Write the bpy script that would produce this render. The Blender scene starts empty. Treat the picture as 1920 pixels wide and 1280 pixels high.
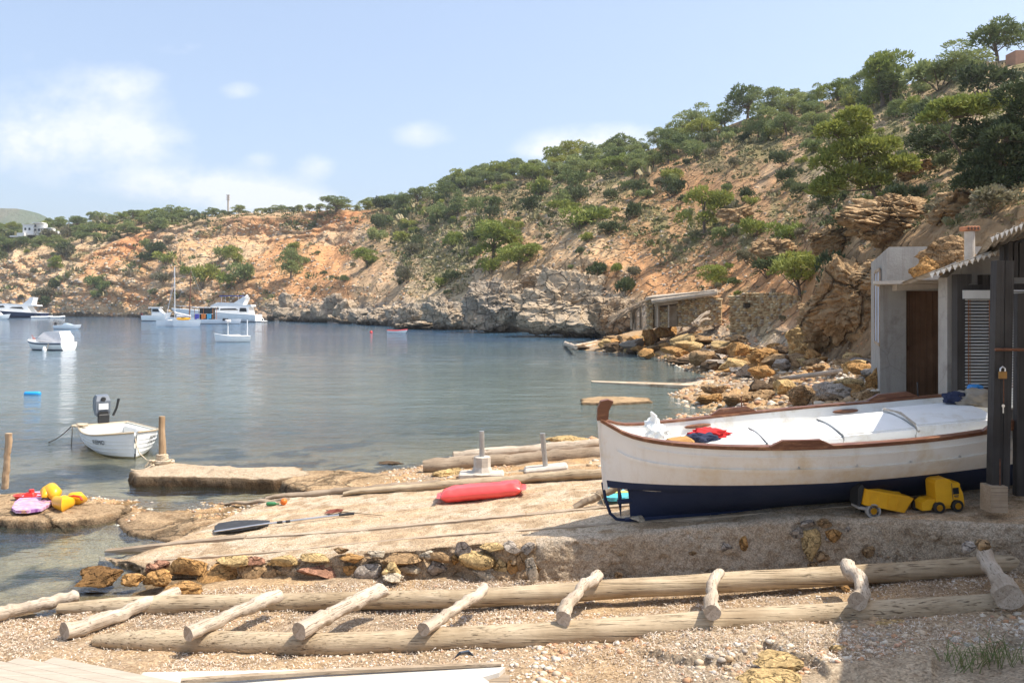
import bpy, math, random
import numpy as np
from mathutils import Vector, Matrix
PI = math.pi
random.seed(7)
SC = bpy.context.scene
COL = SC.collection
# ------------------------------------------------------------------ camera, sky, sun, exposure
F = 1493.3; H0 = 575.0; EYE = 3.7            # focal length in photo pixels, horizon row, eye height in metres
cam_d = bpy.data.cameras.new('camera'); cam = bpy.data.objects.new('camera', cam_d); COL.objects.link(cam)
cam.location = (0, 0, EYE); cam.rotation_euler = (PI/2, 0, 0)
cam_d.lens = 28.0; cam_d.sensor_width = 36.0; cam_d.shift_y = -(640-H0)/1920.0
cam_d.clip_start = 0.1; cam_d.clip_end = 20000
SC.camera = cam
SUN = Vector((0.93, -0.04, 1.60)).normalized()
sun_d = bpy.data.lights.new('sun', 'SUN'); sun = bpy.data.objects.new('sun', sun_d); COL.objects.link(sun)
sun_d.energy = 4.4; sun_d.angle = math.radians(0.5); sun_d.color = (1.0, 0.93, 0.82)
sun.rotation_euler = SUN.to_track_quat('Z', 'Y').to_euler(); sun.location = (30, 10, 60)
world = bpy.data.worlds.new('World'); SC.world = world; world.use_nodes = True
WN, WL = world.node_tree.nodes, world.node_tree.links
WN.clear()
w_out = WN.new('ShaderNodeOutputWorld'); w_bg = WN.new('ShaderNodeBackground'); w_bg.inputs[1].default_value = 0.148
sky = WN.new('ShaderNodeTexSky'); sky.sky_type = 'NISHITA'; sky.sun_disc = False
sky.sun_elevation = math.asin(SUN.z); sky.sun_rotation = math.atan2(SUN.x, SUN.y)
sky.air_density = 1.0; sky.dust_density = 3.0; sky.ozone_density = 1.3; sky.altitude = 0
def wmath(op, a, b=None, c=None, clamp=False):
    n = WN.new('ShaderNodeMath'); n.operation = op; n.use_clamp = clamp
    for i, v in enumerate((a, b, c)):
        if v is None: continue
        if isinstance(v, (int, float)): n.inputs[i].default_value = v
        else: WL.new(v, n.inputs[i])
    return n.outputs[0]
wtc = WN.new('ShaderNodeTexCoord'); wsep = WN.new('ShaderNodeSeparateXYZ'); WL.new(wtc.outputs['Generated'], wsep.inputs[0])
yy = wmath('MAXIMUM', wsep.outputs[1], 0.02)
uu = wmath('DIVIDE', wsep.outputs[0], yy); vv = wmath('DIVIDE', wsep.outputs[2], yy)
wcmb = WN.new('ShaderNodeCombineXYZ'); WL.new(uu, wcmb.inputs[0]); WL.new(vv, wcmb.inputs[1])
def wnoise(scale, detail, sy=1.5, off=0):
    mp = WN.new('ShaderNodeMapping'); mp.inputs['Scale'].default_value = (1, sy, 1); mp.inputs['Location'].default_value = (off, off*.7, off)
    WL.new(wcmb.outputs[0], mp.inputs[0])
    n = WN.new('ShaderNodeTexNoise'); n.inputs['Scale'].default_value = scale; n.inputs['Detail'].default_value = detail; n.inputs['Roughness'].default_value = 0.6
    WL.new(mp.outputs[0], n.inputs['Vector']); return n.outputs['Fac']
nz1 = wnoise(9, 7); nz2 = wnoise(30, 5, off=3.1)
total = None
for (px, py, rx, ry, a) in [(130,215,190,85,.62),(60,270,130,55,.75),(230,150,90,35,.5),(270,265,90,38,.8),(330,345,140,38,.8),(460,362,130,36,.95),(560,385,110,25,.7),
        (100,330,120,28,.3),(350,92,70,20,.45),(455,170,46,18,.7),(790,252,64,28,.75),(598,310,40,24,.75),(490,296,36,18,.55),(610,190,60,25,.3),(880,195,40,15,.15),(1120,262,130,30,1.0),(1060,285,90,18,1.0),(40,90,120,60,.18)]:
    u0 = (px-960)/F; v0 = (H0-py)/F
    du = wmath('MULTIPLY', wmath('SUBTRACT', uu, u0), F/rx); dv = wmath('MULTIPLY', wmath('SUBTRACT', vv, v0), F/ry)
    r2 = wmath('ADD', wmath('MULTIPLY', du, du), wmath('MULTIPLY', dv, dv))
    g = wmath('MULTIPLY', wmath('POWER', 2.718, wmath('MULTIPLY', r2, -1.0)), a)
    total = g if total is None else wmath('ADD', total, g)
nn = wmath('ADD', wmath('MULTIPLY', nz1, 3.0), wmath('MULTIPLY', nz2, 1.3))
cl = wmath('SUBTRACT', wmath('MULTIPLY', total, wmath('ADD', nn, -1.0)), 0.32)
cl = wmath('MULTIPLY', wmath('MULTIPLY', cl, 1.05, clamp=True), .72)
cl = wmath('MULTIPLY', cl, wmath('GREATER_THAN', wsep.outputs[1], 0.03))
wmix = WN.new('ShaderNodeMixRGB'); WL.new(cl, wmix.inputs[0]); wmix.inputs[2].default_value = (5.2, 5.25, 5.4, 1)
veil = WN.new('ShaderNodeMixRGB'); veil.inputs[0].default_value = .30; veil.inputs[2].default_value = (3.7, 4.5, 5.9, 1); WL.new(sky.outputs[0], veil.inputs[1]); WL.new(veil.outputs[0], wmix.inputs[1]); WL.new(wmix.outputs[0], w_bg.inputs[0]); WL.new(w_bg.outputs[0], w_out.inputs[0])
SC.view_settings.view_transform = 'Standard'; SC.view_settings.look = 'None'
SC.view_settings.exposure = 0.6; SC.view_settings.gamma = 1.0; SC.view_settings.use_curve_mapping = False
# ------------------------------------------------------------------ projection helpers
def W(px, py, Y): return Vector(((px-960)/F*Y, Y, EYE-(py-H0)/F*Y))      # photo pixel at a known distance
def G(px, py, z=0.0): return W(px, py, (EYE-z)*F/(py-H0))                # photo pixel on the level z
# ------------------------------------------------------------------ numpy noise
def _h(ix, iy, iz, s):
    n = (ix*374761393 + iy*668265263 + iz*2147483647 + s*974711) & 0xffffffff
    n = ((n ^ (n >> 13))*1274126177) & 0xffffffff
    n = ((n ^ (n >> 16))*2246822519) & 0xffffffff
    return ((n ^ (n >> 15)) & 0xffffff)/float(0xffffff)
def vnoise(p, s=0):
    p = np.asarray(p, float); i = np.floor(p).astype(np.int64); f = p-i; f = f*f*(3-2*f); r = 0
    for dx in (0, 1):
        for dy in (0, 1):
            for dz in (0, 1):
                w = (f[:,0] if dx else 1-f[:,0])*(f[:,1] if dy else 1-f[:,1])*(f[:,2] if dz else 1-f[:,2])
                r = r + w*_h(i[:,0]+dx, i[:,1]+dy, i[:,2]+dz, s)
    return r*2-1
def fbm(p, oct=4, s=0, gain=0.5, ridge=False):
    a, r, q = 1.0, 0.0, np.array(p, float)
    for o in range(oct):
        n = vnoise(q, s+o*17)
        r = r + a*((1-2*np.abs(n)) if ridge else n); q = q*2.03+11.3; a *= gain
    return r
def sstep(a, b, x):
    t = np.clip((x-a)/(b-a), 0, 1); return t*t*(3-2*t)
# ------------------------------------------------------------------ materials
def new_mat(name):
    m = bpy.data.materials.new(name); m.use_nodes = True
    return m, m.node_tree.nodes, m.node_tree.links, m.node_tree.nodes['Principled BSDF']
def NT(N, t, **kw):
    n = N.new('ShaderNode'+t)
    for k, v in kw.items():
        if k in n.inputs: n.inputs[k].default_value = v
        else: setattr(n, k, v)
    return n
def mat(name, c1, c2=None, scale=4.0, rough=0.7, bump=0.0, bscale=20.0, stretch=(1,1,1), metal=0.0, spec=0.4, c3=None, s3=1.0, detail=6, vcol=False, rnd=0.0, coat=0.0, bdist=0.02, speck=0, crack=0, cw=.035, cd=.35, streak=None):
    """mottled procedural surface: two colours mixed by noise, a third in patches, optional vertex colour and bump"""
    m, N, L, P = new_mat(name)
    P.inputs['Roughness'].default_value = rough; P.inputs['Metallic'].default_value = metal
    P.inputs['Specular IOR Level'].default_value = spec
    if coat: P.inputs['Coat Weight'].default_value = coat
    tc = NT(N, 'TexCoord'); mp = NT(N, 'Mapping'); mp.inputs['Scale'].default_value = stretch; L.new(tc.outputs['Object'], mp.inputs[0])
    c2 = c2 or tuple(x*0.8 for x in c1)
    n1 = NT(N, 'TexNoise', Scale=scale, Detail=detail, Roughness=0.62); L.new(mp.outputs[0], n1.inputs['Vector'])
    r1 = NT(N, 'ValToRGB'); r1.color_ramp.elements[0].position = 0.34; r1.color_ramp.elements[1].position = 0.66; L.new(n1.outputs['Fac'], r1.inputs[0])
    mx = NT(N, 'MixRGB'); L.new(r1.outputs[0], mx.inputs[0]); mx.inputs[1].default_value = (*c1, 1); mx.inputs[2].default_value = (*c2, 1)
    out = mx.outputs[0]
    if c3:
        n3 = NT(N, 'TexNoise', Scale=s3, Detail=8, Roughness=0.7); L.new(mp.outputs[0], n3.inputs['Vector'])
        r3 = NT(N, 'ValToRGB'); r3.color_ramp.elements[0].position = 0.52; r3.color_ramp.elements[1].position = 0.64; L.new(n3.outputs['Fac'], r3.inputs[0])
        m3 = NT(N, 'MixRGB'); L.new(r3.outputs[0], m3.inputs[0]); L.new(out, m3.inputs[1]); m3.inputs[2].default_value = (*c3, 1); out = m3.outputs[0]
    if vcol:
        at = NT(N, 'Attribute', attribute_name='Col'); mv = NT(N, 'MixRGB', blend_type='MULTIPLY'); mv.inputs[0].default_value = 1
        L.new(out, mv.inputs[1]); L.new(at.outputs['Color'], mv.inputs[2]); out = mv.outputs[0]
    if speck:
        vs_ = NT(N, 'TexVoronoi', Scale=speck); L.new(tc.outputs['Object'], vs_.inputs['Vector']); sc_ = NT(N, 'SeparateColor'); L.new(vs_.outputs['Color'], sc_.inputs[0]); rs_ = NT(N, 'MapRange'); L.new(sc_.outputs[0], rs_.inputs[0]); rs_.inputs[3].default_value = .62; rs_.inputs[4].default_value = 1.22
        ms_ = NT(N, 'MixRGB', blend_type='MULTIPLY'); ms_.inputs[0].default_value = 1; L.new(out, ms_.inputs[1]); L.new(rs_.outputs[0], ms_.inputs[2]); out = ms_.outputs[0]
    ckh = None
    if streak:
        m5 = NT(N, 'Mapping'); m5.inputs['Scale'].default_value = streak[1]; L.new(tc.outputs['Object'], m5.inputs[0]); n5 = NT(N, 'TexNoise', Scale=1.0, Detail=6, Roughness=.7); L.new(m5.outputs[0], n5.inputs['Vector']); r5 = NT(N, 'MapRange'); L.new(n5.outputs['Fac'], r5.inputs[0]); r5.inputs[1].default_value = .52; r5.inputs[2].default_value = .75; r5.inputs[4].default_value = streak[2]
        x5 = NT(N, 'MixRGB'); L.new(r5.outputs[0], x5.inputs[0]); L.new(out, x5.inputs[1]); x5.inputs[2].default_value = (*streak[0], 1); out = x5.outputs[0]
    if crack:
        nd = NT(N, 'TexNoise', Scale=crack*1.3, Detail=4); L.new(mp.outputs[0], nd.inputs['Vector']); vm = NT(N, 'MixRGB'); vm.inputs[0].default_value = .4; L.new(mp.outputs[0], vm.inputs[1]); L.new(nd.outputs['Color'], vm.inputs[2])
        vc = NT(N, 'TexVoronoi', feature='DISTANCE_TO_EDGE', Scale=crack); L.new(vm.outputs[0], vc.inputs['Vector']); rc = NT(N, 'MapRange'); L.new(vc.outputs['Distance'], rc.inputs[0]); rc.inputs[1].default_value = 0; rc.inputs[2].default_value = cw; rc.inputs[3].default_value = cd; rc.inputs[4].default_value = 1
        mc = NT(N, 'MixRGB', blend_type='MULTIPLY'); mc.inputs[0].default_value = 1; L.new(out, mc.inputs[1]); L.new(rc.outputs[0], mc.inputs[2]); out = mc.outputs[0]; ckh = rc.outputs[0]
    if rnd:
        oi = NT(N, 'ObjectInfo'); hs = NT(N, 'HueSaturation'); mr = NT(N, 'MapRange'); L.new(oi.outputs['Random'], mr.inputs[0])
        mr.inputs[3].default_value = 1-rnd; mr.inputs[4].default_value = 1+rnd; L.new(mr.outputs[0], hs.inputs['Value']); L.new(out, hs.inputs['Color'])
        mr2 = NT(N, 'MapRange'); L.new(oi.outputs['Random'], mr2.inputs[0]); mr2.inputs[3].default_value = 0.5+rnd*.06; mr2.inputs[4].default_value = 0.5-rnd*.06; L.new(mr2.outputs[0], hs.inputs['Hue'])
        out = hs.outputs[0]
    L.new(out, P.inputs['Base Color'])
    if bump:
        nb = NT(N, 'TexNoise', Scale=bscale, Detail=8, Roughness=0.65); L.new(mp.outputs[0], nb.inputs['Vector'])
        bp = NT(N, 'Bump', Strength=bump, Distance=bdist); L.new(nb.outputs['Fac'], bp.inputs['Height'])
        if ckh is not None: b3 = NT(N, 'Bump', Strength=min(1, bump), Distance=bdist*1.5); L.new(ckh, b3.inputs['Height']); L.new(bp.outputs[0], b3.inputs['Normal']); bp = b3
        if speck: b4 = NT(N, 'Bump', Strength=.7, Distance=.25/speck); L.new(sc_.outputs[0], b4.inputs['Height']); L.new(bp.outputs[0], b4.inputs['Normal']); bp = b4
        L.new(bp.outputs[0], P.inputs['Normal'])
    return m
def wood(name, c1, c2, dark, axis='X', rough=0.8, scale=3.0, bump=0.5):
    """weathered timber: long grain, cracks along the axis"""
    m, N, L, P = new_mat(name); P.inputs['Roughness'].default_value = rough; P.inputs['Specular IOR Level'].default_value = 0.2
    tc = NT(N, 'TexCoord'); mp = NT(N, 'Mapping'); s = {'X': (.13, 6, 6), 'Y': (6, .13, 6), 'Z': (6, 6, .13)}[axis]; mp.inputs['Scale'].default_value = s
    L.new(tc.outputs['Object'], mp.inputs[0])
    n1 = NT(N, 'TexNoise', Scale=scale*1.5, Detail=8, Roughness=.7); L.new(mp.outputs[0], n1.inputs['Vector'])
    mp2 = NT(N, 'Mapping'); mp2.inputs['Scale'].default_value = {'X': (.045, 8, 8), 'Y': (8, .045, 8), 'Z': (8, 8, .045)}[axis]; L.new(tc.outputs['Object'], mp2.inputs[0]); n2 = NT(N, 'TexNoise', Scale=scale*3.2, Detail=4, Roughness=.65); L.new(mp2.outputs[0], n2.inputs['Vector'])
    n4 = NT(N, 'TexNoise', Scale=scale*.5, Detail=5, Roughness=.6); L.new(tc.outputs['Object'], n4.inputs['Vector'])
    r1 = NT(N, 'ValToRGB'); r1.color_ramp.elements[0].position = .3; r1.color_ramp.elements[1].position = .7; r1.color_ramp.elements[0].color = (*c2, 1); r1.color_ramp.elements[1].color = (*c1, 1); L.new(n1.outputs['Fac'], r1.inputs[0])
    r2 = NT(N, 'ValToRGB'); r2.color_ramp.elements[0].position = .31; r2.color_ramp.elements[1].position = .42; L.new(n2.outputs['Fac'], r2.inputs[0])
    mx = NT(N, 'MixRGB'); L.new(r2.outputs[0], mx.inputs[0]); mx.inputs[1].default_value = (*dark, 1); L.new(r1.outputs[0], mx.inputs[2])
    m2 = NT(N, 'MixRGB', blend_type='MULTIPLY'); m2.inputs[0].default_value = .6; r4 = NT(N, 'ValToRGB'); r4.color_ramp.elements[0].position = .35; r4.color_ramp.elements[0].color = (.45, .38, .3, 1); r4.color_ramp.elements[1].position = .6
    L.new(n4.outputs['Fac'], r4.inputs[0]); L.new(mx.outputs[0], m2.inputs[1]); L.new(r4.outputs[0], m2.inputs[2])
    L.new(m2.outputs[0], P.inputs['Base Color'])
    bp = NT(N, 'Bump', Strength=bump, Distance=.012); L.new(r2.outputs[0], bp.inputs['Height']); b2 = NT(N, 'Bump', Strength=bump*.7, Distance=.02)
    L.new(n1.outputs['Fac'], b2.inputs['Height']); L.new(bp.outputs[0], b2.inputs['Normal']); L.new(b2.outputs[0], P.inputs['Normal'])
    return m
# ------------------------------------------------------------------ mesh building
def np_mesh(name, V, Fq, m=None, parent=None, col=None, smooth=False, mats=None, mi=None):
    V = np.asarray(V, np.float32).reshape(-1, 3); Fq = np.asarray(Fq, np.int32)
    k = Fq.shape[1]; me = bpy.data.meshes.new(name); me.vertices.add(len(V)); me.vertices.foreach_set('co', V.ravel())
    me.loops.add(Fq.size); me.loops.foreach_set('vertex_index', Fq.ravel()); me.polygons.add(len(Fq))
    me.polygons.foreach_set('loop_start', np.arange(0, Fq.size, k, dtype=np.int32)); me.polygons.foreach_set('loop_total', np.full(len(Fq), k, np.int32))
    for q in (mats or [m]): me.materials.append(q)
    if mi is not None: me.polygons.foreach_set('material_index', np.asarray(mi, np.int32))
    if smooth: me.polygons.foreach_set('use_smooth', np.ones(len(Fq), bool))
    me.update(calc_edges=True); me.validate()
    if col is not None:
        ca = me.color_attributes.new('Col', 'FLOAT_COLOR', 'POINT'); c4 = np.ones((len(V), 4), np.float32); c4[:, :3] = col; ca.data.foreach_set('color', c4.ravel())
    o = bpy.data.objects.new(name, me); COL.objects.link(o)
    if parent: o.parent = parent
    return o
def tag(o, label=None, cat=None, group=None, kind=None):
    if label: o['label'] = label
    if cat: o['category'] = cat
    if group: o['group'] = group
    if kind: o['kind'] = kind
    return o
def thing(name, label, cat, loc=(0, 0, 0), rotz=0.0, group=None):
    o = bpy.data.objects.new(name, None); COL.objects.link(o); o.location = loc; o.rotation_euler = (0, 0, rotz); o.empty_display_size = .2
    return tag(o, label, cat, group)
def local(parent, v):
    """world point into the frame of a thing (used when a part is laid out in world metres)"""
    v = Vector(v)
    while parent is not None:
        v = v-Vector(parent.location); v.rotate(parent.rotation_euler.to_matrix().inverted()); parent = parent.parent
    return v
class MB:
    def __init__(s): s.v = []; s.f = []; s.m = []; s.cur = 0
    def add(s, vs, fs):
        b = len(s.v); s.v += [tuple(x) for x in vs]; s.f += [tuple(i+b for i in f) for f in fs]; s.m += [s.cur]*len(fs); return s
    def box(s, c, d, rot=None, taper=1.0, bev=0.0):
        """box centred at c, full size d; rot = Matrix or z angle; small chamfer bev"""
        x, y, z = d[0]/2, d[1]/2, d[2]/2
        R = rot if isinstance(rot, Matrix) else Matrix.Rotation(rot or 0, 3, 'Z')
        if bev <= 0:
            vs = [(-x,-y,-z),(x,-y,-z),(x,y,-z),(-x,y,-z),(-x*taper,-y*taper,z),(x*taper,-y*taper,z),(x*taper,y*taper,z),(-x*taper,y*taper,z)]
            fs = [(3,2,1,0),(4,5,6,7),(0,1,5,4),(1,2,6,5),(2,3,7,6),(3,0,4,7)]
        else:
            b = min(bev, x*.45, y*.45, z*.45); vs = []
            def ring(xx, yy, zz, bb): return [(-xx+bb,-yy,zz),(xx-bb,-yy,zz),(xx,-yy+bb,zz),(xx,yy-bb,zz),(xx-bb,yy,zz),(-xx+bb,yy,zz),(-xx,yy-bb,zz),(-xx,-yy+bb,zz)]
            t = taper
            vs = ring(x-b,y-b,-z,b*.5)+ring(x,y,-z+b,b)+ring(x*t,y*t,z-b,b)+ring(x*t-b,y*t-b,z,b*.5)
            fs = [tuple(range(7,-1,-1)), tuple(range(24,32))]
            for r in range(3):
                for i in range(8): fs.append((r*8+i, r*8+(i+1)%8, r*8+8+(i+1)%8, r*8+8+i))
        return s.add([R @ Vector(v)+Vector(c) for v in vs], fs)
    def tube(s, pts, rad, n=10, cap=True, closed=False, wob=0.0, seed=0, squash=1.0):
        pts = [Vector(p) for p in pts]; k = len(pts)
        rad = [rad]*k if isinstance(rad, (int, float)) else list(rad)
        vs = []; prev = None; rr = random.Random(seed)
        for i, p in enumerate(pts):
            if closed: d = pts[(i+1) % k]-pts[i-1]
            else: d = pts[min(i+1, k-1)]-pts[max(i-1, 0)]
            d = d.normalized() if d.length > 1e-9 else Vector((0,0,1))
            if prev is None: a = Vector((0,0,1)) if abs(d.z) < .9 else Vector((1,0,0)); u = (a-d*a.dot(d)).normalized()
            else: u = (prev-d*prev.dot(d)); u = u.normalized() if u.length > 1e-6 else prev
            prev = u; w = d.cross(u)
            for j in range(n):
                a = 2*PI*j/n; r = rad[i]*(1+wob*(rr.random()-.5)); vs.append(p+u*math.cos(a)*r*squash+w*math.sin(a)*r)
        fs = []
        for i in range(k if closed else k-1):
            for j in range(n): fs.append((i*n+j, i*n+(j+1) % n, ((i+1) % k)*n+(j+1) % n, ((i+1) % k)*n+j))
        if cap and not closed: fs.append(tuple(range(n-1, -1, -1))); fs.append(tuple((k-1)*n+j for j in range(n)))
        return s.add(vs, fs)
    def lathe(s, prof, c=(0,0,0), n=20, rot=None):
        """prof = [(radius, z)...] turned about z, then rotated and moved"""
        R = rot or Matrix.Identity(3); vs = []
        for r, z in prof:
            for j in range(n): a = 2*PI*j/n; vs.append(R @ Vector((r*math.cos(a), r*math.sin(a), z))+Vector(c))
        fs = [(i*n+j, i*n+(j+1) % n, (i+1)*n+(j+1) % n, (i+1)*n+j) for i in range(len(prof)-1) for j in range(n)]
        fs.append(tuple(range(n-1, -1, -1))); fs.append(tuple((len(prof)-1)*n+j for j in range(n)))
        return s.add(vs, fs)
    def prism(s, poly, axis, a, b, f=None):
        """2-D polygon extruded along an axis from a to b; axis 'y': poly is (x,z); 'x': (y,z); 'z': (x,y)"""
        def P(p, t): return {'y': (p[0], t, p[1]), 'x': (t, p[0], p[1]), 'z': (p[0], p[1], t)}[axis]
        n = len(poly); vs = [P(p, a) for p in poly]+[P(p, b) for p in poly]
        fs = [tuple(range(n)), tuple(range(2*n-1, n-1, -1))]+[(i, n+i, n+(i+1) % n, (i+1) % n) for i in range(n)]
        if f: vs = [f(Vector(v)) for v in vs]
        return s.add(vs, fs)
    def grid(s, rows):
        n = len(rows[0]); vs = [p for r in rows for p in r]
        return s.add(vs, [(i*n+j, i*n+j+1, (i+1)*n+j+1, (i+1)*n+j) for i in range(len(rows)-1) for j in range(n-1)])
    def build(s, name, m, parent=None, world=False, smooth=False, recalc=True):
        vs = s.v
        if world and parent is not None: vs = [tuple(local(parent, v)) for v in vs]
        me = bpy.data.meshes.new(name); me.from_pydata([tuple(v) for v in vs], [], s.f)
        for q in (m if isinstance(m, (list, tuple)) else [m]): me.materials.append(q)
        me.polygons.foreach_set('material_index', s.m)
        if recalc:
            import bmesh
            bm = bmesh.new(); bm.from_mesh(me); bmesh.ops.recalc_face_normals(bm, faces=bm.faces); bm.to_mesh(me); bm.free()
        if smooth:
            me.polygons.foreach_set('use_smooth', [True]*len(me.polygons))
            if smooth is not True: me.set_sharp_from_angle(angle=math.radians(smooth))
        me.update()
        o = bpy.data.objects.new(name, me); COL.objects.link(o)
        if parent: o.parent = parent
        return o
def copy_tree(o, parent=None):
    c = o.copy(); COL.objects.link(c)
    if parent: c.parent = parent
    for ch in list(o.children): copy_tree(ch, c)
    return c
_ico = {}
def ico(sub):
    if sub not in _ico:
        import bmesh
        bm = bmesh.new(); bmesh.ops.create_icosphere(bm, subdivisions=sub, radius=1); bm.verts.ensure_lookup_table()
        _ico[sub] = (np.array([v.co[:] for v in bm.verts]), np.array([[v.index for v in f.verts] for f in bm.faces])); bm.free()
    return _ico[sub]
def rock_verts(size, seed, sub=4, planes=14, rough=.12, strata=0.0, sf=6.0, cut=(.55, .95)):
    """boulder: sphere chopped by random planes, roughened, with optional bedding ledges"""
    V, Fc = ico(sub); V = V.copy(); rs = np.random.RandomState(seed)
    for k in range(planes):
        n = rs.normal(size=3); n /= np.linalg.norm(n); d = rs.uniform(*cut); q = V @ n; over = q > d
        V[over] -= np.outer((q[over]-d)*.93, n)
    N = V/np.linalg.norm(V, axis=1)[:, None]
    V = V+N*(fbm(V*1.6+seed*3.7, 3, seed)*rough+fbm(V*6+seed, 3, seed+5, .6)*rough*.35)[:, None]
    if strata:
        zz = V[:, 2]*sf+V[:, 0]*.8+fbm(V*2+seed, 2, seed)*.9; fr = zz-np.floor(zz)
        V[:, :2] += N[:, :2]*((sstep(0, .25, fr)-sstep(.75, 1, fr)-.6)*strata)[:, None]
    return V*np.array(size), Fc
def text_mesh(s, size, m, parent, loc, rot, name='lettering', extrude=.002):
    cu = bpy.data.curves.new(name, 'FONT'); cu.body = s; cu.size = size; cu.extrude = extrude; cu.align_x = 'CENTER'
    to = bpy.data.objects.new('tmp', cu); COL.objects.link(to); bpy.context.view_layer.update(); me = bpy.data.meshes.new_from_object(to.evaluated_get(bpy.context.evaluated_depsgraph_get())); bpy.data.objects.remove(to); bpy.data.curves.remove(cu)
    me.name = name; me.materials.clear(); me.materials.append(m); o = bpy.data.objects.new(name, me); COL.objects.link(o); o.parent = parent
    o.location = loc; o.rotation_euler = rot; return o
# ------------------------------------------------------------------ hillside: key columns, six (row, distance) pairs each, from the waterline to the ridge
KEY = {
 -500:[(593,330),(582,336),(540,345),(490,365),(450,385),(432,430)],
 0:[(593,305),(586,309),(545,318),(500,333),(465,350),(432,400)],
 130:[(593,300),(586,302),(566,304),(520,312),(462,340),(418,400)],
 250:[(593,287),(582,288),(558,293),(500,305),(432,335),(408,380)],
 330:[(597,262),(583,265),(552,274),(470,300),(425,318),(407,350)],
 420:[(600,238),(580,246),(540,256),(446,308),(412,311),(402,340)],
 520:[(602,215),(578,222),(530,236),(440,296),(406,300),(397,330)],
 640:[(605,190),(582,196),(530,210),(432,284),(397,288),(392,325)],
 690:[(608,172),(588,177),(540,192),(450,240),(402,280),(390,318)],
 760:[(614,145),(592,152),(530,170),(465,205),(405,240),(378,290)],
 840:[(617,132),(580,138),(530,150),(450,185),(390,222),(345,268)],
 900:[(620,124),(570,130),(510,142),(430,175),(370,215),(332,260)],
 1000:[(624,114),(572,117),(505,127),(420,152),(352,195),(315,240)],
 1100:[(629,103),(565,103),(490,110),(415,128),(345,170),(296,220)],
 1180:[(642,84),(590,86),(515,94),(430,112),(335,155),(285,205)],
 1250:[(672,60),(618,67),(550,80),(440,100),(322,142),(264,190)],
 1330:[(694,49),(625,58),(548,70),(440,90),(312,128),(242,175)],
 1400:[(715,42),(645,50),(542,62),(430,80),(300,114),(215,160)],
 1500:[(735,35),(655,41),(530,51),(415,66),(300,96),(192,145)],
 1600:[(745,29),(650,33),(480,39),(370,51),(285,76),(168,128)],
 1700:[(750,24),(640,26.5),(455,31),(345,40),(262,62),(152,112)],
 1800:[(755,21),(640,23.5),(430,27),(345,31),(232,50),(117,95)],
 1900:[(760,20),(640,22),(400,25),(325,29),(205,43),(102,85)],
 2300:[(780,18),(640,20),(350,22),(250,27),(150,38),(50,75)],
 2900:[(790,18),(640,20),(330,22),(230,27),(120,38),(40,75)]}
kx = np.array(sorted(KEY)); KP = np.array([[KEY[k][i] for i in range(6)] for k in sorted(KEY)], float)
KP[:, 5, 0] += np.where(kx > 700, 8, 2)
NR = 300
tt = np.linspace(0, 5, NR)
def col_profile(px):
    """rows and distances of the bare hill surface along one direction"""
    pys = np.array([np.interp(px, kx, KP[:, i, 0]) for i in range(6)]); ys = np.array([np.interp(px, kx, KP[:, i, 1]) for i in range(6)])
    return pys, ys
def hill_Y(px, py):
    pys, ys = col_profile(px); return float(np.interp(-py, -pys, ys))
def hill_at(px, py): return W(px, py, hill_Y(px, py))
pxs = np.concatenate([np.arange(-480, -60, 12), np.arange(-60, 1980, 2.1), np.arange(1980, 2850, 14)])
# rows spaced evenly on screen per segment, plus a back slope beyond the ridge
seg_rows = [26, 50, 75, 60, 60]
tr = np.concatenate([np.linspace(i, i+1, n, endpoint=False) for i, n in enumerate(seg_rows)]+[[5.0]])
PY = np.zeros((len(tr), len(pxs))); YY = np.zeros_like(PY)
for j, px in enumerate(pxs):
    pys, ys = col_profile(px)
    PY[:, j] = np.interp(tr, range(6), pys); YY[:, j] = np.interp(tr, range(6), ys)
# soften the kinks between segments
for it in range(3): YY[1:-1] = YY[1:-1]*.5+(YY[:-2]+YY[2:])*.25
X = (pxs[None, :]-960)/F*YY; Z = EYE-(PY-H0)/F*YY
back = [(25, -1.0), (70, -8.0), (200, -45)]
for dY, dz in back:
    YY = np.vstack([YY, YY[len(tr)-1:len(tr)]+dY]); X = np.vstack([X, X[len(tr)-1:len(tr)]+dY*(pxs[None, :]-960)/F]); Z = np.vstack([Z, Z[len(tr)-1:len(tr)]+dz]); PY = np.vstack([PY, PY[-1:]])
P3 = np.stack([X, YY, Z], -1).reshape(-1, 3); PX = np.broadcast_to(pxs[None, :], X.shape).reshape(-1); PYf = PY.reshape(-1); D = P3[:, 1].copy(); Zf = P3[:, 2]
isback = np.zeros(X.shape, bool); isback[len(tr):] = True; isback = isback.reshape(-1)
TR = np.concatenate([tr, [5.2, 5.5, 6]])[:, None].repeat(len(pxs), 1).reshape(-1)
amp = D*0.010
low = (1-sstep(.9, 1.6, TR))*sstep(430, 560, PX)                                  # craggy shore rocks
rockmask = np.clip(low+.9*(sstep(1520, 1600, PX)*(1-sstep(2.7, 3.3, TR)))+.35*sstep(0, .4, fbm(P3/28, 2, 40))*(1-sstep(3.0, 4.2, TR)), 0, 1)
warp = fbm(P3/26.0, 4, 3, .6)*2.6
sc = np.clip(D/120.0, .28, 2.2)
zz = (Zf+P3[:, 0]*0.10+warp*1.3)/(1.9*sc)
fr = zz-np.floor(zz); lid = _h(np.floor(zz).astype(np.int64), 0, 0, 5)
ledge = (sstep(0, .2, fr)-sstep(.55, 1, fr))*(lid*.9+.3)
disp = fbm(P3/(14*sc[:, None]), 5, 1, .5)*amp*1.0
disp += fbm(P3*np.array([1, 1, 1.6])/(5.5*sc[:, None]), 4, 9, .55, ridge=True)*amp*(.12+.55*rockmask)
strat_w = np.clip(.25+.75*rockmask+.8*(1-sstep(600, 700, PX))*(1-sstep(3.4, 4.6, TR)), 0, 1.2)
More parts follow.
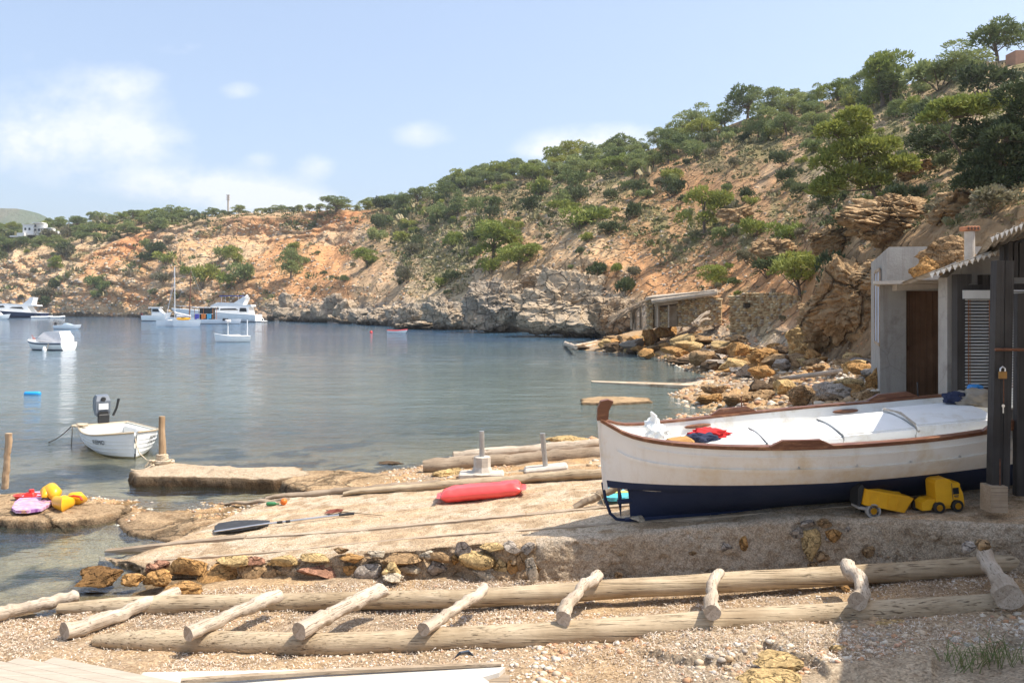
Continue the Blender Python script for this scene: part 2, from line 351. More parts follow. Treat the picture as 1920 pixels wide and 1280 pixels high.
disp += ledge*amp*.5*strat_w*sstep(-.35, .45, fbm(P3/(16*sc[:, None]), 3, 77))
# gullies running down the slope
gl = fbm(np.stack([(PX+PYf*.55)/34.0, D/60, np.zeros_like(D)], 1), 3, 60, .5, ridge=True)
disp += gl*amp*.35*sstep(.6, 1.4, TR)*(1-sstep(4, 5, TR))
hold = np.where(isback, 0, 1-sstep(4.6, 5, TR)*.9)
disp *= hold
out = np.stack([np.zeros_like(D)-.15, -np.ones_like(D), np.full_like(D, .35)], 1)
V = P3+out*disp[:, None]
V[:, 2] -= np.where(TR < .05, 1.5, 0)
def hill_disp(px, py):
    """displaced surface point nearest to a photo pixel"""
    d = (PX-px)**2+(PYf-py)**2+isback*1e9; return Vector(V[int(np.argmin(d))])
# colours of the bare ground (albedo)
n1 = fbm(P3/(9*sc[:, None]), 4, 21); n2 = fbm(P3/(2.5*sc[:, None]), 3, 22); n3 = fbm(P3/(30*sc[:, None]), 3, 23)
def mixc(a, b, t): t = np.clip(t, 0, 1)[:, None]; return a*(1-t)+b*t
ochre = np.array([.64, .43, .24]); pale = np.array([.72, .56, .38]); orange = np.array([.60, .30, .13]); red = np.array([.46, .185, .085])
grey = np.array([.43, .37, .30]); brown = np.array([.33, .215, .115]); scrub = np.array([.27, .225, .125]); green = np.array([.13, .15, .05]); dry = np.array([.42, .34, .21])
c = np.broadcast_to(ochre, P3.shape).copy()
c = mixc(c, pale, .5+n1*.7); c = mixc(c, orange, sstep(.15, .6, n3+n2*.3)*.8)
for (x, y, rx, ry, w) in [(640,408,70,20,1.1),(570,418,120,15,1.0),(470,425,60,16,.6),(1340,380,90,45,.8),(1500,270,55,20,1),(1600,205,30,12,.9),(1420,300,60,20,.6),(1040,385,55,25,.55),(250,565,130,12,.7),(250,480,60,60,.35),(400,430,60,40,.3),(1300,440,50,40,.6),(690,500,60,30,.25)]:
    g = np.exp(-(((PX-x)/rx)**2+((PYf-y)/ry)**2)); c = mixc(c, mixc(np.broadcast_to(orange, P3.shape), np.broadcast_to(red, P3.shape), .35+n2), g*w*(1+n2*.5))
gm = low*sstep(-1.0, .2, n1+.9)*sstep(9.5, 6, Zf+n1*2.0)
c = mixc(c, mixc(np.broadcast_to(grey, P3.shape), np.broadcast_to(pale, P3.shape), .25+n2*.5+sstep(850, 1100, PX)*.35), np.clip(gm*1.25, 0, .92))
# scrub on the upper right slope, bare ochre on the lower and left slopes
veg = sstep(2.0, 3.1, TR+n1*.7)*sstep(650, 760, PX)*(1-.75*np.exp(-((PX-1400)/170)**2-((PYf-350)/75)**2))
veg += sstep(3.9, 4.6, TR+n1*.5)*(1-sstep(330, 420, PX)); veg += .35*sstep(.1, .5, n1+n2*.4)*(TR > 1)
veg = np.clip(veg, 0, 1)*(.65+.35*sstep(-.3, .3, n2))
c = mixc(c, mixc(np.broadcast_to(scrub, P3.shape), np.broadcast_to(dry, P3.shape), .4+n1), veg*.85)
c = mixc(c, np.broadcast_to(green, P3.shape), veg*sstep(.0, .5, n2+n1*.6)*.55)
nearb = sstep(1480, 1600, PX)*(1-sstep(3.0, 3.8, TR)); c = mixc(c, mixc(np.broadcast_to(brown, P3.shape), np.broadcast_to(ochre, P3.shape), .3+n1), nearb*.85)
wet = sstep(.9, .2, Zf+n2*.3); c = mixc(c, np.broadcast_to(np.array([.09, .075, .06]), P3.shape), wet*.85)
c = c*(1+np.clip(n2, -1, 1)[:, None]*.16)
M_HILL = mat('hill_earth', (1, .98, .95), (.78, .74, .70), scale=.9, rough=.95, bump=.9, bscale=1.3, vcol=True, spec=.1, bdist=.5, c3=(.62, .56, .5), s3=3.2, crack=.45, cw=.05, cd=.62)
nr, nc = X.shape
idx = np.arange(nr*nc).reshape(nr, nc)
FQ = np.stack([idx[:-1, :-1], idx[:-1, 1:], idx[1:, 1:], idx[1:, :-1]], -1).reshape(-1, 4)
V_HILL = V.copy(); tag(np_mesh("hillside", V, FQ, M_HILL, col=np.clip(c, .01, .9)), kind='structure')
# distant blue mountain, far left
m = MB(); rows = []
rs = np.random.RandomState(4); ridge = [(-900,430),(-500,415),(-200,400),(-60,396),(0,388),(30,392),(70,402),(120,425),(200,470),(300,520)]
rx_ = np.linspace(-900, 300, 90); ry_ = np.interp(rx_, [r[0] for r in ridge], [r[1] for r in ridge])+fbm(np.stack([rx_/40, rx_*0, rx_*0], 1), 3, 8)*3
for (t, Yd) in ((0, 1350), (.35, 1400), (.7, 1480), (1, 1550), (.6, 1750)):
    rows.append([W(a, H0-(H0-b)*(t if Yd < 1700 else .4), Yd) if t else Vector(((a-960)/F*Yd, Yd, -5)) for a, b in zip(rx_, ry_)])
m.grid(rows); tag(m.build('mountain', mat('mountain_scrub', (.10, .14, .07), (.22, .18, .12), scale=.01, rough=1, bump=1, bscale=.03, bdist=20), smooth=True), kind='structure')

# ------------------------------------------------------------------ near ground: thin-plate surface through levels read along the shore, land and sea bed in one sheet
cp = []
def c_(px, py, z): p = G(px, py, z); cp.append((p.x, p.y, z))
def cw(px, Y, z): cp.append(((px-960)/F*Y, Y, z))
for a in [(0,1280,.28),(300,1280,.36),(600,1280,.36),(960,1280,.42),(1300,1280,.5),(1600,1280,.62),(1920,1280,.85),(2300,1280,1.2),(-300,1280,.1),
          (0,1200,.13),(140,1165,.07),(0,1150,-.02),(110,1128,-.02),(230,1118,-.01),(340,1108,.04),(500,1085,.08),(700,1092,.13),(1000,1085,.13),(1300,1075,.22),(1500,1068,.28),(1900,1035,.7),(2200,1030,1.0),
          (190,1215,.05),(350,1225,.10),(600,1228,.18),(1100,1195,.36),(1500,1180,.5),(1900,1150,.68),(1400,1130,.36),(900,1150,.24),(400,1150,.13),
          (0,1090,-.16),(160,1070,-.14),(0,1010,-.3),(-200,1100,-.25),(-300,950,-.6),(250,1045,-.12),(150,1010,-.16),
          (0,950,.06),(90,950,.09),(170,955,.07),(225,968,-.01),(300,975,-.05),(330,1000,-.04),(460,970,.0),(400,1020,-.02),(0,975,-.12),(100,985,-.14),(-120,950,-.05),
          (300,930,-.3),(120,920,-.25),(420,930,-.2),(0,860,-.9),(300,900,-.45),(600,915,.02),(680,900,.16),(600,870,-.5),(740,885,.06),(780,900,.25),(900,895,.4),(1000,880,.45),(1100,865,.5),(1120,830,.42),(1000,838,.22),(860,860,.02),
          (800,850,-.22),(900,830,-.25),(1050,810,-.15),(1200,800,-.1),(1000,780,-.7),(600,780,-1.6),(200,780,-2.0),(1100,720,-1.1),(1250,735,-.35),(1100,765,-.45),
          (1440,766,.12),(1330,765,-.1),(1300,715,-.2),(1200,690,-.7),(1380,703,.05),(600,700,-3),(0,700,-3.5),(1000,680,-2.6),(1290,686,.0),(1200,664,.0),(1070,652,-.05),(1060,635,-.8),(1130,650,.3)]: c_(*a)
for a in [(1480,30,.7),(1560,26,1.1),(1640,22,1.6),(1600,18,1.3),(1660,15,1.7),(1500,20,.75),(1500,16,.85),(1380,16,.7),(1300,22,.1),(1700,13.3,1.9),(1850,13.3,1.95),(2100,12,2.0),(1900,18,2.3),(2200,18,3),(1750,9.5,.6),
          (1250,70,2.0),(1330,60,2.3),(1400,50,1.6),(1500,42,1.3),(1600,35,1.6),(1350,50,.5),(1420,42,.45),(1200,80,1.5),(1800,24,2.6),
          (0,90,-5),(500,90,-5),(900,85,-4),(-400,40,-4),(-400,20,-1.5),(960,4,.5),(300,4,.4),(1500,4,.7),(2300,6,1.3),(-400,6,.1),(1500,12.5,.45),(1300,12.5,.35),(1100,12.5,.3)]: cw(*a)
cp = np.array(cp)
def _sp(P): P = np.asarray(P, float); return np.stack([P[:, 0]/P[:, 1]*3.2, np.log(P[:, 1])*4.2], 1)
CS = _sp(cp[:, :2])
def _k(r): return r*np.sqrt(r*r+.02)**.0+0*r
Rm = np.sqrt(((CS[:, None]-CS[None])**2).sum(-1)); n_ = len(cp)
A = np.zeros((n_+3, n_+3)); A[:n_, :n_] = Rm+np.eye(n_)*-.01; A[:n_, n_] = 1; A[:n_, n_+1:] = CS; A[n_:, :n_] = A[:n_, n_:].T
wts = np.linalg.lstsq(A, np.concatenate([cp[:, 2], [0, 0, 0]]), rcond=None)[0]
def ground_z(xy, fine=True):
    xy = np.asarray(xy, float).reshape(-1, 2); S = _sp(xy); out = np.zeros(len(xy))
    for i in range(0, len(xy), 20000):
        s = S[i:i+20000]; R_ = np.sqrt(((s[:, None]-CS[None])**2).sum(-1)); out[i:i+20000] = R_ @ wts[:n_]+wts[n_]+s @ wts[n_+1:]
    if fine:
        p = np.stack([xy[:, 0], xy[:, 1], xy[:, 0]*0], 1); d = xy[:, 1]
        PXl = xy[:, 0]/d*F+960; PYl = H0+(EYE-out)/d*F
        rock = np.exp(-((PXl-330)/260)**2-((PYl-985)/48)**2)+np.exp(-((PXl-60)/150)**2-((PYl-958)/22)**2)+sstep(640, 700, 1300-PYl)*.0
        rockR = sstep(1150, 1400, PXl)*sstep(15, 19, d)
        slab = sstep(1120, 1300, PXl)*sstep(1130, 1215, PYl)*(d < 9)
        out = out+fbm(p*2.2, 3, 31)*.018+fbm(p*7, 3, 33)*.008
        out = out+np.clip(rock, 0, 1)*(fbm(p*1.7, 4, 35, .55, ridge=True)*.055+.01)
        out = out+rockR*(fbm(p*.7, 4, 36, .55, ridge=True)*.16+fbm(p*2.5, 4, 37, .6, ridge=True)*.08)
        q = fbm(p*1.6+5, 4, 38); bot = np.interp(PXl, [1150, 1300, 1440, 1560, 1700, 1800, 1920, 2100], [1225, 1244, 1226, 1262, 1272, 1240, 1226, 1215])+q*16
        top = np.interp(PXl, [1150, 1400, 1900], [1196, 1182, 1150]); ins = sstep(-2, 3, bot-PYl)*sstep(1150, 1240, PXl+q*30)*sstep(-10, 12, PYl-top)*(d < 9)
        out = out+ins*(.075+fbm(p*5, 3, 39)*.02)+slab*fbm(p*12, 3, 40)*.008
    return out
def gz(x, y):
    i = np.searchsorted(gY, y)-1; i = min(max(i, 0), len(gY)-2); px = x/y*F+960; j = min(max(np.searchsorted(gpx, px)-1, 0), len(gpx)-2); v = min(1, max(0, (y-gY[i])/(gY[i+1]-gY[i]))); u = min(1, max(0, (px-gpx[j])/(gpx[j+1]-gpx[j]))); n = len(gpx)
    return float((GZ[i*n+j]*(1-u)+GZ[i*n+j+1]*u)*(1-v)+(GZ[(i+1)*n+j]*(1-u)+GZ[(i+1)*n+j+1]*u)*v)
gpx = np.concatenate([np.arange(-520, -40, 12), np.arange(-40, 1960, 2.4), np.arange(1960, 2600, 14)])
gY = np.concatenate([np.linspace(3.5, 6.6, 14), 6.7*np.exp(np.linspace(0, math.log(11.2/6.7), 190)), 11.2*np.exp(np.linspace(.006, math.log(20/11.2), 110)), 20*np.exp(np.linspace(.012, math.log(90/20), 90))])
GX = (gpx[None, :]-960)/F*gY[:, None]; GY = gY[:, None].repeat(len(gpx), 1)
XY = np.stack([GX.ravel(), GY.ravel()], 1); GZ = ground_z(XY)
GP = np.stack([XY[:, 0], XY[:, 1], GZ], 1)
gPX = XY[:, 0]/XY[:, 1]*F+960; gPY = H0+(EYE-GZ)/XY[:, 1]*F
a1 = fbm(GP*1.3, 4, 41); a2 = fbm(GP*6, 3, 42); a3 = fbm(GP*.35, 3, 43)
sandc = np.array([.52, .375, .23]); litter = np.array([.42, .33, .24]); rockc = np.array([.55, .36, .19]); seab = np.array([.42, .34, .21]); weed = np.array([.05, .05, .03])
conc = np.array([.50, .42, .32])
c = np.broadcast_to(sandc, GP.shape).copy(); c = mixc(c, litter, .45+a1*.8)
c = mixc(c, conc, sstep(1150, 1400, gPX)*sstep(1120, 1200, gPY)*.7)
rk = np.clip(np.exp(-((gPX-330)/330)**2-((gPY-975)/60)**2)*1.6+sstep(13, 17, XY[:, 1]), 0, 1); c = mixc(c, mixc(np.broadcast_to(rockc, GP.shape), np.broadcast_to(litter, GP.shape), .3+a1), rk)
c = mixc(c, np.array([.17, .115, .06]), sstep(.05, .01, GZ+a2*.02)*.8)
uw = sstep(.0, -.12, GZ); c = mixc(c, mixc(np.broadcast_to(seab, GP.shape), np.broadcast_to(weed, GP.shape), sstep(-.05, .45, a3+a1*.7)), uw)
c = mixc(c, np.array([.12, .15, .12]), sstep(-.8, -3, GZ)*.7)
c = c*(1+np.clip(a2, -1, 1)[:, None]*.14)
M_GROUND = mat('beach_ground', (1, .98, .94), (.74, .70, .64), scale=9, rough=.95, bump=.8, bscale=38, vcol=True, spec=.1, c3=(.60, .52, .45), s3=26, bdist=.02, speck=55)
idx = np.arange(GX.size).reshape(GX.shape)
FQ = np.stack([idx[:-1, :-1], idx[:-1, 1:], idx[1:, 1:], idx[1:, :-1]], -1).reshape(-1, 4)
M_SHELF = mat('shelf_rock', (1, .98, .94), (.74, .70, .64), scale=6, rough=.9, bump=1, bscale=22, vcol=True, spec=.15, c3=(.55, .47, .4), s3=7, bdist=.04, speck=55, crack=1.6, cw=.05, cd=.45)
tag(np_mesh('ground', GP, FQ, M_GROUND, col=np.clip(c, .01, .9), smooth=True), kind='structure')
# deep sea bed out to the horizon
m = MB(); m.grid([[(-9000, 60, -6), (9000, 60, -6)], [(-9000, 12000, -6), (9000, 12000, -6)]]); tag(m.build('sea_bed', mat('sea_bed_sand', (.06, .09, .09), rough=1)), kind='structure')
m = MB(); m.grid([[(-60, -60, -.4), (60, -60, .6)], [(-60, 5.0, -.45), (60, 5.0, -.3)]]); tag(m.build('back_ground', mat('rear_sand', (.5, .4, .28), rough=1)), kind='structure')
# ------------------------------------------------------------------ water
m_, N, L, P = new_mat('sea_water'); M_WATER = m_
tc = NT(N, 'TexCoord')
def wv(scale, st, det, rough=.55, off=0):
    mp = NT(N, 'Mapping'); mp.inputs['Scale'].default_value = st; mp.inputs['Rotation'].default_value = (0, 0, off); L.new(tc.outputs['Object'], mp.inputs[0])
    n = NT(N, 'TexNoise', Scale=scale, Detail=det, Roughness=rough); L.new(mp.outputs[0], n.inputs['Vector']); return n.outputs['Fac']
b0 = NT(N, 'Bump', Strength=.4, Distance=.15); L.new(wv(.55, (1, 2.4, 1), 3, off=.15), b0.inputs['Height'])
b1 = NT(N, 'Bump', Strength=.4, Distance=.05); L.new(wv(2.0, (1, 2.6, 1), 2, .5, off=-.12), b1.inputs['Height']); L.new(b0.outputs[0], b1.inputs['Normal'])
b2 = NT(N, 'Bump', Strength=.5, Distance=.025); L.new(wv(8, (1, 1.8, 1), 3, off=.3), b2.inputs['Height']); L.new(b1.outputs[0], b2.inputs['Normal'])
gl_ = NT(N, 'BsdfGlossy'); gl_.inputs['Roughness'].default_value = .06; gl_.inputs['Color'].default_value = (.92, .95, 1, 1); L.new(b2.outputs[0], gl_.inputs['Normal'])
tr_ = NT(N, 'BsdfTransparent'); tr_.inputs['Color'].default_value = (.86, .93, .93, 1)
df = NT(N, 'BsdfDiffuse')
geo = NT(N, 'NewGeometry'); sp = NT(N, 'SeparateXYZ'); L.new(geo.outputs['Position'], sp.inputs[0])
at = NT(N, 'Attribute', attribute_name='Col'); ac = NT(N, 'SeparateColor'); L.new(at.outputs['Color'], ac.inputs[0])
big = wv(.06, (1, 1.6, 1), 4, .6); cr = NT(N, 'ValToRGB'); cr.color_ramp.elements[0].position = .4; cr.color_ramp.elements[1].position = .6
cr.color_ramp.elements[0].color = (.04, .105, .20, 1); cr.color_ramp.elements[1].color = (.07, .145, .21, 1); L.new(big, cr.inputs[0])
mxg = NT(N, 'MixRGB'); L.new(ac.outputs[1], mxg.inputs[0]); L.new(cr.outputs[0], mxg.inputs[1]); mxg.inputs[2].default_value = (.12, .15, .125, 1)
L.new(mxg.outputs[0], df.inputs['Color'])
mb = NT(N, 'MixShader'); L.new(ac.outputs[0], mb.inputs[0]); L.new(tr_.outputs[0], mb.inputs[1]); L.new(df.outputs[0], mb.inputs[2])
fr_ = NT(N, 'Fresnel'); fr_.inputs['IOR'].default_value = 1.34; L.new(b2.outputs[0], fr_.inputs['Normal'])
ms = NT(N, 'MixShader'); L.new(fr_.outputs[0], ms.inputs[0]); L.new(mb.outputs[0], ms.inputs[1]); L.new(gl_.outputs[0], ms.inputs[2])
L.new(ms.outputs[0], N['Material Output'].inputs['Surface']); N.remove(P)
wpx = np.concatenate([np.linspace(-9000, -600, 30), np.arange(-500, -30, 12), np.arange(-30, 1700, 3.2), np.arange(1706, 2500, 14), np.linspace(2600, 12000, 20)]); wY = np.concatenate([np.linspace(4.5, 7.8, 12), 8.0*np.exp(np.linspace(0, math.log(17), 600)), 137*np.exp(np.linspace(.01, math.log(12000/137), 60))])
WX = (wpx[None, :]-960)/F*wY[:, None]; WYg = wY[:, None].repeat(len(wpx), 1); wxy = np.stack([WX.ravel(), WYg.ravel()], 1)
bz = ground_z(wxy*np.minimum(1, 88/wxy[:, 1:2]), fine=False)
dep = np.clip(-bz, 0, 6)/np.clip(1.0, .3, 1); opq = 1-np.exp(-np.clip(dep, 0, None)*.50); opq = np.maximum(opq, .95*sstep(13, 34, wxy[:, 1]))
brn = 1-sstep(25, 110, wxy[:, 1]); wc = np.stack([opq, brn, brn*0], 1)
idx = np.arange(WX.size).reshape(WX.shape); FQ = np.stack([idx[:-1, :-1], idx[:-1, 1:], idx[1:, 1:], idx[1:, :-1]], -1).reshape(-1, 4)
wx, wy = wxy[:, 0], wxy[:, 1]; rx = wx*math.cos(.12)+wy*math.sin(.12); ry = wy*math.cos(.12)-wx*math.sin(.12)
wd = lambda fx, fy, s: vnoise(np.stack([rx*fx+vnoise(np.stack([rx*.3, ry*.3, rx*0], 1), s+3)*.6, ry*fy+vnoise(np.stack([rx*.5, ry*.4, rx*0+3], 1), s+4)*.7, rx*0], 1), s)
gust = .55+.45*vnoise(np.stack([wx*.05, wy*.09, wx*0], 1), 91); ins = ((wx/wy*F+960) > -60)*((wx/wy*F+960) < 1720)*(1-sstep(110, 137, wy)); calm = sstep(.02, .35, -bz)*.75+.25
wz = (wd(.35, .9, 1)*.026*gust+wd(.9, 2.3, 2)*.015*(1-sstep(50, 80, wy))*gust+wd(2.1, 5.2, 5)*.0085*(1-sstep(22, 38, wy))*gust+wd(4.5, 11, 7)*.003*(1-sstep(12, 18, wy)))*ins*calm
WPt = np.stack([wx, wy, wz], 1)
tag(np_mesh('sea_water', WPt, FQ, M_WATER, col=wc, smooth=True), kind='structure')
# ------------------------------------------------------------------ vegetation
def leaf_mat(name, c1, c2, rnd=.28):
    m, N, L, P = new_mat(name); P.inputs['Roughness'].default_value = .65; P.inputs['Specular IOR Level'].default_value = .25
    tc = NT(N, 'TexCoord'); n1 = NT(N, 'TexNoise', Scale=3.0, Detail=3); L.new(tc.outputs['Object'], n1.inputs['Vector'])
    r = NT(N, 'ValToRGB'); r.color_ramp.elements[0].position = .35; r.color_ramp.elements[1].position = .65; L.new(n1.outputs['Fac'], r.inputs[0])
    mx = NT(N, 'MixRGB'); L.new(r.outputs[0], mx.inputs[0]); mx.inputs[1].default_value = (*c1, 1); mx.inputs[2].default_value = (*c2, 1)
    oi = NT(N, 'ObjectInfo'); hs = NT(N, 'HueSaturation'); mr = NT(N, 'MapRange'); L.new(oi.outputs['Random'], mr.inputs[0]); mr.inputs[3].default_value = 1-rnd; mr.inputs[4].default_value = 1+rnd
    L.new(mr.outputs[0], hs.inputs['Value']); L.new(mx.outputs[0], hs.inputs['Color']); mr2 = NT(N, 'MapRange'); L.new(oi.outputs['Random'], mr2.inputs[0]); mr2.inputs[3].default_value = .515; mr2.inputs[4].default_value = .485
    L.new(mr2.outputs[0], hs.inputs['Hue']); L.new(hs.outputs[0], P.inputs['Base Color'])
    tl = NT(N, 'BsdfTranslucent'); L.new(hs.outputs[0], tl.inputs['Color']); ms = NT(N, 'MixShader'); ms.inputs[0].default_value = .3
    L.new(P.outputs[0], ms.inputs[1]); L.new(tl.outputs[0], ms.inputs[2]); L.new(ms.outputs[0], N['Material Output'].inputs['Surface']); return m
M_PINE = leaf_mat('pine_needles', (.25, .285, .105), (.16, .205, .08)); M_PINEY = leaf_mat('yellow_pine_needles', (.31, .33, .075), (.20, .24, .06), .1)  # two needle colours: a duller green and a yellow green
M_DARK = leaf_mat('dark_juniper_needles', (.125, .15, .065), (.085, .11, .05)); M_DRYB = leaf_mat('grey_scrub_leaves', (.26, .23, .15), (.15, .15, .08), .2)
M_BARK = mat('pine_bark', (.20, .15, .11), (.11, .08, .06), scale=8, rough=.95, bump=.6, bscale=25)
def tufts(lobes, n, size, seed, up=.35, slim=.4):
    """leaf-sized blades through the shells of several lobes; returns verts (quads)"""
    rs = np.random.RandomState(seed); out = []
    vol = np.array([l[3]*l[4] for l in lobes]); vol = vol/vol.sum()
    for l, w in zip(lobes, vol):
        k = max(8, int(n*w)); d = rs.normal(size=(k, 3)); d /= np.linalg.norm(d, axis=1)[:, None]; d[:, 2] = np.where(d[:, 2] < -.35, -d[:, 2], d[:, 2])
        rad = rs.uniform(.45, 1.0, k)**.55; rad *= 1+.22*fbm(d*2.2+seed+l[0]*5, 2, seed)
        p = np.array(l[:3])+d*rad[:, None]*np.array(l[3:6])
        ax = d*.7+rs.normal(size=(k, 3))*.6+np.array([0, 0, up]); ax /= np.linalg.norm(ax, axis=1)[:, None]
        sd = np.cross(ax, rs.normal(size=(k, 3))); sd /= np.linalg.norm(sd, axis=1)[:, None]
        s = size*rs.uniform(.6, 1.35, k)[:, None]
        out.append(np.stack([p-sd*s*slim*.5, p+sd*s*slim*.5, p+sd*s*slim*.25+ax*s, p-sd*s*slim*.3+ax*s*.9], 1))
    return np.concatenate(out).reshape(-1, 3)
def quads(V): return np.arange(len(V)).reshape(-1, 4)
def tree_proto(kind, name, label, cat, seed, n, size, M, group=None):
    rr = random.Random(seed); lobes = []; t = thing(name, label, cat, group=group)
    if kind == 'pine':                       # spreading Aleppo pine, height 1, width about 1.1
        for i in range(11):
            a = rr.random()*2*PI; r = rr.uniform(.08, .36); z = .50+rr.uniform(-.24, .24)-r*.3
            lobes.append((r*math.cos(a), r*math.sin(a), z, rr.uniform(.17, .28), rr.uniform(.17, .28), rr.uniform(.12, .2)))
        lobes.append((rr.uniform(-.08, .08), 0, .84, .2, .2, .13))
    elif kind == 'umbrella':
        for i in range(10):
            a = i*2*PI/10+rr.random(); r = rr.uniform(.15, .42); lobes.append((r*math.cos(a), r*math.sin(a), .70-r*.4+rr.uniform(-.1, .1), .22, .22, .14))
        for i in range(5): lobes.append((rr.uniform(-.35, .35), rr.uniform(-.3, .3), .36, .18, .18, .12))
    elif kind == 'bushy':                    # crown down to the ground
        for i in range(12):
            a = rr.random()*2*PI; r = rr.uniform(.05, .4); z = rr.uniform(.15, .75)*(1-r*.5)
            lobes.append((r*math.cos(a), r*math.sin(a), z, rr.uniform(.14, .24), rr.uniform(.14, .24), rr.uniform(.13, .2)))
    elif kind == 'cone':
        for i in range(12):
            z = .12+i*.07; r = (1-z)*.34; a = i*2.4; lobes.append((r*.6*math.cos(a), r*.6*math.sin(a), z, r*.8+.05, r*.8+.05, .12))
    elif kind == 'shrub':
        for i in range(7):
            a = rr.random()*2*PI; r = rr.uniform(.1, .38); lobes.append((r*math.cos(a), r*math.sin(a), rr.uniform(.12, .34), rr.uniform(.16, .26), rr.uniform(.16, .26), rr.uniform(.12, .22)))
    V = tufts(lobes, n, size, seed)
    np_mesh('crown' if kind != 'shrub' else 'foliage', V, quads(V), M, t)
    b = MB()
    if kind != 'shrub':
        top = Vector((rr.uniform(-.1, .1), rr.uniform(-.05, .05), .6)); b.tube([(0, 0, -.06), (.01, 0, .12), top*.6+Vector((.03, 0, .02)), top, (top.x, top.y, .8)], [.035, .028, .02, .013, .005], 7, wob=.2)
        for l in lobes[:8]:
            z0 = rr.uniform(.2, .5); b.tube([top*z0*1.3, top*z0*1.3*.5+Vector(l[:3])*.5+Vector((0, 0, -.03)), Vector(l[:3])], [.014, .009, .004], 5)
        b.build('trunk', M_BARK, t)
    else:
        for i in range(6): a = i*1.1; b.tube([(0, 0, -.05), (.12*math.cos(a), .12*math.sin(a), .12), (.3*math.cos(a), .3*math.sin(a), .28)], [.012, .008, .004], 4)
        b.build('stem', M_BARK, t)
    return t
def gidx(px, t):
    j = int(np.argmin(np.abs(pxs-px))); i = int(np.argmin(np.abs(tr-t))); return i*len(pxs)+j
def gpt(px, t): return Vector(V_HILL[gidx(px, t)])
def hill_near(px, py):
    vz = V_HILL; sx = vz[:, 0]/vz[:, 1]*F+960; sy = H0+(EYE-vz[:, 2])/vz[:, 1]*F
    d = (sx-px)**2+(sy-py)**2+isback*1e9; return Vector(vz[int(np.argmin(d))])
protos = {}
def get_tree(kind, var, M, key):
    """first use builds the tree, later uses copy it"""
    k = (kind, var, M.name)
    n, size = {'pine': (3400, .055), 'umbrella': (3400, .055), 'bushy': (3200, .055), 'cone': (2200, .05), 'shrub': (900, .09)}[kind]
    if k not in protos:
        nm = {'shrub': 'shrub', 'cone': 'juniper'}.get(kind, 'pine_tree')
        protos[k] = [tree_proto(kind, nm, None, None, hash((kind, var)) % 1 + var*13+len(kind)*7, n, size, M), False]
    pr = protos[k]
    if not pr[1]: pr[1] = True; return pr[0]
    return copy_tree(pr[0])
def plant(p, w_px, h_px, kind, label, cat, group=None, M=M_PINE, key='g', var=None, rr=random):
    """p: point on the slope, size read in photo pixels at that distance"""
    t = get_tree(kind, var if var is not None else rr.randrange(5), M, key); d = p.y/F
    basew = {'pine': 1.0, 'umbrella': 1.1, 'bushy': .95, 'cone': .62, 'shrub': 1.0}[kind]; baseh = {'shrub': .55}.get(kind, .98)
    sw = w_px*d/basew; sh = h_px*d/baseh
    t.location = p; t.scale = (sw, sw*.95, sh); t.rotation_euler = (0, 0, rr.uniform(0, 6.28)); return tag(t, label, cat, group)
rr = random.Random(11)
# the wood along the ridge
zones = [(-60, 340, [5.0, 4.75, 4.45, 4.15, 3.9], 28, 22, 'pine in the wood on the far left headland top', 'pines on the far left headland'),
         (340, 720, [5.0], 25, 17, 'pine on the plateau edge above the red cliff', 'pines above the red cliff'),
         (720, 980, [5.0, 4.8, 4.5], 40, 38, 'pine on the middle of the descending ridge', 'pines on the middle ridge'),
         (980, 1270, [5.0, 4.75, 4.5, 4.2], 46, 44, 'pine on the ridge above the grey sea cliff', 'pines above the grey sea cliff'),
         (1270, 1760, [5.0, 4.75, 4.45], 62, 60, 'dark pine on the high ridge right of centre', 'pines on the high right ridge')]
for (x0, x1, rows_, wpx, hpx, lab, grp) in zones:
    for ri, t in enumerate(rows_):
        x = x0+rr.uniform(0, wpx*.5)
        while x < x1:
            if not (ri > 0 and rr.random() < .22):
                tt_ = t-rr.uniform(0, .12); p = gpt(x, tt_); s = rr.choice([.7, .85, 1.0, 1.0, 1.2, 1.35]); kd = rr.choice(['pine', 'bushy', 'umbrella', 'bushy']); ad = {'pine': 'spreading ', 'bushy': 'low rounded ', 'umbrella': 'flat topped '}[kd]
                plant(p, wpx*s, hpx*s*rr.uniform(.72, .95), kd, ad+lab, 'tree', ad+grp, M_PINE if rr.random() < .8 else M_PINEY, 'g' if rr.random() < 0 else None, rr=rr)
            x += wpx*rr.uniform(.5, .85)
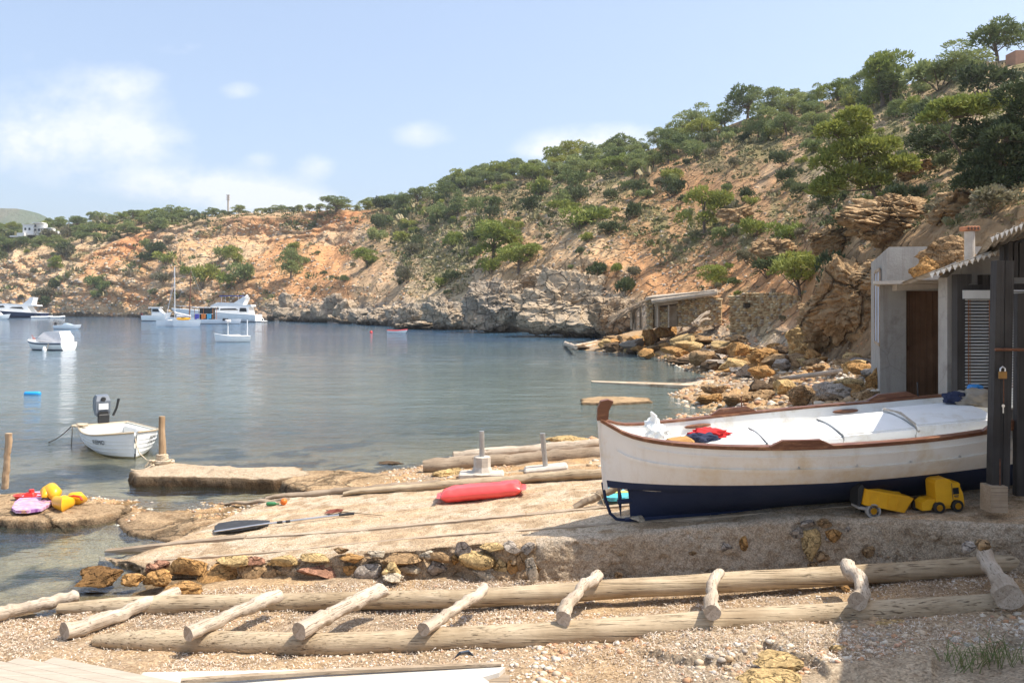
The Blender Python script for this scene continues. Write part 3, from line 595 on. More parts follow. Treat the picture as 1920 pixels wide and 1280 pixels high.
# trees one can point to
for (px, py, w, h, kind, M, key, lab, cat) in [
    (1322,437,98,100,'bushy',M_PINEY,'y','tall yellow green pine bush on the orange slope right of centre','tree'),
    (925,492,120,92,'bushy',M_PINEY,'y','broad yellow green pine on the slope above the dark rock cleft','tree'),
    (972,512,92,66,'umbrella',M_PINEY,'y','smaller spreading pine leaning over the top of the grey sea cliff','tree'),
    (1500,560,125,105,'umbrella',M_PINEY,'y','pale yellow green tree with bare grey branches over the ruined wall','tree'),
    (1343,538,78,48,'bushy',M_PINEY,'y','bright green bush directly above the stone hut roof','bush'),
    (1870,118,125,92,'umbrella',M_PINE,'g','umbrella shaped pine against the sky in the top right corner','tree'),
    (1796,152,110,76,'pine',M_PINE,'g','wide pine just left of the top right corner pine','tree'),
    (1258,292,52,60,'umbrella',M_PINE,'g','lone pine standing higher than its neighbours on the skyline','tree'),
    (630,398,62,34,'umbrella',M_PINE,'g','wide pine above the right end of the red cliff','tree'),
    (697,398,46,32,'bushy',M_PINEY,'y','pale round tree right of the red cliff end','tree'),
    (860,403,40,48,'cone',M_PINE,'g','pointed conical pine on the middle slope','tree'),
    (818,420,56,50,'bushy',M_PINE,'g','rounded pine left of the conical pine on the middle slope','tree'),
    (545,522,62,58,'pine',M_PINE,'g','dark pine on the slope behind the anchored yachts','tree'),
    (687,502,66,42,'bushy',M_PINEY,'y','yellow green dome shaped bush on the slope above the shore rocks','bush'),
    (1050,392,46,46,'cone',M_PINE,'g','narrow young pine high on the slope under the skyline wood','tree'),
    (1085,432,110,44,'shrub',M_PINEY,'y','long patch of bright green bushes beside the orange scar','bush'),
    (1180,412,44,36,'shrub',M_DARK,'d','dark grey green bush alone on the stony slope','bush'),
    (1190,335,48,40,'bushy',M_PINE,'g','green pine bush on the upper slope left of centre right','tree'),
    (1410,446,64,40,'shrub',M_PINEY,'y','yellow green bush left of the brown overhang','bush'),
    (1478,452,72,40,'shrub',M_PINEY,'y','yellow green bush on the lip of the brown overhang','bush'),
    (1440,262,60,45,'bushy',M_PINE,'g','bushy pine on the grassy slope below the high ridge','tree'),
    (1525,232,58,50,'bushy',M_PINE,'g','bushy pine beside the red soil patch','tree'),
    (1655,200,120,110,'bushy',M_PINEY,'y','rounded pine behind the top of the big leaning pine','tree'),
    (1470,350,46,34,'shrub',M_DARK,'d','dark bush under the red bank','bush'),
    (1640,400,90,48,'shrub',M_DARK,'d','dark bush in the shade under the big leaning pine','bush'),
    (1760,240,110,60,'shrub',M_DARK,'d','wide dark bush high on the right slope','bush'),
    (1560,395,80,50,'shrub',M_DARK,'d','dark bush left of the big pine trunk','bush'),
    (290,485,46,40,'bushy',M_DARK,'d','dark bush on the pale cliff above the cabin boat','bush'),
    (105,508,34,32,'bushy',M_PINEY,'y','round green bush low on the far left cliff','bush'),
    (370,300,10,10,'shrub',M_DARK,'d',None,None),
    (380,540,62,46,'shrub',M_PINEY,'y','green bushes behind the two sailing masts','bush'),
    (450,530,60,38,'shrub',M_PINE,'g','dark green bush running up the slope right of the masts','bush'),
    (440,500,46,44,'bushy',M_PINEY,'y','pale green bush halfway up the gully','bush'),
    (85,578,34,24,'shrub',M_DARK,'d','small dark bush behind the dark hulled yacht','bush'),
    (1600,440,90,56,'shrub',M_DARK,'d','dark brush hanging over the brown overhang','bush'),(1700,390,90,50,'shrub',M_DARK,'d','dark brush right of the big pine trunk','bush'),(1760,300,130,80,'bushy',M_DARK,'d','dark bush mass left of the flat topped pine','bush'),(1830,300,120,90,'bushy',M_DARK,'d','dark bush mass under the flat topped pine','bush'),
    (1860,400,120,50,'shrub',M_DRYB,'dry','dry grey brushwood above the corrugated roof','bush'),(1780,400,90,40,'shrub',M_DRYB,'dry','dry grey brush on the rock shelf above the chimney','bush'),(1760,170,130,60,'shrub',M_PINE,'g','green bushes below the two top right pines','bush'),(1840,180,120,60,'shrub',M_DARK,'d','dark bushes directly under the top right corner pine','bush'),(1560,560,80,90,'shrub',M_DARK,'d','dark bush in the shade behind the pale tree','bush'),(1440,520,90,40,'shrub',M_DARK,'d','dark low bushes on top of the ruined wall','bush')]:
    if lab: plant(hill_near(px, py), w, h, kind, lab, cat, None, M, key, rr=rr)
# shrubs scattered over the slopes, individually, up to a few hundred
sites = []
k = 0
while k < 250:
    px = rr.uniform(-40, 1780); t = rr.uniform(1.05, 4.6)
    if 640 < px: dens = .30+.45*sstep(2.6, 3.6, t)
    else: dens = .32
    if px > 1500 and t < 2.2: continue
    if 330 < px < 705 and 2.7 < t: continue
    if rr.random() > dens: continue
    p = gpt(px, t); gpy = H0+(EYE-p.z)/p.y*F
    if p.z < 6 and px < 1150: continue
    w = rr.choice([14, 18, 24, 30, 42])*(1 if px < 900 else 1.2); q = rr.random()
    if q < .28: M, key, lab, g = M_DARK, 'd', 'dark green juniper shrub dotted on the ochre slope', 'dark shrubs on the slopes'
    elif q < .52: M, key, lab, g = M_PINEY, 'y', 'yellow green shrub growing on the stony slope', 'yellow green shrubs on the slopes'
    elif q < .82: M, key, lab, g = M_PINE, 'g', 'mid green shrub growing on the stony slope', 'green shrubs on the slopes'
    else: M, key, lab, g = M_DRYB, 'dry', 'dry grey brown shrub on the stony slope', 'dry shrubs on the slopes'
    zn = 'on the far left ochre cliff' if px < 520 else 'on the middle slope behind the shore rocks' if px < 880 else 'on the slope above the sea crags' if px < 1180 else 'on the orange slope above the stone hut' if px < 1480 else 'on the steep slope above the sheds'
    szn = 'small' if w < 24 else 'medium sized' if w < 45 else 'large'; cn = {'d': 'dark green', 'y': 'yellow green', 'g': 'mid green', 'dry': 'dry grey brown'}[key]; lab = szn+' '+cn+' shrub '+zn; g = szn+' '+cn+' shrubs '+zn
    plant(p, w, w*rr.uniform(.5, .8), 'shrub', lab, 'bush', g, M, key, rr=rr); k += 1
# low scrub and tussocks nobody could count, on the vegetated parts of the slope
rs = np.random.RandomState(3); cand = np.where((TR > 1.1) & (TR < 4.95) & (~isback) & (PX > -50) & (PX < 1960))[0]
wgt = np.clip(veg[cand], .04, 1); wgt /= wgt.sum(); pick = rs.choice(cand, 12000, p=wgt); P_ = V_HILL[pick]; sz = P_[:, 1]/F*(2.5+rs.exponential(3.2, len(pick)))
k = 18; base = np.repeat(P_, k, 0); s_ = np.repeat(sz, k)[:, None]; d = rs.normal(size=base.shape); d /= np.linalg.norm(d, axis=1)[:, None]; d[:, 2] = np.abs(d[:, 2])*.7
p = base+d*s_*np.array([.6, .6, .45]); ax = d+np.array([0, 0, .6]); sd = np.cross(ax, rs.normal(size=ax.shape)); sd /= np.linalg.norm(sd, axis=1)[:, None]
Q = np.stack([p-sd*s_*.13, p+sd*s_*.13, p+sd*s_*.08+ax*s_*.28, p-sd*s_*.08+ax*s_*.28], 1).reshape(-1, 3)
pal = np.array([[.20, .21, .09], [.13, .15, .07], [.30, .27, .15], [.40, .34, .21], [.23, .22, .12]]); cc = np.repeat(pal[rs.choice(5, len(pick), p=[.2, .2, .25, .2, .15])], k*4, 0)
M_SCRUB = mat('scrub_leaves', (1, 1, 1), (.8, .8, .75), scale=.5, rough=.9, vcol=True, spec=.1)
tag(np_mesh('scrub', Q, quads(Q), M_SCRUB, col=cc), kind='stuff')
# loose stones lying on the slope
cand = np.where((TR > .1) & (TR < 3.6) & (~isback) & (PX > -50) & (PX < 1650))[0]; pick = rs.choice(cand, 7000); P_ = V_HILL[pick]; iv, fc = ico(1)
szs = P_[:, 1]/F*rs.uniform(.8, 3.2, len(pick))**1.1; jit = 1+rs.uniform(-.35, .35, (len(pick), len(iv), 3))
VV = (P_[:, None]+iv[None]*jit*szs[:, None, None]*np.array([1.2, 1, .75])).reshape(-1, 3); FF = (fc[None]+np.arange(len(pick))[:, None, None]*len(iv)).reshape(-1, 3)
pal = np.array([[.62, .50, .36], [.55, .38, .22], [.46, .40, .33], [.58, .33, .18]]); cc = np.repeat(pal[rs.choice(4, len(pick))], len(iv), 0)
tag(np_mesh('scree', VV, FF, mat('scree_stone', (1, 1, 1), (.8, .78, .74), scale=2, rough=.95, vcol=True, spec=.1), col=cc), kind='stuff')
# the big leaning pine on the right slope, built on its own in more detail
def big_tree(name, label, cat, base, lobes, n, size, M, trunk, seed, thick=.16):
    t = thing(name, label, cat, base); V_ = tufts(lobes, n, size, seed); np_mesh('crown', V_, quads(V_), M, t); b = MB()
    b.tube(trunk, [thick*(1-.75*i/(len(trunk)-1)) for i in range(len(trunk))], 9, wob=.25, seed=seed); rr_ = random.Random(seed)
    for l in lobes:
        a = Vector(trunk[rr_.randrange(len(trunk)//2, len(trunk))]); e = Vector(l[:3]); b.tube([a, (a+e)/2+Vector((0, 0, -.2*thick/.16)), e], [thick*.35, thick*.22, thick*.08], 6, wob=.2)
        for q in range(3): e2 = e+Vector((rr_.uniform(-1, 1)*l[3], rr_.uniform(-1, 1)*l[4], rr_.uniform(-.9, .3)*l[5])); b.tube([e*.8+a*.2, e2], [thick*.12, thick*.04], 4)
    b.build('trunk', M_BARK, t); return t
bp_ = hill_near(1640, 425); s = bp_.y/F
def LB(px, py, r, dy=0): return ((px-1640)*s, dy*s, (425-py)*s, r*s*.84, r*s*.84, r*s*.5)
rb = random.Random(5)
lob = [LB(1560,250,38), LB(1600,225,42), LB(1580,290,45,10), LB(1545,310,30), LB(1625,285,45,-10), LB(1650,310,40), LB(1590,335,45), LB(1555,350,36), LB(1640,345,38), LB(1690,360-50,34), LB(1700,345-30,30,10), LB(1615,250,38,20), LB(1540,370-10,30), LB(1665,275,34,8), LB(1670,375,30)]
big_tree('pine_tree', 'large yellow green pine with bare lower branches leaning over the rocky right slope', 'tree', bp_, lob, 15000, 7.0*s, M_PINEY,
    [(20*s, 0, -10*s), (14*s, 0, 30*s), (-5*s, 0, 70*s), (-25*s, 0, 110*s), (-40*s, 0, 160*s)], 5, 5*s)
bp_ = hill_near(1860, 372); s = bp_.y/F
lob = [((x-1860)*s, rb.uniform(-15, 15)*s, (372-y)*s, r*s, r*s, r*s*.7) for x, y, r in [(1850,340,40),(1895,345,42),(1820,345,30),(1870,300,45),(1915,300,45),(1900,250,42),(1870,262,34),(1925,215,40),(1905,180,34),(1940,260,50),(1835,310,34),(1960,320,55),(1940,170,35)]]
big_tree('juniper_tree', 'dense dark juniper tree in shade at the right edge above the sheds', 'tree', bp_, lob, 18000, 7*s, M_DARK, [(0, 0, -12*s), (8*s, 0, 30*s), (20*s, 0, 90*s), (40*s, 0, 150*s)], 9, 5*s)
bp_ = hill_near(1800, 315); s = bp_.y/F
lob = [((x-1800)*s, rb.uniform(-10, 10)*s, (315-y)*s, r*s, r*s, r*s*.45) for x, y, r in [(1770,205,34),(1800,200,36),(1840,198,40),(1870,205,34),(1745,225,26),(1815,215,30)]]
big_tree('pine_tree', 'flat topped pine with pale bare branches beside the dark juniper', 'tree', bp_, lob, 6500, 6.5*s, M_PINEY, [(10*s, 0, -8*s), (0, 0, 30*s), (-20*s, 0, 60*s), (-10*s, 0, 95*s)], 12, 3*s)
# ------------------------------------------------------------------ slipway, walls, rails, shore rocks
def R(px, py, dz=0.0):
    """photo pixel on the slipway plane z = 0.1 (x + 6)"""
    k = (px-960)/F; q = (py-H0)/F; Y = (3.1-dz)/(q+.1*k); return Vector((k*Y, Y, EYE-q*Y))
def seg(pts, x): return float(np.interp(x, [p[0] for p in pts], [p[1] for p in pts]))
near_e = [(185,1044),(290,1062),(400,1056),(520,1047),(760,1030),(1005,1012),(1240,992),(1500,970),(1640,973),(1920,986),(2300,1000)]
far_e = [(470,940),(560,926),(760,905),(960,897),(1130,886),(1300,872),(2300,850)]
def concrete_mat(name, vc=True, c1=(.62, .50, .37), c2=(.47, .37, .27), c3=(.40, .30, .2)): return mat(name, c1, c2, scale=3, rough=.95, bump=1.0, bscale=42, spec=.1, c3=c3, s3=12, vcol=vc, bdist=.03, speck=75)
M_CONC = concrete_mat('slipway_concrete', c1=(.68, .57, .44), c2=(.56, .45, .33), c3=(.46, .35, .24))
nu, nv = 420, 110; SV = []; 
for v in np.linspace(0, 1, nv):
    for u in np.linspace(0, 1, nu):
        xn = 185+(2300-185)*u; xf = 470+(2300-470)*u; a = R(xn, seg(near_e, xn)); b = R(xf, seg(far_e, xf)); SV.append(a*(1-v)+b*v)
SV = np.array([p[:] for p in SV]); NVv = fbm(SV*1.4, 4, 51)*.018+fbm(SV*np.array([3, 14, 5]), 3, 52)*.008+fbm(SV*9, 3, 53)*.006
vv_ = np.repeat(np.linspace(0, 1, nv), nu); uu_ = np.tile(np.linspace(0, 1, nu), nv)
SV[:, 2] += NVv-.05*sstep(.97, 1, vv_)-.03*sstep(.025, 0, vv_)-.12*sstep(.03, 0, uu_)+.004
idx = np.arange(nu*nv).reshape(nv, nu); FQ = np.stack([idx[:-1, :-1], idx[:-1, 1:], idx[1:, 1:], idx[1:, :-1]], -1).reshape(-1, 4)
q = fbm(SV*np.array([1.2, 4, 1]), 4, 55); c = mixc(np.broadcast_to(np.array([1.0, .97, .92]), SV.shape).copy(), np.array([1.0, .87, .72]), .3+q*1.3); c = mixc(c, np.array([.35, .27, .18]), sstep(.05, -.02, SV[:, 2])*.9)
c = mixc(c, np.array([.75, .66, .55]), sstep(.1, .5, fbm(SV*5, 3, 57)))
tag(np_mesh('slipway', SV, FQ, M_CONC, col=np.clip(c, 0, 1), smooth=True), kind='structure')
# concrete retaining wall, px 1005 .. 2300
def wall_grid(name, top, bot, m, parent, amp_, seed, cols=380, rows_=60, cf=None, lip=.0):
    xs = np.linspace(top[0][0], top[-1][0], cols); P_ = []
    for v in np.linspace(0, 1, rows_):
        for x in xs:
            a = R(x, seg(top, x)); zb = seg(bot, x); e = math.sqrt(min(1, v/.06)) if v < .06 else 1
            p = a.copy(); p.z = a.z+.012-(a.z+.012-zb)*v; p.y = a.y+.03-.07*e-.08*v; P_.append(p)
    P_ = np.array([p[:] for p in P_]); vv = np.repeat(np.linspace(0, 1, rows_), cols); n = fbm(P_*2.2, 4, seed)*amp_*1.4+fbm(P_*9, 4, seed+1, .6)*amp_*.55; hold = sstep(0, .1, vv)
    pits = sstep(.35, .6, fbm(P_*7, 2, seed+3))*amp_*.9
    P_[:, 1] -= (n-pits)*hold; P_[:, 2] += fbm(P_*3, 3, seed+2)*.012
    i = np.arange(rows_*cols).reshape(rows_, cols); fq = np.stack([i[:-1, :-1], i[:-1, 1:], i[1:, 1:], i[1:, :-1]], -1).reshape(-1, 4)
    cc = np.ones(P_.shape) if cf is None else cf(P_, vv); return np_mesh(name, P_, fq, m, parent, col=np.clip(cc, 0, 1), smooth=True)
def botz(pts):   # (px, z)
    return pts
cw_ = thing('retaining_wall', 'rough cast concrete retaining wall holding the slipway under the big boat', 'wall', R(1005, 1012))
cw_loc = cw_.location.copy()
def cfw(P_, vv): 
    c = np.broadcast_to(np.array([1, .97, .93]), P_.shape).copy(); c = mixc(c, np.array([.74, .66, .56]), sstep(.05, .3, vv)*.6+fbm(P_*1.3, 3, 61)*.5); return c
w_ = wall_grid('wall_face', [p for p in near_e if p[0] >= 1005], [(1005,.0),(1300,.1),(1500,.16),(1900,.5),(2300,.9)], concrete_mat('wall_concrete', c1=(.62, .53, .42), c2=(.50, .41, .31), c3=(.40, .31, .22)), None, .030, 62, cols=460, cf=cfw)
w_.parent = cw_; w_.location = -cw_loc
# stone rubble wall, px 185 .. 1005
sw_ = thing('stone_wall', 'low rubble stone wall of mixed brown and grey stones edging the slipway', 'wall', R(600, 1042)); sw_loc = sw_.location.copy()
w_ = wall_grid('mortar', [p for p in near_e if p[0] <= 1005], [(185,-.3),(300,-.12),(500,.02),(1005,.08)], concrete_mat('lime_mortar', c1=(.60, .47, .33), c2=(.46, .34, .22)), None, .06, 66, cf=cfw)
w_.parent = sw_; w_.location = -sw_loc
SMATS = {k: mat('stone_'+k, c, tuple(x*.72 for x in c), scale=5, rough=.92, bump=.9, bscale=18, spec=.12, c3=tuple(x*.6 for x in c), s3=9, bdist=.03, crack=3.2, cw=.03, cd=.5, speck=45) for k, c in
         dict(yellow=(.62, .43, .20), orange=(.52, .29, .11), brown=(.42, .27, .14), grey=(.46, .39, .32), red=(.42, .22, .14), pale=(.66, .55, .40), wet=(.24, .13, .05), dark=(.15, .10, .06)).items()}
rock_n = [0]
def rock_at(px, py, w, h, Y=None, col='brown', name='rock', parent=None, off=None, label=None, cat=None, group=None, sub=4, depth=.8, strata=0., rough=.16, rotz=None, seed=None, zc=None, tilt=0):
    """a boulder whose silhouette centre is at the photo pixel, at distance Y"""
    rock_n[0] += 1; sd = seed or rock_n[0]*7+3; p = W(px, py, Y); s = Y/F
    Vv, Fc = rock_verts((1, 1, 1), sd, sub, 18, rough, strata, cut=(.42, .85))
    Vv = Vv/np.abs(Vv).max(0); Vv = Vv*np.array([w/2*s, w/2*s*depth, h/2*s])
    if tilt: ct, st = math.cos(tilt), math.sin(tilt); Vv = Vv @ np.array([[ct, 0, st], [0, 1, 0], [-st, 0, ct]])
    o = np_mesh(name, Vv, Fc, SMATS[col], parent, smooth=False)
    o.data.polygons.foreach_set('use_smooth', [True]*len(o.data.polygons)); o.data.set_sharp_from_angle(angle=math.radians(32))
    o.location = p-(parent.location if parent else Vector((0, 0, 0)))
    if label: tag(o, label, cat or 'rock', group)
    return o
for (x, y, w, h, c_n) in [(478,1073,52,34,'brown'),(415,1083,80,42,'orange'),(520,1080,52,28,'brown'),(352,1064,70,34,'orange'),(300,1062,36,20,'red'),(440,1052,70,16,'yellow'),(477,1050,34,14,'red'),(535,1052,56,18,'yellow'),
        (603,1070,76,26,'red'),(656,1068,28,22,'orange'),(590,1046,50,14,'yellow'),(660,1046,44,12,'orange'),(750,1047,72,18,'brown'),(825,1043,38,18,'brown'),(868,1030,28,28,'grey'),(893,1052,64,34,'yellow'),(814,1064,40,30,'grey'),
        (851,1048,18,18,'orange'),(765,1066,45,18,'pale'),(922,1026,42,12,'yellow'),(958,1025,42,18,'grey'),(990,1026,24,20,'grey'),(960,1060,26,38,'orange'),(979,1050,20,44,'brown'),(938,1062,22,30,'yellow'),(912,1076,44,26,'pale'),(690,1070,44,24,'grey'),(560,1072,34,18,'pale'),(705,1038,30,12,'pale'),(640,1032,26,10,'brown'),(800,1040,26,14,'pale'),(1012,1068,20,26,'orange')]:
    a = R(x, seg(near_e, min(x, 2299))); o = rock_at(x, y, w*1.2, h*1.25, a.y-.09, c_n, 'stone', sw_, depth=.6, rough=.1, sub=3)
for (x, y, w, h, c_n) in [(1496,1000,32,26,'grey'),(1523,1022,38,66,'yellow'),(1547,978,28,22,'brown'),(1565,1004,34,28,'orange'),(1545,1042,36,26,'brown'),(1628,1032,30,28,'brown'),(1513,981,30,14,'grey'),(1360,1026,28,20,'grey'),(1396,1022,20,36,'orange'),(1044,1049,16,18,'orange'),(1556,1010,18,14,'grey'),(1530,1062,30,22,'brown'),(1300,1036,18,12,'brown'),(1590,992,14,10,'grey')]:
    a = R(x, seg(near_e, x)); o = rock_at(x, y, w*1.05, h, a.y-.07, c_n, 'stone', cw_, depth=.55, rough=.1, sub=3)
# individual loose stones
for (x, y, w, h, c_n, lab, tl, st) in [(996,1066,24,56,'pale','tall pale stone standing on end where the rubble wall meets the concrete',.15,0),(730,1074,44,34,'yellow','upright yellow block leaning on the rubble wall',.1,0),(742,1085,52,20,'pale','flat pale slab lying in front of the yellow block',0,0),
        (183,1088,78,36,'wet','largest wet brown boulder in the shallow water at the slipway foot',0,.03),(176,1074,66,18,'wet','flat wet rock just breaking the water behind the brown boulder',0,0),(243,1092,48,28,'orange','small rounded orange rock between two larger ones in the shallows',0,0),(298,1086,60,42,'orange','orange brown boulder at the left end of the rubble wall',0,.04),(352,1104,84,32,'orange','flat orange rock at the foot of the rubble wall by the beach',0,.05),(285,1070,26,26,'red','dark reddish stone at the tip of the slipway edge',0,0),
        (1455,1243,95,20,'yellow','flat yellow layered rock set in the pebble crust',0,.05),(1583,1226,60,30,'yellow','upright yellow block in the pebble crust below the rails',0,.02),(1450,1280,140,20,'yellow','broad yellow rock at the bottom edge of the picture',0,.05),(1665,1174,92,24,'yellow','long yellow rock half buried under the lower rail',0,0),(1586,1106,20,16,'orange','small orange stone between the rails by the crooked roller',0,0),(1845,1022,34,22,'brown','brown stone under the top end of the rightmost roller',0,0),(1815,1030,30,26,'grey','pale rounded stone beside the rightmost roller',0,0),(1160,1080,18,14,'brown','small brown stone behind the end of a roller',0,0),
        (1672,1188,34,22,'grey','grey pebble beside the long yellow rock',0,0),(1725,1166,18,14,'grey','round grey pebble under the lower rail at right',0,0)]:
    g = gz(G(x, y, .2).x, G(x, y, .2).y); rock_at(x, y-2, w, h, G(x, y+h*.55, g).y, c_n, 'rock', label=lab, cat='rock', sub=4, depth=.8, tilt=tl, strata=st)
# ---- timber
M_RAIL = wood('weathered_rail_timber', (.60, .48, .33), (.42, .32, .20), (.13, .085, .05), 'X', bump=.9); M_DRIFT = wood('grey_driftwood', (.64, .55, .44), (.44, .35, .26), (.18, .12, .08), 'X', bump=.8); M_DRIFTZ = wood('driftwood_upright', (.60, .43, .27), (.38, .25, .14), (.12, .07, .04), 'Z')
M_PLANK = wood('grey_plank', (.56, .45, .33), (.38, .29, .2), (.12, .09, .07), 'X'); M_OLD = wood('old_dark_log', (.46, .36, .26), (.25, .19, .13), (.08, .06, .05), 'X')
def axis_obj(name, p, q, prof, m, label, cat, group=None, n=18, seed=1, bend=(0, 0), wob=.05, smooth=50, squash=1.0, tri=None):
    """a log from p to q laid along its own x axis; prof = [(t, radius)]"""
    p, q = Vector(p), Vector(q); L_ = (q-p).length; k = 40; ts = np.linspace(0, 1, k); r = np.interp(ts, [a[0] for a in prof], [a[1] for a in prof])
    rs_ = np.random.RandomState(seed); nz = fbm(np.stack([ts*5, ts*0+seed, ts*0], 1), 3, seed); V_ = []; 
    rings = [(0, 0, 0)]+[(ts[i]*L_, i, 1) for i in range(k)]
    nn_ = n; Vv = []
    for i in range(k):
        cx = ts[i]*L_; cy = bend[0]*math.sin(ts[i]*PI)+nz[i]*wob*.5; cz = bend[1]*math.sin(ts[i]*PI)+nz[(i*3) % k]*wob*.3
        for j in range(nn_):
            a = 2*PI*j/nn_; Vv.append((cx, cy+math.cos(a), cz+math.sin(a), i, a))
    A_ = np.array(Vv); ang = A_[:, 4]; ii = A_[:, 3].astype(int); pn = np.stack([A_[:, 0]*2.2, np.cos(ang)*.9, np.sin(ang)*.9+seed], 1); rr2 = r[ii]*(1+fbm(pn, 3, seed)*.16+fbm(pn*3.5, 3, seed+1, .6)*.06)
    cy = A_[:, 1]-np.cos(ang); cz = A_[:, 2]-np.sin(ang); P_ = np.stack([A_[:, 0], cy+np.cos(ang)*rr2, cz+np.sin(ang)*rr2*squash], 1)
    b = MB(); vs = [tuple(x) for x in P_]; fs = [(i*nn_+j, i*nn_+(j+1) % nn_, (i+1)*nn_+(j+1) % nn_, (i+1)*nn_+j) for i in range(k-1) for j in range(nn_)]
    fs += [tuple(range(nn_-1, -1, -1)), tuple((k-1)*nn_+j for j in range(nn_))]; b.add(vs, fs)
    o = b.build(name, m, smooth=smooth); o.location = p; o.rotation_euler = (q-p).to_track_quat('X', 'Z').to_euler()
    if label: tag(o, label, cat, group)
    return o
def rail_z(px): return float(np.interp(px, [150, 600, 1000, 1500, 1960], [.12, .28, .42, .57, .80]))
lowp = [(185,1200),(400,1205),(620,1209),(1000,1192),(1300,1172),(1500,1156),(1960,1130)]; upp = [(120,1140),(400,1131),(600,1127),(900,1121),(1200,1101),(1500,1083),(1700,1071),(1960,1050)]
def lowrail(px, dz=0): return G(px, seg(lowp, px), rail_z(px)-.02)+Vector((0, 0, dz))
def uprail(px, dz=0): return G(px, seg(upp, px), rail_z(px)-.03)+Vector((0, 0, dz))
def long_log(name, f, x0, x1, rad, label, seed, m=M_RAIL):
    """rail following the slope of the beach, laid along x"""
    k = 90; pts = [f(x) for x in np.linspace(x0, x1, k)]; o0 = pts[0]; n = 22; Vv = []
    for i, p in enumerate(pts):
        t = i/(k-1); r = rad*(1+.06*math.sin(t*9+seed)); r *= min(1, .5+t*9)
        for j in range(n):
            a = 2*PI*j/n; q = fbm(np.array([[p.x*1.5, math.cos(a), math.sin(a)+seed]]), 3, seed)[0]; rr_ = r*(1+q*.06); Vv.append((p.x-o0.x, p.y-o0.y+math.cos(a)*rr_, p.z-o0.z+math.sin(a)*rr_*.95))
    fs = [(i*n+j, i*n+(j+1) % n, (i+1)*n+(j+1) % n, (i+1)*n+j) for i in range(k-1) for j in range(n)]+[tuple(range(n-1, -1, -1)), tuple((k-1)*n+j for j in range(n))]
    b = MB(); b.add(Vv, fs); o = b.build(name, m, smooth=50); o.location = o0
    # long drying crack: a thin dark wedge sunk in the upper side
    return tag(o, label, 'rail')
long_log('timber_rail', lowrail, 178, 2050, .128, 'long round timber rail, the nearer of the two laid over the beach', 3)
long_log('timber_rail', uprail, 110, 2050, .112, 'long round timber rail, the farther of the two below the stone wall', 8)
M_TARNISH = mat('rust_stain', (.16, .06, .03), rough=.9)
def roller(n_, a, b, r0, r1, lab, seed, bend=(0, 0), on=True, prof=None):
    lift = r0+.10 if on else r0*.8
    pa = G(a[0], a[1], rail_z(a[0])+lift) if on else G(a[0], a[1], .14+.02+r0); pb = G(b[0], b[1], rail_z(b[0])+r1+.09) if on else G(b[0], b[1], .10+r1)
    if not on: pa.z = gz(pa.x, pa.y)+r0*.95; pa = G(a[0], a[1], pa.z); pb.z = gz(pb.x, pb.y)+r1*1.6; pb = G(b[0], b[1], pb.z)
    return axis_obj('wooden_roller', pa, pb, prof or [(0, r0*1.12), (.06, r0*1.1), (.2, r0), (.45, (r0+r1)/2*.86), (.7, r1), (.97, r1*1.02), (1, r1*.85)], M_DRIFT, lab, 'roller', 'driftwood rollers across the rails', seed=seed, bend=bend)
roller(1, (-30,1156), (146,1117), .08, .075, 'driftwood roller farthest left, half sunk in seaweed litter', 21, on=False)
roller(2, (122,1184), (335,1112), .085, .075, 'driftwood roller second from the left, lying beyond the pointed rail end', 22, on=False)
roller(3, (352,1189), (522,1112), .07, .076, 'pale bone coloured roller third from the left', 23)
roller(4, (560,1182), (716,1106), .088, .082, 'thickest pale roller, fourth from the left, with a split sawn end', 24)
roller(5, (795,1180), (912,1101), .062, .058, 'thin roller with worn brown middle, fifth from the left', 25)
roller(6, (1052,1157), (1126,1078), .07, .062, 'slightly bent brown roller in front of the concrete wall', 26, bend=(.05, .03))
roller(7, (1332,1146), (1349,1072), .072, .055, 'short pegged roller with cracked end in the middle of the right half', 27, bend=(.03, 0))
roller(8, (1613,1130), (1588,1060), .075, .085, 'crooked knobbly roller at the edge of the shade', 28, bend=(-.06, 0))
roller(9, (1888,1118), (1840,1036), .105, .08, 'fat grey roller in shade farthest right with dark sawn end', 29, bend=(-.03, 0))
# planks let into the slipway
def plank(pts, w, lab, seed, th=.05, m=M_PLANK, dz=.012, name='plank'):
    P_ = [R(*p) for p in pts]; b = MB(); rows = []; n = 24
    xs = np.linspace(0, len(P_)-1, n); rs_ = np.random.RandomState(seed)
    for x in xs:
        i = min(int(x), len(P_)-2); p = P_[i].lerp(P_[i+1], x-i); ww = w*(1+rs_.uniform(-.05, .05)); z = dz+rs_.uniform(-.004, .004)
        rows.append([(p.x, p.y-ww/2, p.z-th), (p.x, p.y-ww/2, p.z+z), (p.x, p.y+ww/2, p.z+z), (p.x, p.y+ww/2, p.z-th)])
    b.grid(rows); o0 = P_[0]; b.f.append((0, 1, 2, 3)); b.m.append(0); e = (n-1)*4; b.f.append((e+3, e+2, e+1, e)); b.m.append(0)
    b.v = [(v[0]-o0.x, v[1]-o0.y, v[2]-o0.z) for v in b.v]; o = b.build(name, m); o.location = o0; return tag(o, lab, 'plank')
plank([(200,1034),(350,1018),(460,1008)], .13, 'dark wet plank end reaching into the water from the slipway', 1, dz=.03, m=M_OLD)
plank([(462,1008),(690,994)], .10, 'worn edging plank in the slipway between the wet end and the paddle', 2, dz=.02)
plank([(692,994),(985,966)], .11, 'grey edging plank in front of the red air mattress', 3, dz=.03)
plank([(987,966),(1200,946)], .11, 'shaded edging plank beside the boat propeller', 4, dz=.025)
plank([(290,1052),(520,1035),(690,1018)], .06, 'thin batten along the slipway edge above the rubble stones', 5, dz=.02)
plank([(692,1018),(840,1004),(1010,993),(1180,982),(1500,957),(1640,946)], .07, 'long thin batten running under the keel of the big boat', 6, dz=.02)
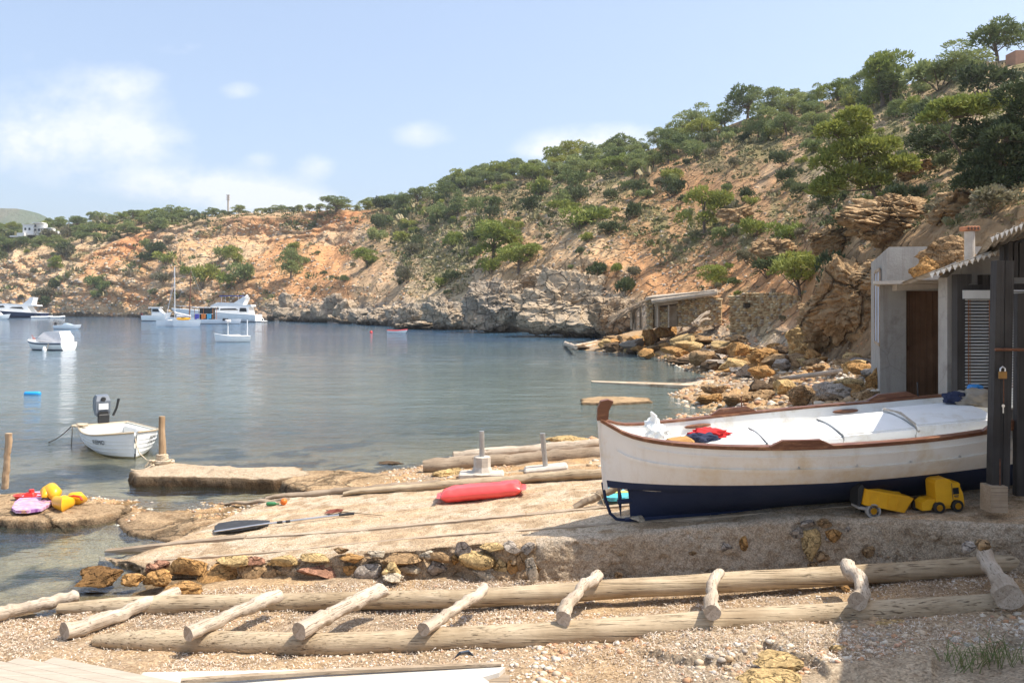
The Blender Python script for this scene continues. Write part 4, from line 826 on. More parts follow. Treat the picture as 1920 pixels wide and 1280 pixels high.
axis_obj('timber_beam', R(500, 932, .04), R(826, 905, .07), [(0, .05), (.4, .09), (1, .10)], M_OLD, 'dark half submerged beam at the seaward edge of the slipway', 'beam', seed=31, squash=.7)
axis_obj('timber_beam', R(645, 924, .05), R(1135, 885, .08), [(0, .05), (.3, .10), (1, .12)], M_RAIL, 'worn brown beam behind the red air mattress', 'beam', seed=32, squash=.7)
axis_obj('timber_beam', R(405, 946, .0)+Vector((0, .2, -.03)), R(540, 938, .02), [(0, .02), (.4, .05), (1, .05)], M_OLD, 'short wet stick end poking out of the shallows near the orange ball', 'beam', seed=33, squash=.7)
# big logs behind, with pipes in concrete feet
axis_obj('log', G(793, 876, .32), G(1145, 852, .52), [(0, .12), (.06, .15), (1, .17)], M_OLD, 'thick weathered log lying nearest the two metal pipes', 'log', seed=34, wob=.1)
axis_obj('log', G(850, 855, .42), G(1150, 832, .55), [(0, .09), (.5, .11), (1, .12)], M_DRIFT, 'thinner pale log lying just behind the thick one', 'log', seed=35, wob=.1)
axis_obj('log', G(900, 893, .36), G(1150, 873, .45), [(0, .06), (.5, .09), (1, .10)], M_RAIL, 'yellowish log at the top edge of the slipway beside the stern', 'log', seed=36)
M_GALV = mat('galvanised_pipe', (.48, .48, .47), (.36, .36, .35), scale=9, rough=.45, metal=.6); M_FOOT = mat('foot_concrete', (.60, .54, .46), (.48, .42, .35), scale=8, rough=.95, bump=.6, bscale=50)
t = thing('mooring_post', 'galvanised pipe set in a flared concrete foot behind the red air mattress', 'post', G(904, 890, .45)); y = t.location.y; s = y/F
b = MB(); b.tube([(0, 0, 24*s), (-1*s, 0, 82*s)], 4.8*s, 16); b.build('pipe', M_GALV, t, smooth=50)
b = MB(); b.lathe([(34*s/2+9*s, 4*s), (20*s, 7*s), (16*s, 16*s), (16*s, 34*s), (14*s, 35*s)], n=8); b.build('footing', M_FOOT, t); b = MB(); b.box((-1*s, 0, 0), (84*s, 40*s, 11*s), bev=3*s); b.build('base_slab', M_FOOT, t)
t = thing('mooring_post', 'galvanised pipe standing in a tilted flat concrete block nearer the stern', 'post', G(1024, 880, .47)); y = t.location.y; s = y/F
b = MB(); b.tube([(-1*s, 0, 4*s), (-7*s, 0, 68*s)], 4.8*s, 16); b.build('pipe', M_GALV, t, smooth=50); b = MB(); b.box((0, 0, 0), (82*s, 42*s, 14*s), Matrix.Rotation(-.1, 3, 'Y'), bev=5*s); b.build('base_slab', M_FOOT, t)
for (x, y, w, h, c_n, lab) in [(848,888,78,26,'yellow','crumbly yellow rock at the seaward side of the left metal pipe'),(962,882,34,28,'brown','brown stone between the two pipe footings'),(984,872,22,20,'orange','small orange stone between the pipe footings'),(1108,868,46,18,'pale','pale rubble heap beside the stern'),(1060,826,110,22,'yellow','low yellow rock shelf behind the logs at the stern'),(730,868,60,8,'dark','dark rock just under the water beyond the slipway')]:
    rock_at(x, y, w, h, G(x, y, .3 if c_n != 'dark' else 0).y, c_n, label=lab, sub=4, rough=.2)
# foreground walkway corner and broken white board
M_WHITEW = mat('sun_bleached_board', (.47, .40, .32), (.37, .31, .24), scale=3, rough=.85, bump=.3, bscale=30, stretch=(1, 8, 1)); M_PAINT = mat('chalky_white_paint', (.62, .60, .56), (.52, .49, .43), scale=6, rough=.6, c3=(.6, .5, .38), s3=3.0)
t = thing('boardwalk', 'corner of a pale sun bleached boardwalk in the bottom left corner', 'boardwalk', G(60, 1290, .5))
c0 = G(100, 1236, .5); u0 = (G(312, 1279, .5)-c0).normalized(); pv_ = Vector((u0.y, -u0.x, 0)); ang_ = math.atan2(u0.y, u0.x)
for i in range(8):
    b = MB(); a0 = c0+pv_*(i*.112+.05)-u0*(i*.30); a1 = c0+pv_*(i*.112+.05)+u0*(1.9-i*.02); d = (a1-a0); b.box((a0+a1)/2, (d.length, .110, .05), Matrix.Rotation(ang_, 3, 'Z'), bev=.003); b.build('board', M_WHITEW, t, world=True)
t = thing('broken_board', 'white painted board with a wooden rim and a broken right end on the beach', 'board', G(700, 1275, .55))
b = MB(); b.prism([(-2.0,-.75),(1.02,-.75),(1.0,-.42),(.93,-.36),(1.02,-.25),(.96,-.16),(1.1,-.08),(1.15,.02),(1.1,.045),(-2.0,.03)], 'z', -.02, .02, lambda v: G(700, 1258, .52)+Vector((v.x, v.y+v.x*.012-.02, v.z+v.x*.01)));
b.build('panel', M_PAINT, t, world=True); b = MB()
b.tube([G(340, 1276, .57), G(600, 1259, .57), G(940, 1244, .57)], [.028, .028, .022], 6); b.build('rim', M_PLANK, t, world=True)
b = MB(); b.prism([(.9,-.3),(1.0,-.42),(1.18,-.4),(1.2,-.1),(1.12,-.05),(1.02,-.14)], 'z', -.08, .012, lambda v: G(700, 1258, .5)+Vector((v.x, v.y, v.z))); b.build('torn_edge', M_OLD, t, world=True)
b = MB(); b.tube([G(853, 1232, .5), G(862, 1224, .55), G(876, 1222, .52), G(888, 1228, .5)], [.012, .03, .035, .01], 7, squash=.5); tag(b.build('plastic_scrap', mat('dark_plastic', (.05, .07, .10), rough=.35)), 'crumpled dark plastic scrap just above the white board', 'litter')
# ---- seaweed litter and pebbles
rs = np.random.RandomState(12)
def scatter(n, x0, x1, y0, y1, dens):
    out = []; 
    while sum(len(o) for o in out) < n:
        xy = np.stack([rs.uniform(x0, x1, n), rs.uniform(y0, y1, n)], 1); z = ground_z(xy); px = xy[:, 0]/xy[:, 1]*F+960; py = H0+(EYE-z)/xy[:, 1]*F
        keep = rs.uniform(size=n) < dens(px, py, xy, z); out.append(np.concatenate([xy, z[:, None]], 1)[keep])
    return np.concatenate(out)[:n]
def on_beach(px, py, xy, z):
    topw = np.interp(px, [-60, 150, 300, 500, 1005, 1500, 1900], [1135, 1125, 1112, 1098, 1082, 1066, 1030]); return (py > topw) & (py < 1330) & (px > -60) & (px < 1980) & (z > .015)
def dl(px, py, xy, z):
    nzv = fbm(np.stack([xy[:, 0]*1.1, xy[:, 1]*1.1, z*0], 1), 3, 71); base = np.where((px < 420), 1.4, .5)+np.where(py < seg([(0,1100),(1920,1100)], 0)+0*px, 0, 0)
    band = np.exp(-((py-np.interp(px, [0, 600, 1000, 1500, 1900], [1190, 1108, 1092, 1078, 1050]))/22)**2); return on_beach(px, py, xy, z)*np.clip(base*.55+band*.6+nzv*.7, .03, 1)
LP_ = scatter(52000, -6.5, 6.5, 6.8, 10.6, dl)
n = len(LP_); L_ = rs.uniform(.012, .042, n)[:, None]; wd = rs.uniform(.002, .0048, n)[:, None]; az = rs.uniform(0, 2*PI, n); el = rs.uniform(-.15, .7, n); dr = np.stack([np.cos(az)*np.cos(el), np.sin(az)*np.cos(el), np.sin(el)], 1); sd = np.stack([-np.sin(az), np.cos(az), rs.uniform(-.5, .5, n)], 1)
p = LP_+np.array([0, 0, .004])+np.stack([np.zeros(n), np.zeros(n), rs.uniform(0, .02, n)], 1); mid = p+dr*L_*.5+np.array([0, 0, 1])*L_*.12
Q = np.concatenate([np.stack([p-sd*wd, p+sd*wd, mid+sd*wd, mid-sd*wd], 1), np.stack([mid-sd*wd, mid+sd*wd, p+dr*L_+sd*wd*.5-np.array([0, 0, 1])*L_*.1, p+dr*L_-sd*wd*.5-np.array([0, 0, 1])*L_*.1], 1)]).reshape(-1, 3)
pal = np.array([[.66, .57, .46], [.54, .43, .32], [.40, .28, .18], [.24, .15, .09], [.76, .70, .62]]); ci = rs.choice(5, n, p=[.3, .25, .2, .13, .12]); cc = np.repeat(np.concatenate([pal[ci], pal[ci]]), 4, 0)
tag(np_mesh('seaweed_litter', Q, quads(Q), mat('dried_seaweed', (1, 1, 1), (.85, .8, .75), scale=20, rough=.9, vcol=True, spec=.15), col=cc), 'dry seaweed strands strewn over the beach', kind='stuff'); 
def dp(px, py, xy, z): 
    nzv = fbm(np.stack([xy[:, 0]*1.3, xy[:, 1]*1.3, z*0+4], 1), 3, 73); return on_beach(px, py, xy, z)*np.clip(np.interp(px, [0, 300, 900, 1300, 1900], [.02, .15, .6, .9, .7])*(.55+nzv*.9), .0, 1)*np.where(py > 1150, 1, .35)
PPb = scatter(7000, -6.0, 6.5, 6.8, 10.4, dp); iv, fc = ico(2); n = len(PPb); szs = np.clip(rs.lognormal(-4.75, .45, n), .004, .045)
sh = rs.uniform(.6, 1.3, (n, 1, 3))*np.array([1.15, 1, .62]); rz = rs.uniform(0, 2*PI, n); ca, sa = np.cos(rz)[:, None], np.sin(rz)[:, None]; v_ = iv[None]*sh*szs[:, None, None]
v_ = np.stack([v_[..., 0]*ca-v_[..., 1]*sa, v_[..., 0]*sa+v_[..., 1]*ca, v_[..., 2]], -1)+(PPb+np.stack([szs*0, szs*0, szs*.25], 1))[:, None]
pal = np.array([[.66, .56, .44], [.56, .44, .32], [.50, .34, .22], [.48, .44, .40], [.78, .70, .60], [.60, .36, .24]]); cc = np.repeat(pal[rs.choice(6, n, p=[.3, .2, .12, .13, .17, .08])], len(iv), 0)
tag(np_mesh('pebbles', v_.reshape(-1, 3), (fc[None]+np.arange(n)[:, None, None]*len(iv)).reshape(-1, 3), mat('pebble_stone', (1, 1, 1), (.85, .82, .78), scale=30, rough=.8, vcol=True, spec=.25), col=cc, smooth=True), 'small rounded pebbles spread on the sand', kind='stuff')
def rubble(name, n, x0, x1, y0, y1, dens, mu, sg, label, zoff=0):
    P_ = scatter(n, x0, x1, y0, y1, dens); iv, fc = ico(1); sz_ = np.clip(rs.lognormal(mu, sg, n), .008, .13 if mu > -3.5 else .04); j_ = 1+rs.uniform(-.3, .3, (n, len(iv), 3)); v = P_[:, None]+iv[None]*j_*sz_[:, None, None]*np.array([1.2, 1, .7]); cc = np.repeat(np.array([[.62, .50, .36], [.50, .36, .22], [.44, .39, .33], [.70, .62, .50], [.52, .30, .17]])[rs.choice(5, n)], len(iv), 0)
    return tag(np_mesh(name, v.reshape(-1, 3), (fc[None]+np.arange(n)[:, None, None]*len(iv)).reshape(-1, 3), bpy.data.materials['pebble_stone'], col=cc), label, kind='stuff')
rubble('shore_shingle', 9000, 1.5, 26, 15, 66, lambda px, py, xy, z: (px > 1060) & (px < 1680) & (z > -.03) & (rs.uniform(size=len(px)) < np.clip(22/xy[:, 1], .15, 1)), -2.9, .5, 'loose shingle between the boulders of the right shore')
rubble('beach_stones', 420, -1, 6.5, 6.8, 9.6, lambda px, py, xy, z: on_beach(px, py, xy, z)*(px > 1000)*(py > 1150)*np.clip(fbm(np.stack([xy[:, 0], xy[:, 1], z*0+7], 1), 3, 74)+.4, 0, 1), -3.55, .35, 'rounded fist sized stones on the crust at the lower right')
rubble('shelf_grit', 3500, -12, 0, 11.5, 20, lambda px, py, xy, z: (z > -.02)*1.0, -4.0, .5, 'grit and small stones on the rocky flats')
# grass tuft in the bottom right corner
t = thing('grass_tuft', 'sparse green weed with thin stems in the shaded bottom right corner', 'plant', G(1850, 1240, .8)); b = MB(); rg = random.Random(3)
for i in range(90):
    x0, y0 = rg.uniform(-.35, .35), rg.uniform(-.15, .15); a = rg.uniform(-1.2, 1.2); l = rg.uniform(.08, .26)
    b.tube([(x0, y0, -.03), (x0+math.sin(a)*l*.4, y0+rg.uniform(-.05, .05), l*.5), (x0+math.sin(a)*l, y0+rg.uniform(-.1, .1), l*math.cos(a)*.9)], [.004, .003, .001], 4)
b.build('stems', mat('weed_green', (.12, .17, .05), (.2, .2, .08), scale=10, rough=.8), t)
n = 2600; ii_ = rs.choice(len(SV), n, p=(lambda w: w/w.sum())(np.clip(fbm(SV*np.array([.9, 3, 1])+9, 3, 99)+.05, .01, 1)*(uu_ < .75)*(vv_ > .04))); p = SV[ii_]+np.stack([rs.uniform(-.02, .02, n), rs.uniform(-.02, .02, n), np.full(n, .004)], 1); L_ = rs.uniform(.01, .05, n)[:, None]; az = rs.normal(0, .9, n); dr = np.stack([np.cos(az), np.sin(az), rs.uniform(-.05, .25, n)], 1); sd = np.stack([-np.sin(az), np.cos(az), az*0], 1)*rs.uniform(.003, .009, n)[:, None]
tag(np_mesh('slipway_debris', np.stack([p-sd, p+sd, p+dr*L_+sd*.5, p+dr*L_-sd*.5], 1).reshape(-1, 3), np.arange(4*n).reshape(-1, 4), bpy.data.materials['dried_seaweed'], col=np.repeat(np.array([[.5, .38, .25], [.3, .2, .12], [.68, .6, .48]])[rs.choice(3, n)], 4, 0)), 'scraps of weed and splinters on the slipway', kind='stuff')
# ---- left: posts, pier, toys
axis_obj('wooden_post', G(9, 916, .06), W(17, 812, G(9, 916, .06).y), [(0, .065), (.5, .055), (1, .06)], wood('split_post_wood', (.58, .42, .27), (.38, .25, .15), (.16, .10, .06), 'X'), 'split upright driftwood post at the left edge above the toys', 'post', seed=41, wob=.04)
MP = G(304, 870, .18)
t = thing('mooring_post', 'brown wooden mooring post wound with rope on the small stone pier', 'post', MP); b = MB(); b.tube([(0, 0, -.25), (.01, 0, .4), (-.01, 0, .75), (.0, 0, 1.07)], [.085, .075, .07, .068], 14, wob=.12, seed=5); b.build('shaft', M_DRIFTZ, t, smooth=50)
M_ROPE = mat('pale_rope', (.64, .53, .38), (.45, .35, .24), scale=30, rough=.95, bump=.8, bscale=60)
def coil(c, r, turns, rad, wob_, seed, zr=.1):
    rg_ = random.Random(seed); pts = []
    for i in range(turns*14): a = i*2*PI/14; rr_ = r*(1+rg_.uniform(-wob_, wob_)); pts.append((c[0]+math.cos(a)*rr_, c[1]+math.sin(a)*rr_, c[2]+zr*i/(turns*14)+rg_.uniform(-.01, .01)))
    return pts
b = MB(); b.tube(coil((MP.x, MP.y, MP.z+.02), .11, 6, .028, .12, 1, .2), .027, 7); b.tube(coil((MP.x+.08, MP.y-.05, MP.z), .17, 3, .03, .2, 2, .1), .03, 7)
kx_ = [Vector((MP.x-.12, MP.y-.12, MP.z+.12)), Vector((MP.x-.2, MP.y-.18, MP.z+.02)), Vector((MP.x-.15, MP.y-.2, MP.z-.12)), Vector((MP.x-.1, MP.y-.21, MP.z-.3)), Vector((MP.x-.05, MP.y-.2, MP.z-.15)), Vector((MP.x-.12, MP.y-.17, MP.z+.05))]
b.tube(kx_, .035, 8); b.tube([k_+Vector((-.1, .02, -.03)) for k_ in kx_[:4]], .03, 8)
for zz_ in (.1, 0, -.1, -.2): b.tube(coil((MP.x-.13, MP.y-.19, MP.z+zz_), .05, 1, .028, .2, 4, .02), .028, 7)
tag(b.build('mooring_rope', M_ROPE, smooth=60), 'thick pale rope knotted round the wooden mooring post', 'rope')
# pier: a flat capped spit of masonry
def spit(name, outline, z0, m, label, cat, seed, crown=.03, thick=.5, kind=None):
    """masonry or rock shelf with the outline given in photo pixels at level z0"""
    P_ = [G(x, y, z0) for x, y in outline]; c = sum(P_, Vector())/len(P_); n = 130; pts = []
    Ls = [0]; 
    for i in range(len(P_)): Ls.append(Ls[-1]+(P_[(i+1) % len(P_)]-P_[i]).length)
    for s_ in np.linspace(0, Ls[-1], n, endpoint=False):
        i = max(j for j in range(len(P_)) if Ls[j] <= s_+1e-9); u = (s_-Ls[i])/(Ls[i+1]-Ls[i]); pts.append(P_[i].lerp(P_[(i+1) % len(P_)], u))
    Vv = []; prof = [(1.01, -thick), (1.03, -thick*.45), (1.0, -.09), (.985, -.02), (.93, 0), (.8, crown*.3), (.6, crown*.6), (.4, crown), (.2, crown), (.02, crown)]
    for f_, dz in prof:
        for p in pts: q = c+(p-c)*f_; Vv.append((q.x, q.y, z0+dz))
    Vv = np.array(Vv); nz_ = fbm(Vv*4, 4, seed, .6); side = np.repeat(np.array([p[1] < -.01 for p in prof]), n)
    d = Vv-np.array(c[:]); d[:, 2] = 0; d /= (np.linalg.norm(d, axis=1)[:, None]+1e-6); Vv += d*(nz_*.05+fbm(Vv*9, 3, seed+1)*.03)[:, None]*np.where(side, 1, .3)[:, None]; Vv[:, 2] += nz_*.02
    k = len(prof); i = np.arange(k*n).reshape(k, n); j = np.roll(i, -1, 1); FQ_ = np.stack([i[:-1], j[:-1], j[1:], i[1:]], -1).reshape(-1, 4); o0 = np.array([c.x, c.y, z0]); 
    wetc = mixc(np.ones(Vv.shape) if m not in (M_GROUND, M_SHELF) else np.broadcast_to(np.array([.50, .36, .22]), Vv.shape)*(1+fbm(Vv*3, 3, seed+9)[:, None]*.25), np.array([.16, .115, .075]), np.clip(sstep(.13, .02, Vv[:, 2]+nz_*.04)*np.where(side, 1, .55)+np.where(side, .3 if name != 'pier' else .75, 0), 0, .95))
    o = np_mesh(name, Vv-o0, FQ_, m, col=wetc, smooth=True); o.location = o0; return tag(o, label, cat, None, kind)
spit('pier', [(245,882),(300,868),(360,870),(460,876),(560,874),(590,888),(520,898),(400,894),(300,893),(255,893)], .20, concrete_mat('pier_concrete', c1=(.60, .48, .34), c2=(.48, .36, .24)), 'short low stone pier capped with concrete beside the moored dinghy', 'pier', 81, thick=.45)
spit('rock_shelf', [(535,880),(640,880),(720,888),(790,895),(760,908),(650,914),(570,918),(525,902)], .16, M_SHELF, 'rough ochre rock shelf joining the pier to the slipway', 'rock', 83, crown=.06, thick=.4)
spit('rock_shelf', [(-60,925),(40,922),(120,930),(200,942),(255,948),(235,958),(170,972),(80,978),(-60,972)], .12, M_SHELF, 'flat brown rock shelf on the left carrying the beach toys', 'rock', 85, crown=.03, thick=.4)
spit('rock_shelf', [(225,955),(330,958),(420,975),(520,985),(560,1000),(440,1010),(330,1015),(250,1000),(215,980)], .035, M_SHELF, 'wet uneven rock flat between the toys and the slipway', 'rock', 87, crown=.05, thick=.2)
spit('rock_shelf', [(310,955),(370,962),(400,968),(350,974),(300,970)], .05, M_GROUND, 'small wet rock hump in the shallows left of the paddle', 'rock', 88, crown=.04, thick=.2)
spit('rock_shelf', [(1088,746),(1140,742),(1218,745),(1222,751),(1150,755),(1092,754)], .09, M_GROUND, 'narrow isolated rock strip in the water beyond the stern', 'rock', 89, crown=.02, thick=.4)
M_RED = mat('red_plastic', (.75, .045, .03), (.62, .03, .02), rough=.35, spec=.5); M_YEL = mat('yellow_vinyl', (.88, .46, .02), (.80, .38, .01), scale=3, rough=.38, spec=.5)
TZ = .145
p0 = G(55, 937, TZ); t = thing('toy_boat', 'small red plastic toy boat on the rock shelf', 'toy', p0); s = p0.y/F
b = MB(); b.lathe([(18*s, 0), (22*s, 4*s), (26*s, 10*s), (23*s, 10*s), (19*s, 5*s)], n=16); b.v = [(v[0]*1.15, v[1]*.6, v[2]) for v in b.v]; b.build('hull', M_RED, t, smooth=50)
b = MB(); b.box((2*s, 0, 10*s), (22*s, 13*s, 9*s), bev=2*s, taper=.8); b.tube([(4*s, 0, 13*s), (4*s, 0, 20*s)], 4.5*s, 10); b.build('cabin', M_RED, t)
# body board
m_, N, L, P = new_mat('bodyboard_print'); P.inputs['Roughness'].default_value = .5
tc = NT(N, 'TexCoord'); mp = NT(N, 'Mapping'); mp.inputs['Scale'].default_value = (1.2, 4.5, 1); mp.inputs['Rotation'].default_value = (0, 0, .5); L.new(tc.outputs['Object'], mp.inputs[0]); n1 = NT(N, 'TexNoise', Scale=2.2, Detail=5, Roughness=.7); L.new(mp.outputs[0], n1.inputs['Vector'])
r = NT(N, 'ValToRGB'); L.new(n1.outputs['Fac'], r.inputs[0]); e = r.color_ramp.elements; e[0].position = .30; e[0].color = (.20, .06, .24, 1); e[1].position = .72; e[1].color = (.85, .55, .10, 1)
for pos, col_ in [(.42, (.40, .18, .42, 1)), (.5, (.68, .50, .60, 1)), (.56, (.36, .14, .36, 1)), (.63, (.80, .42, .15, 1))]: x = e.new(pos); x.color = col_
L.new(r.outputs[0], P.inputs['Base Color']); M_BODY = m_
def ring_board(name, outline, z, th, m, label, cat):
    P_ = [G(x, y, z) for x, y in outline]; c = sum(P_, Vector())/len(P_); b = MB(); n = len(P_)
    b.add([(p.x-c.x, p.y-c.y, dz) for dz in (0, th) for p in P_], [tuple(range(n-1, -1, -1)), tuple(range(n, 2*n))]+[(i, (i+1) % n, n+(i+1) % n, n+i) for i in range(n)]); o = b.build(name, m); o.location = c; return tag(o, label, cat)
bb = ring_board('bodyboard', [(22,957),(28,945),(44,933),(62,926),(84,925),(99,930),(103,938),(96,948),(78,958),(50,962),(30,962)], TZ+.03, .05, M_BODY, 'purple and orange patterned bodyboard lying on the rock shelf', 'bodyboard')
b = MB(); b.tube([G(78, 936, .25), G(82, 933, .28), G(88, 934, .28), G(90, 937, .25)], .012, 6); lp = b.build('strap', mat('black_strap', (.02, .02, .02)), bb, world=True)
def puffy(name, pts, r, m, label, cat, group=None, seed=1, k=5):
    b = MB(); P_ = [Vector(p) for p in pts]; c = sum(P_, Vector())/len(P_); b.tube([p-c for p in P_], r, 14, wob=.1, seed=seed); o = b.build(name, m, smooth=80); o.location = c; return tag(o, label, cat, group)
def px_(x, y, z): return G(x, y, z)
puffy('life_vest', [px_(84,930,.3), px_(86,921,.33), px_(95,918,.35), px_(102,924,.33), px_(101,932,.28)], [.05, .10, .13, .12, .06], M_YEL, 'yellow inflatable life vest heaped behind the bodyboard', 'life vest')
puffy('armband', [px_(104,936,.25), px_(112,942,.25), px_(120,944,.27), px_(132,941,.25)], [.07, .12, .15, .09], M_YEL, 'yellow inflatable armband in front at the middle of the toy pile', 'armband')
o = puffy('armband', [px_(126,938,.2), px_(136,934,.26), px_(148,934,.26), px_(159,936,.2)], [.05, .11, .12, .05], M_YEL, 'yellow armband with a red seam farthest right in the toy pile', 'armband')
b = MB(); b.tube([px_(128,931,.3), px_(138,929,.36), px_(150,931,.35), px_(154,937,.3)], .018, 6); b.build('seam', M_RED, o, world=True)
M_ORB = mat('orange_ball', (.85, .20, .03), rough=.4); Vv, Fc = ico(3)
p0 = R(532, 940, .07); np_ = np_mesh('ball', Vv*.06, Fc, M_ORB, smooth=True); np_.location = p0; tag(np_, 'small orange ball on the seaward edge of the slipway', 'ball')
b = MB(); b.lathe([(.03, 0), (.035, .02), (.035, .14), (.012, .18), (.012, .22)], n=12, rot=Matrix.Rotation(PI/2, 3, 'Y')); o = b.build('bottle', mat('green_glass', (.05, .22, .08), rough=.15, spec=.6), smooth=40); o.location = R(500, 944, .05); tag(o, 'small green bottle beside the orange ball', 'bottle')
# paddle, stick, air mattress
M_ALU = mat('scratched_aluminium', (.72, .72, .72), (.6, .6, .6), rough=.3, metal=.85); M_BLK = mat('black_rubber', (.025, .025, .028), (.05, .05, .05), scale=12, rough=.6)
t = thing('paddle', 'paddle with silver shaft and worn black blade lying on the slipway', 'paddle', R(520, 978, .04))
b = MB(); b.tube([R(505, 981, .06), R(636, 965, .05)], .016, 10); b.build('shaft', M_ALU, t, world=True, smooth=50); b = MB(); b.tube([R(636, 965, .05), R(664, 962, .05)], .023, 10); b.build('grip', M_BLK, t, world=True, smooth=50)
b = MB(); b.tube([R(520, 979, .06), R(530, 978, .06)], .022, 10); b.tube([R(536, 977.5, .06), R(544, 976.5, .06)], .022, 10); b.build('joint', M_BLK, t, world=True, smooth=50)
bl = [R(x, y, .04) for x, y in [(402,990),(410,984),(440,979),(480,978),(506,979),(506,983),(480,990),(440,996),(405,998)]]; b = MB(); n = len(bl); b.add([tuple(p+Vector((0, 0, dz))) for dz in (0, .035) for p in bl], [tuple(range(n-1, -1, -1)), tuple(range(n, 2*n))]+[(i, (i+1) % n, n+(i+1) % n, n+i) for i in range(n)]); b.build('blade', M_BLK, t, world=True)
b = MB(); b.tube([R(402, 996, .09), R(506, 980, .085)], .012, 8); b.build('rib', M_ALU, t, world=True)
t = thing('stick', 'thin wooden stick with a dark red rag at its end beside the paddle grip', 'stick', R(660, 962, .03)); b = MB(); b.tube([R(612, 956, .04), R(720, 966, .03)], [.014, .008], 7); b.build('shaft', M_RAIL, t, world=True)
b = MB(); b.add([tuple(R(x, y, z)) for x, y, z in [(608,962,.02),(618,955,.06),(632,953,.09),(645,954,.03),(640,959,.05),(622,962,.04)]], [(0,1,2,5),(2,3,4,5),(0,5,4,3,2,1)]); b.build('rag', mat('dark_red_cloth', (.28, .08, .05), rough=.9), t, world=True)
# red air mattress: pillow with a valved rim
M_VIN = mat('red_vinyl', (.90, .10, .085), (.84, .07, .06), scale=2, rough=.28, spec=.6, coat=.3, bump=.25, bscale=7, bdist=.03)
A0 = R(816, 950, 0); A1 = R(985, 930, 0); A = (R(822, 952)+R(832, 930))/2; B = (R(988, 938)+R(970, 915))/2; dv = (B-A); L_ = dv.length; u_ = dv.normalized(); w0 = Vector((0, 0, 1)).cross(u_).normalized(); nu, nv = 60, 36; Vv = []
for i in range(nu):
    s_ = i/(nu-1)
    for j in range(nv):
        a = 2*PI*j/nv; e1 = (1-abs(2*s_-1)**9)**.5; ww = .24*(1+.12*abs(2*s_-1)**3); cr = abs(math.cos(a))**.55*math.copysign(1, math.cos(a)); sr = abs(math.sin(a))**.8*math.copysign(1, math.sin(a))
        fold = .012*math.sin(s_*40+cr*3)*(abs(2*s_-1)**2); y = ww*cr*(e1*.25+.75); z = .115+(.105+fold)*sr*e1*(1-.12*math.cos(cr*PI*2)); pillow = -.03*math.exp(-((s_-.62)/.13)**2-((cr-.1)/.5)**2) if sr > 0 else 0
        p = A+u_*(s_*L_)+w0*y; Vv.append((p.x-A.x, p.y-A.y, p.z-A.z+z+pillow))
Vv = np.array(Vv); Vv += (fbm(Vv*5, 3, 91)*.008)[:, None]; i = np.arange(nu*nv).reshape(nu, nv); j = np.roll(i, -1, 1); FQ_ = np.stack([i[:-1], j[:-1], j[1:], i[1:]], -1).reshape(-1, 4)
o = np_mesh('air_mattress', Vv, FQ_, M_VIN, smooth=True); o.location = A; tag(o, 'shiny red inflatable air mattress lying on the slipway', 'air mattress')
b = MB(); 
for s_ in (0, 1):
    pts = [A+u_*(s_*L_)+w0*y+Vector((0, 0, .115)) for y in (-.26, -.1, .1, .26)]; e_ = u_*(.07 if s_ else -.07); b.add([tuple(p) for p in pts]+[tuple(p+e_+Vector((0, 0, .02*(-1)**q_))) for q_, p in enumerate(pts)], [(0,1,5,4),(1,2,6,5),(2,3,7,6)])
b.build('welded_end', M_VIN, o, world=True, recalc=False)
# blue float far out
p0 = G(61, 738, .04); s = p0.y/F; b = MB(); b.tube([(-15*s, 0, 0), (-13*s, 0, 0), (13*s, 0, 0), (15*s, 0, 0)], [.06, .1, .1, .06], 12); o = b.build('float_pad', mat('blue_vinyl', (.03, .38, .85), rough=.3), smooth=50); o.location = p0; tag(o, 'bright blue inflatable floating alone on the water at left', 'inflatable')
# ------------------------------------------------------------------ fishermen's sheds on the right
M_REND = mat('grey_render', (.42, .40, .36), (.34, .32, .29), scale=2.2, rough=.95, bump=.7, bscale=22, c3=(.28, .26, .23), s3=1.7, spec=.1, streak=((.20, .17, .14), (5, 5, .5), .6), crack=.9, cw=.004, cd=.8); M_DOOR = wood('brown_door_wood', (.25, .145, .085), (.15, .085, .05), (.05, .025, .015), 'Z', bump=.4)
M_BLACKW = wood('black_tarred_wood', (.065, .06, .057), (.038, .035, .034), (.012, .012, .012), 'Z', rough=.6); M_RUST = mat('rusty_iron', (.23, .10, .05), (.12, .05, .03), scale=20, rough=.8, metal=.3); M_BLIND = mat('white_slat_paint', (.62, .62, .60), (.55, .55, .53), rough=.5)
M_CORR = mat('fibre_cement_sheet', (.42, .37, .30), (.30, .25, .19), scale=3, rough=.95, c3=(.2, .15, .1), s3=5); M_CORRE = mat('pale_sheet_edge', (.80, .77, .70), rough=.9); M_BLUE = mat('blue_grey_shutter', (.42, .47, .55), (.36, .41, .48), scale=5, rough=.7)
def quadbox(b, pts, Y0, Y1, follow=0.0):
    """prism whose front outline is given in photo pixels at Y0, carried straight back to Y1"""
    f = [W(x, y, Y0) for x, y in pts]; n = len(f); b.add([tuple(p) for p in f]+[(p.x*(1-follow)+p.x*Y1/Y0*follow, Y1, p.z) for p in f], [tuple(range(n)), tuple(range(2*n-1, n-1, -1))]+[(i, n+i, n+(i+1) % n, (i+1) % n) for i in range(n)])
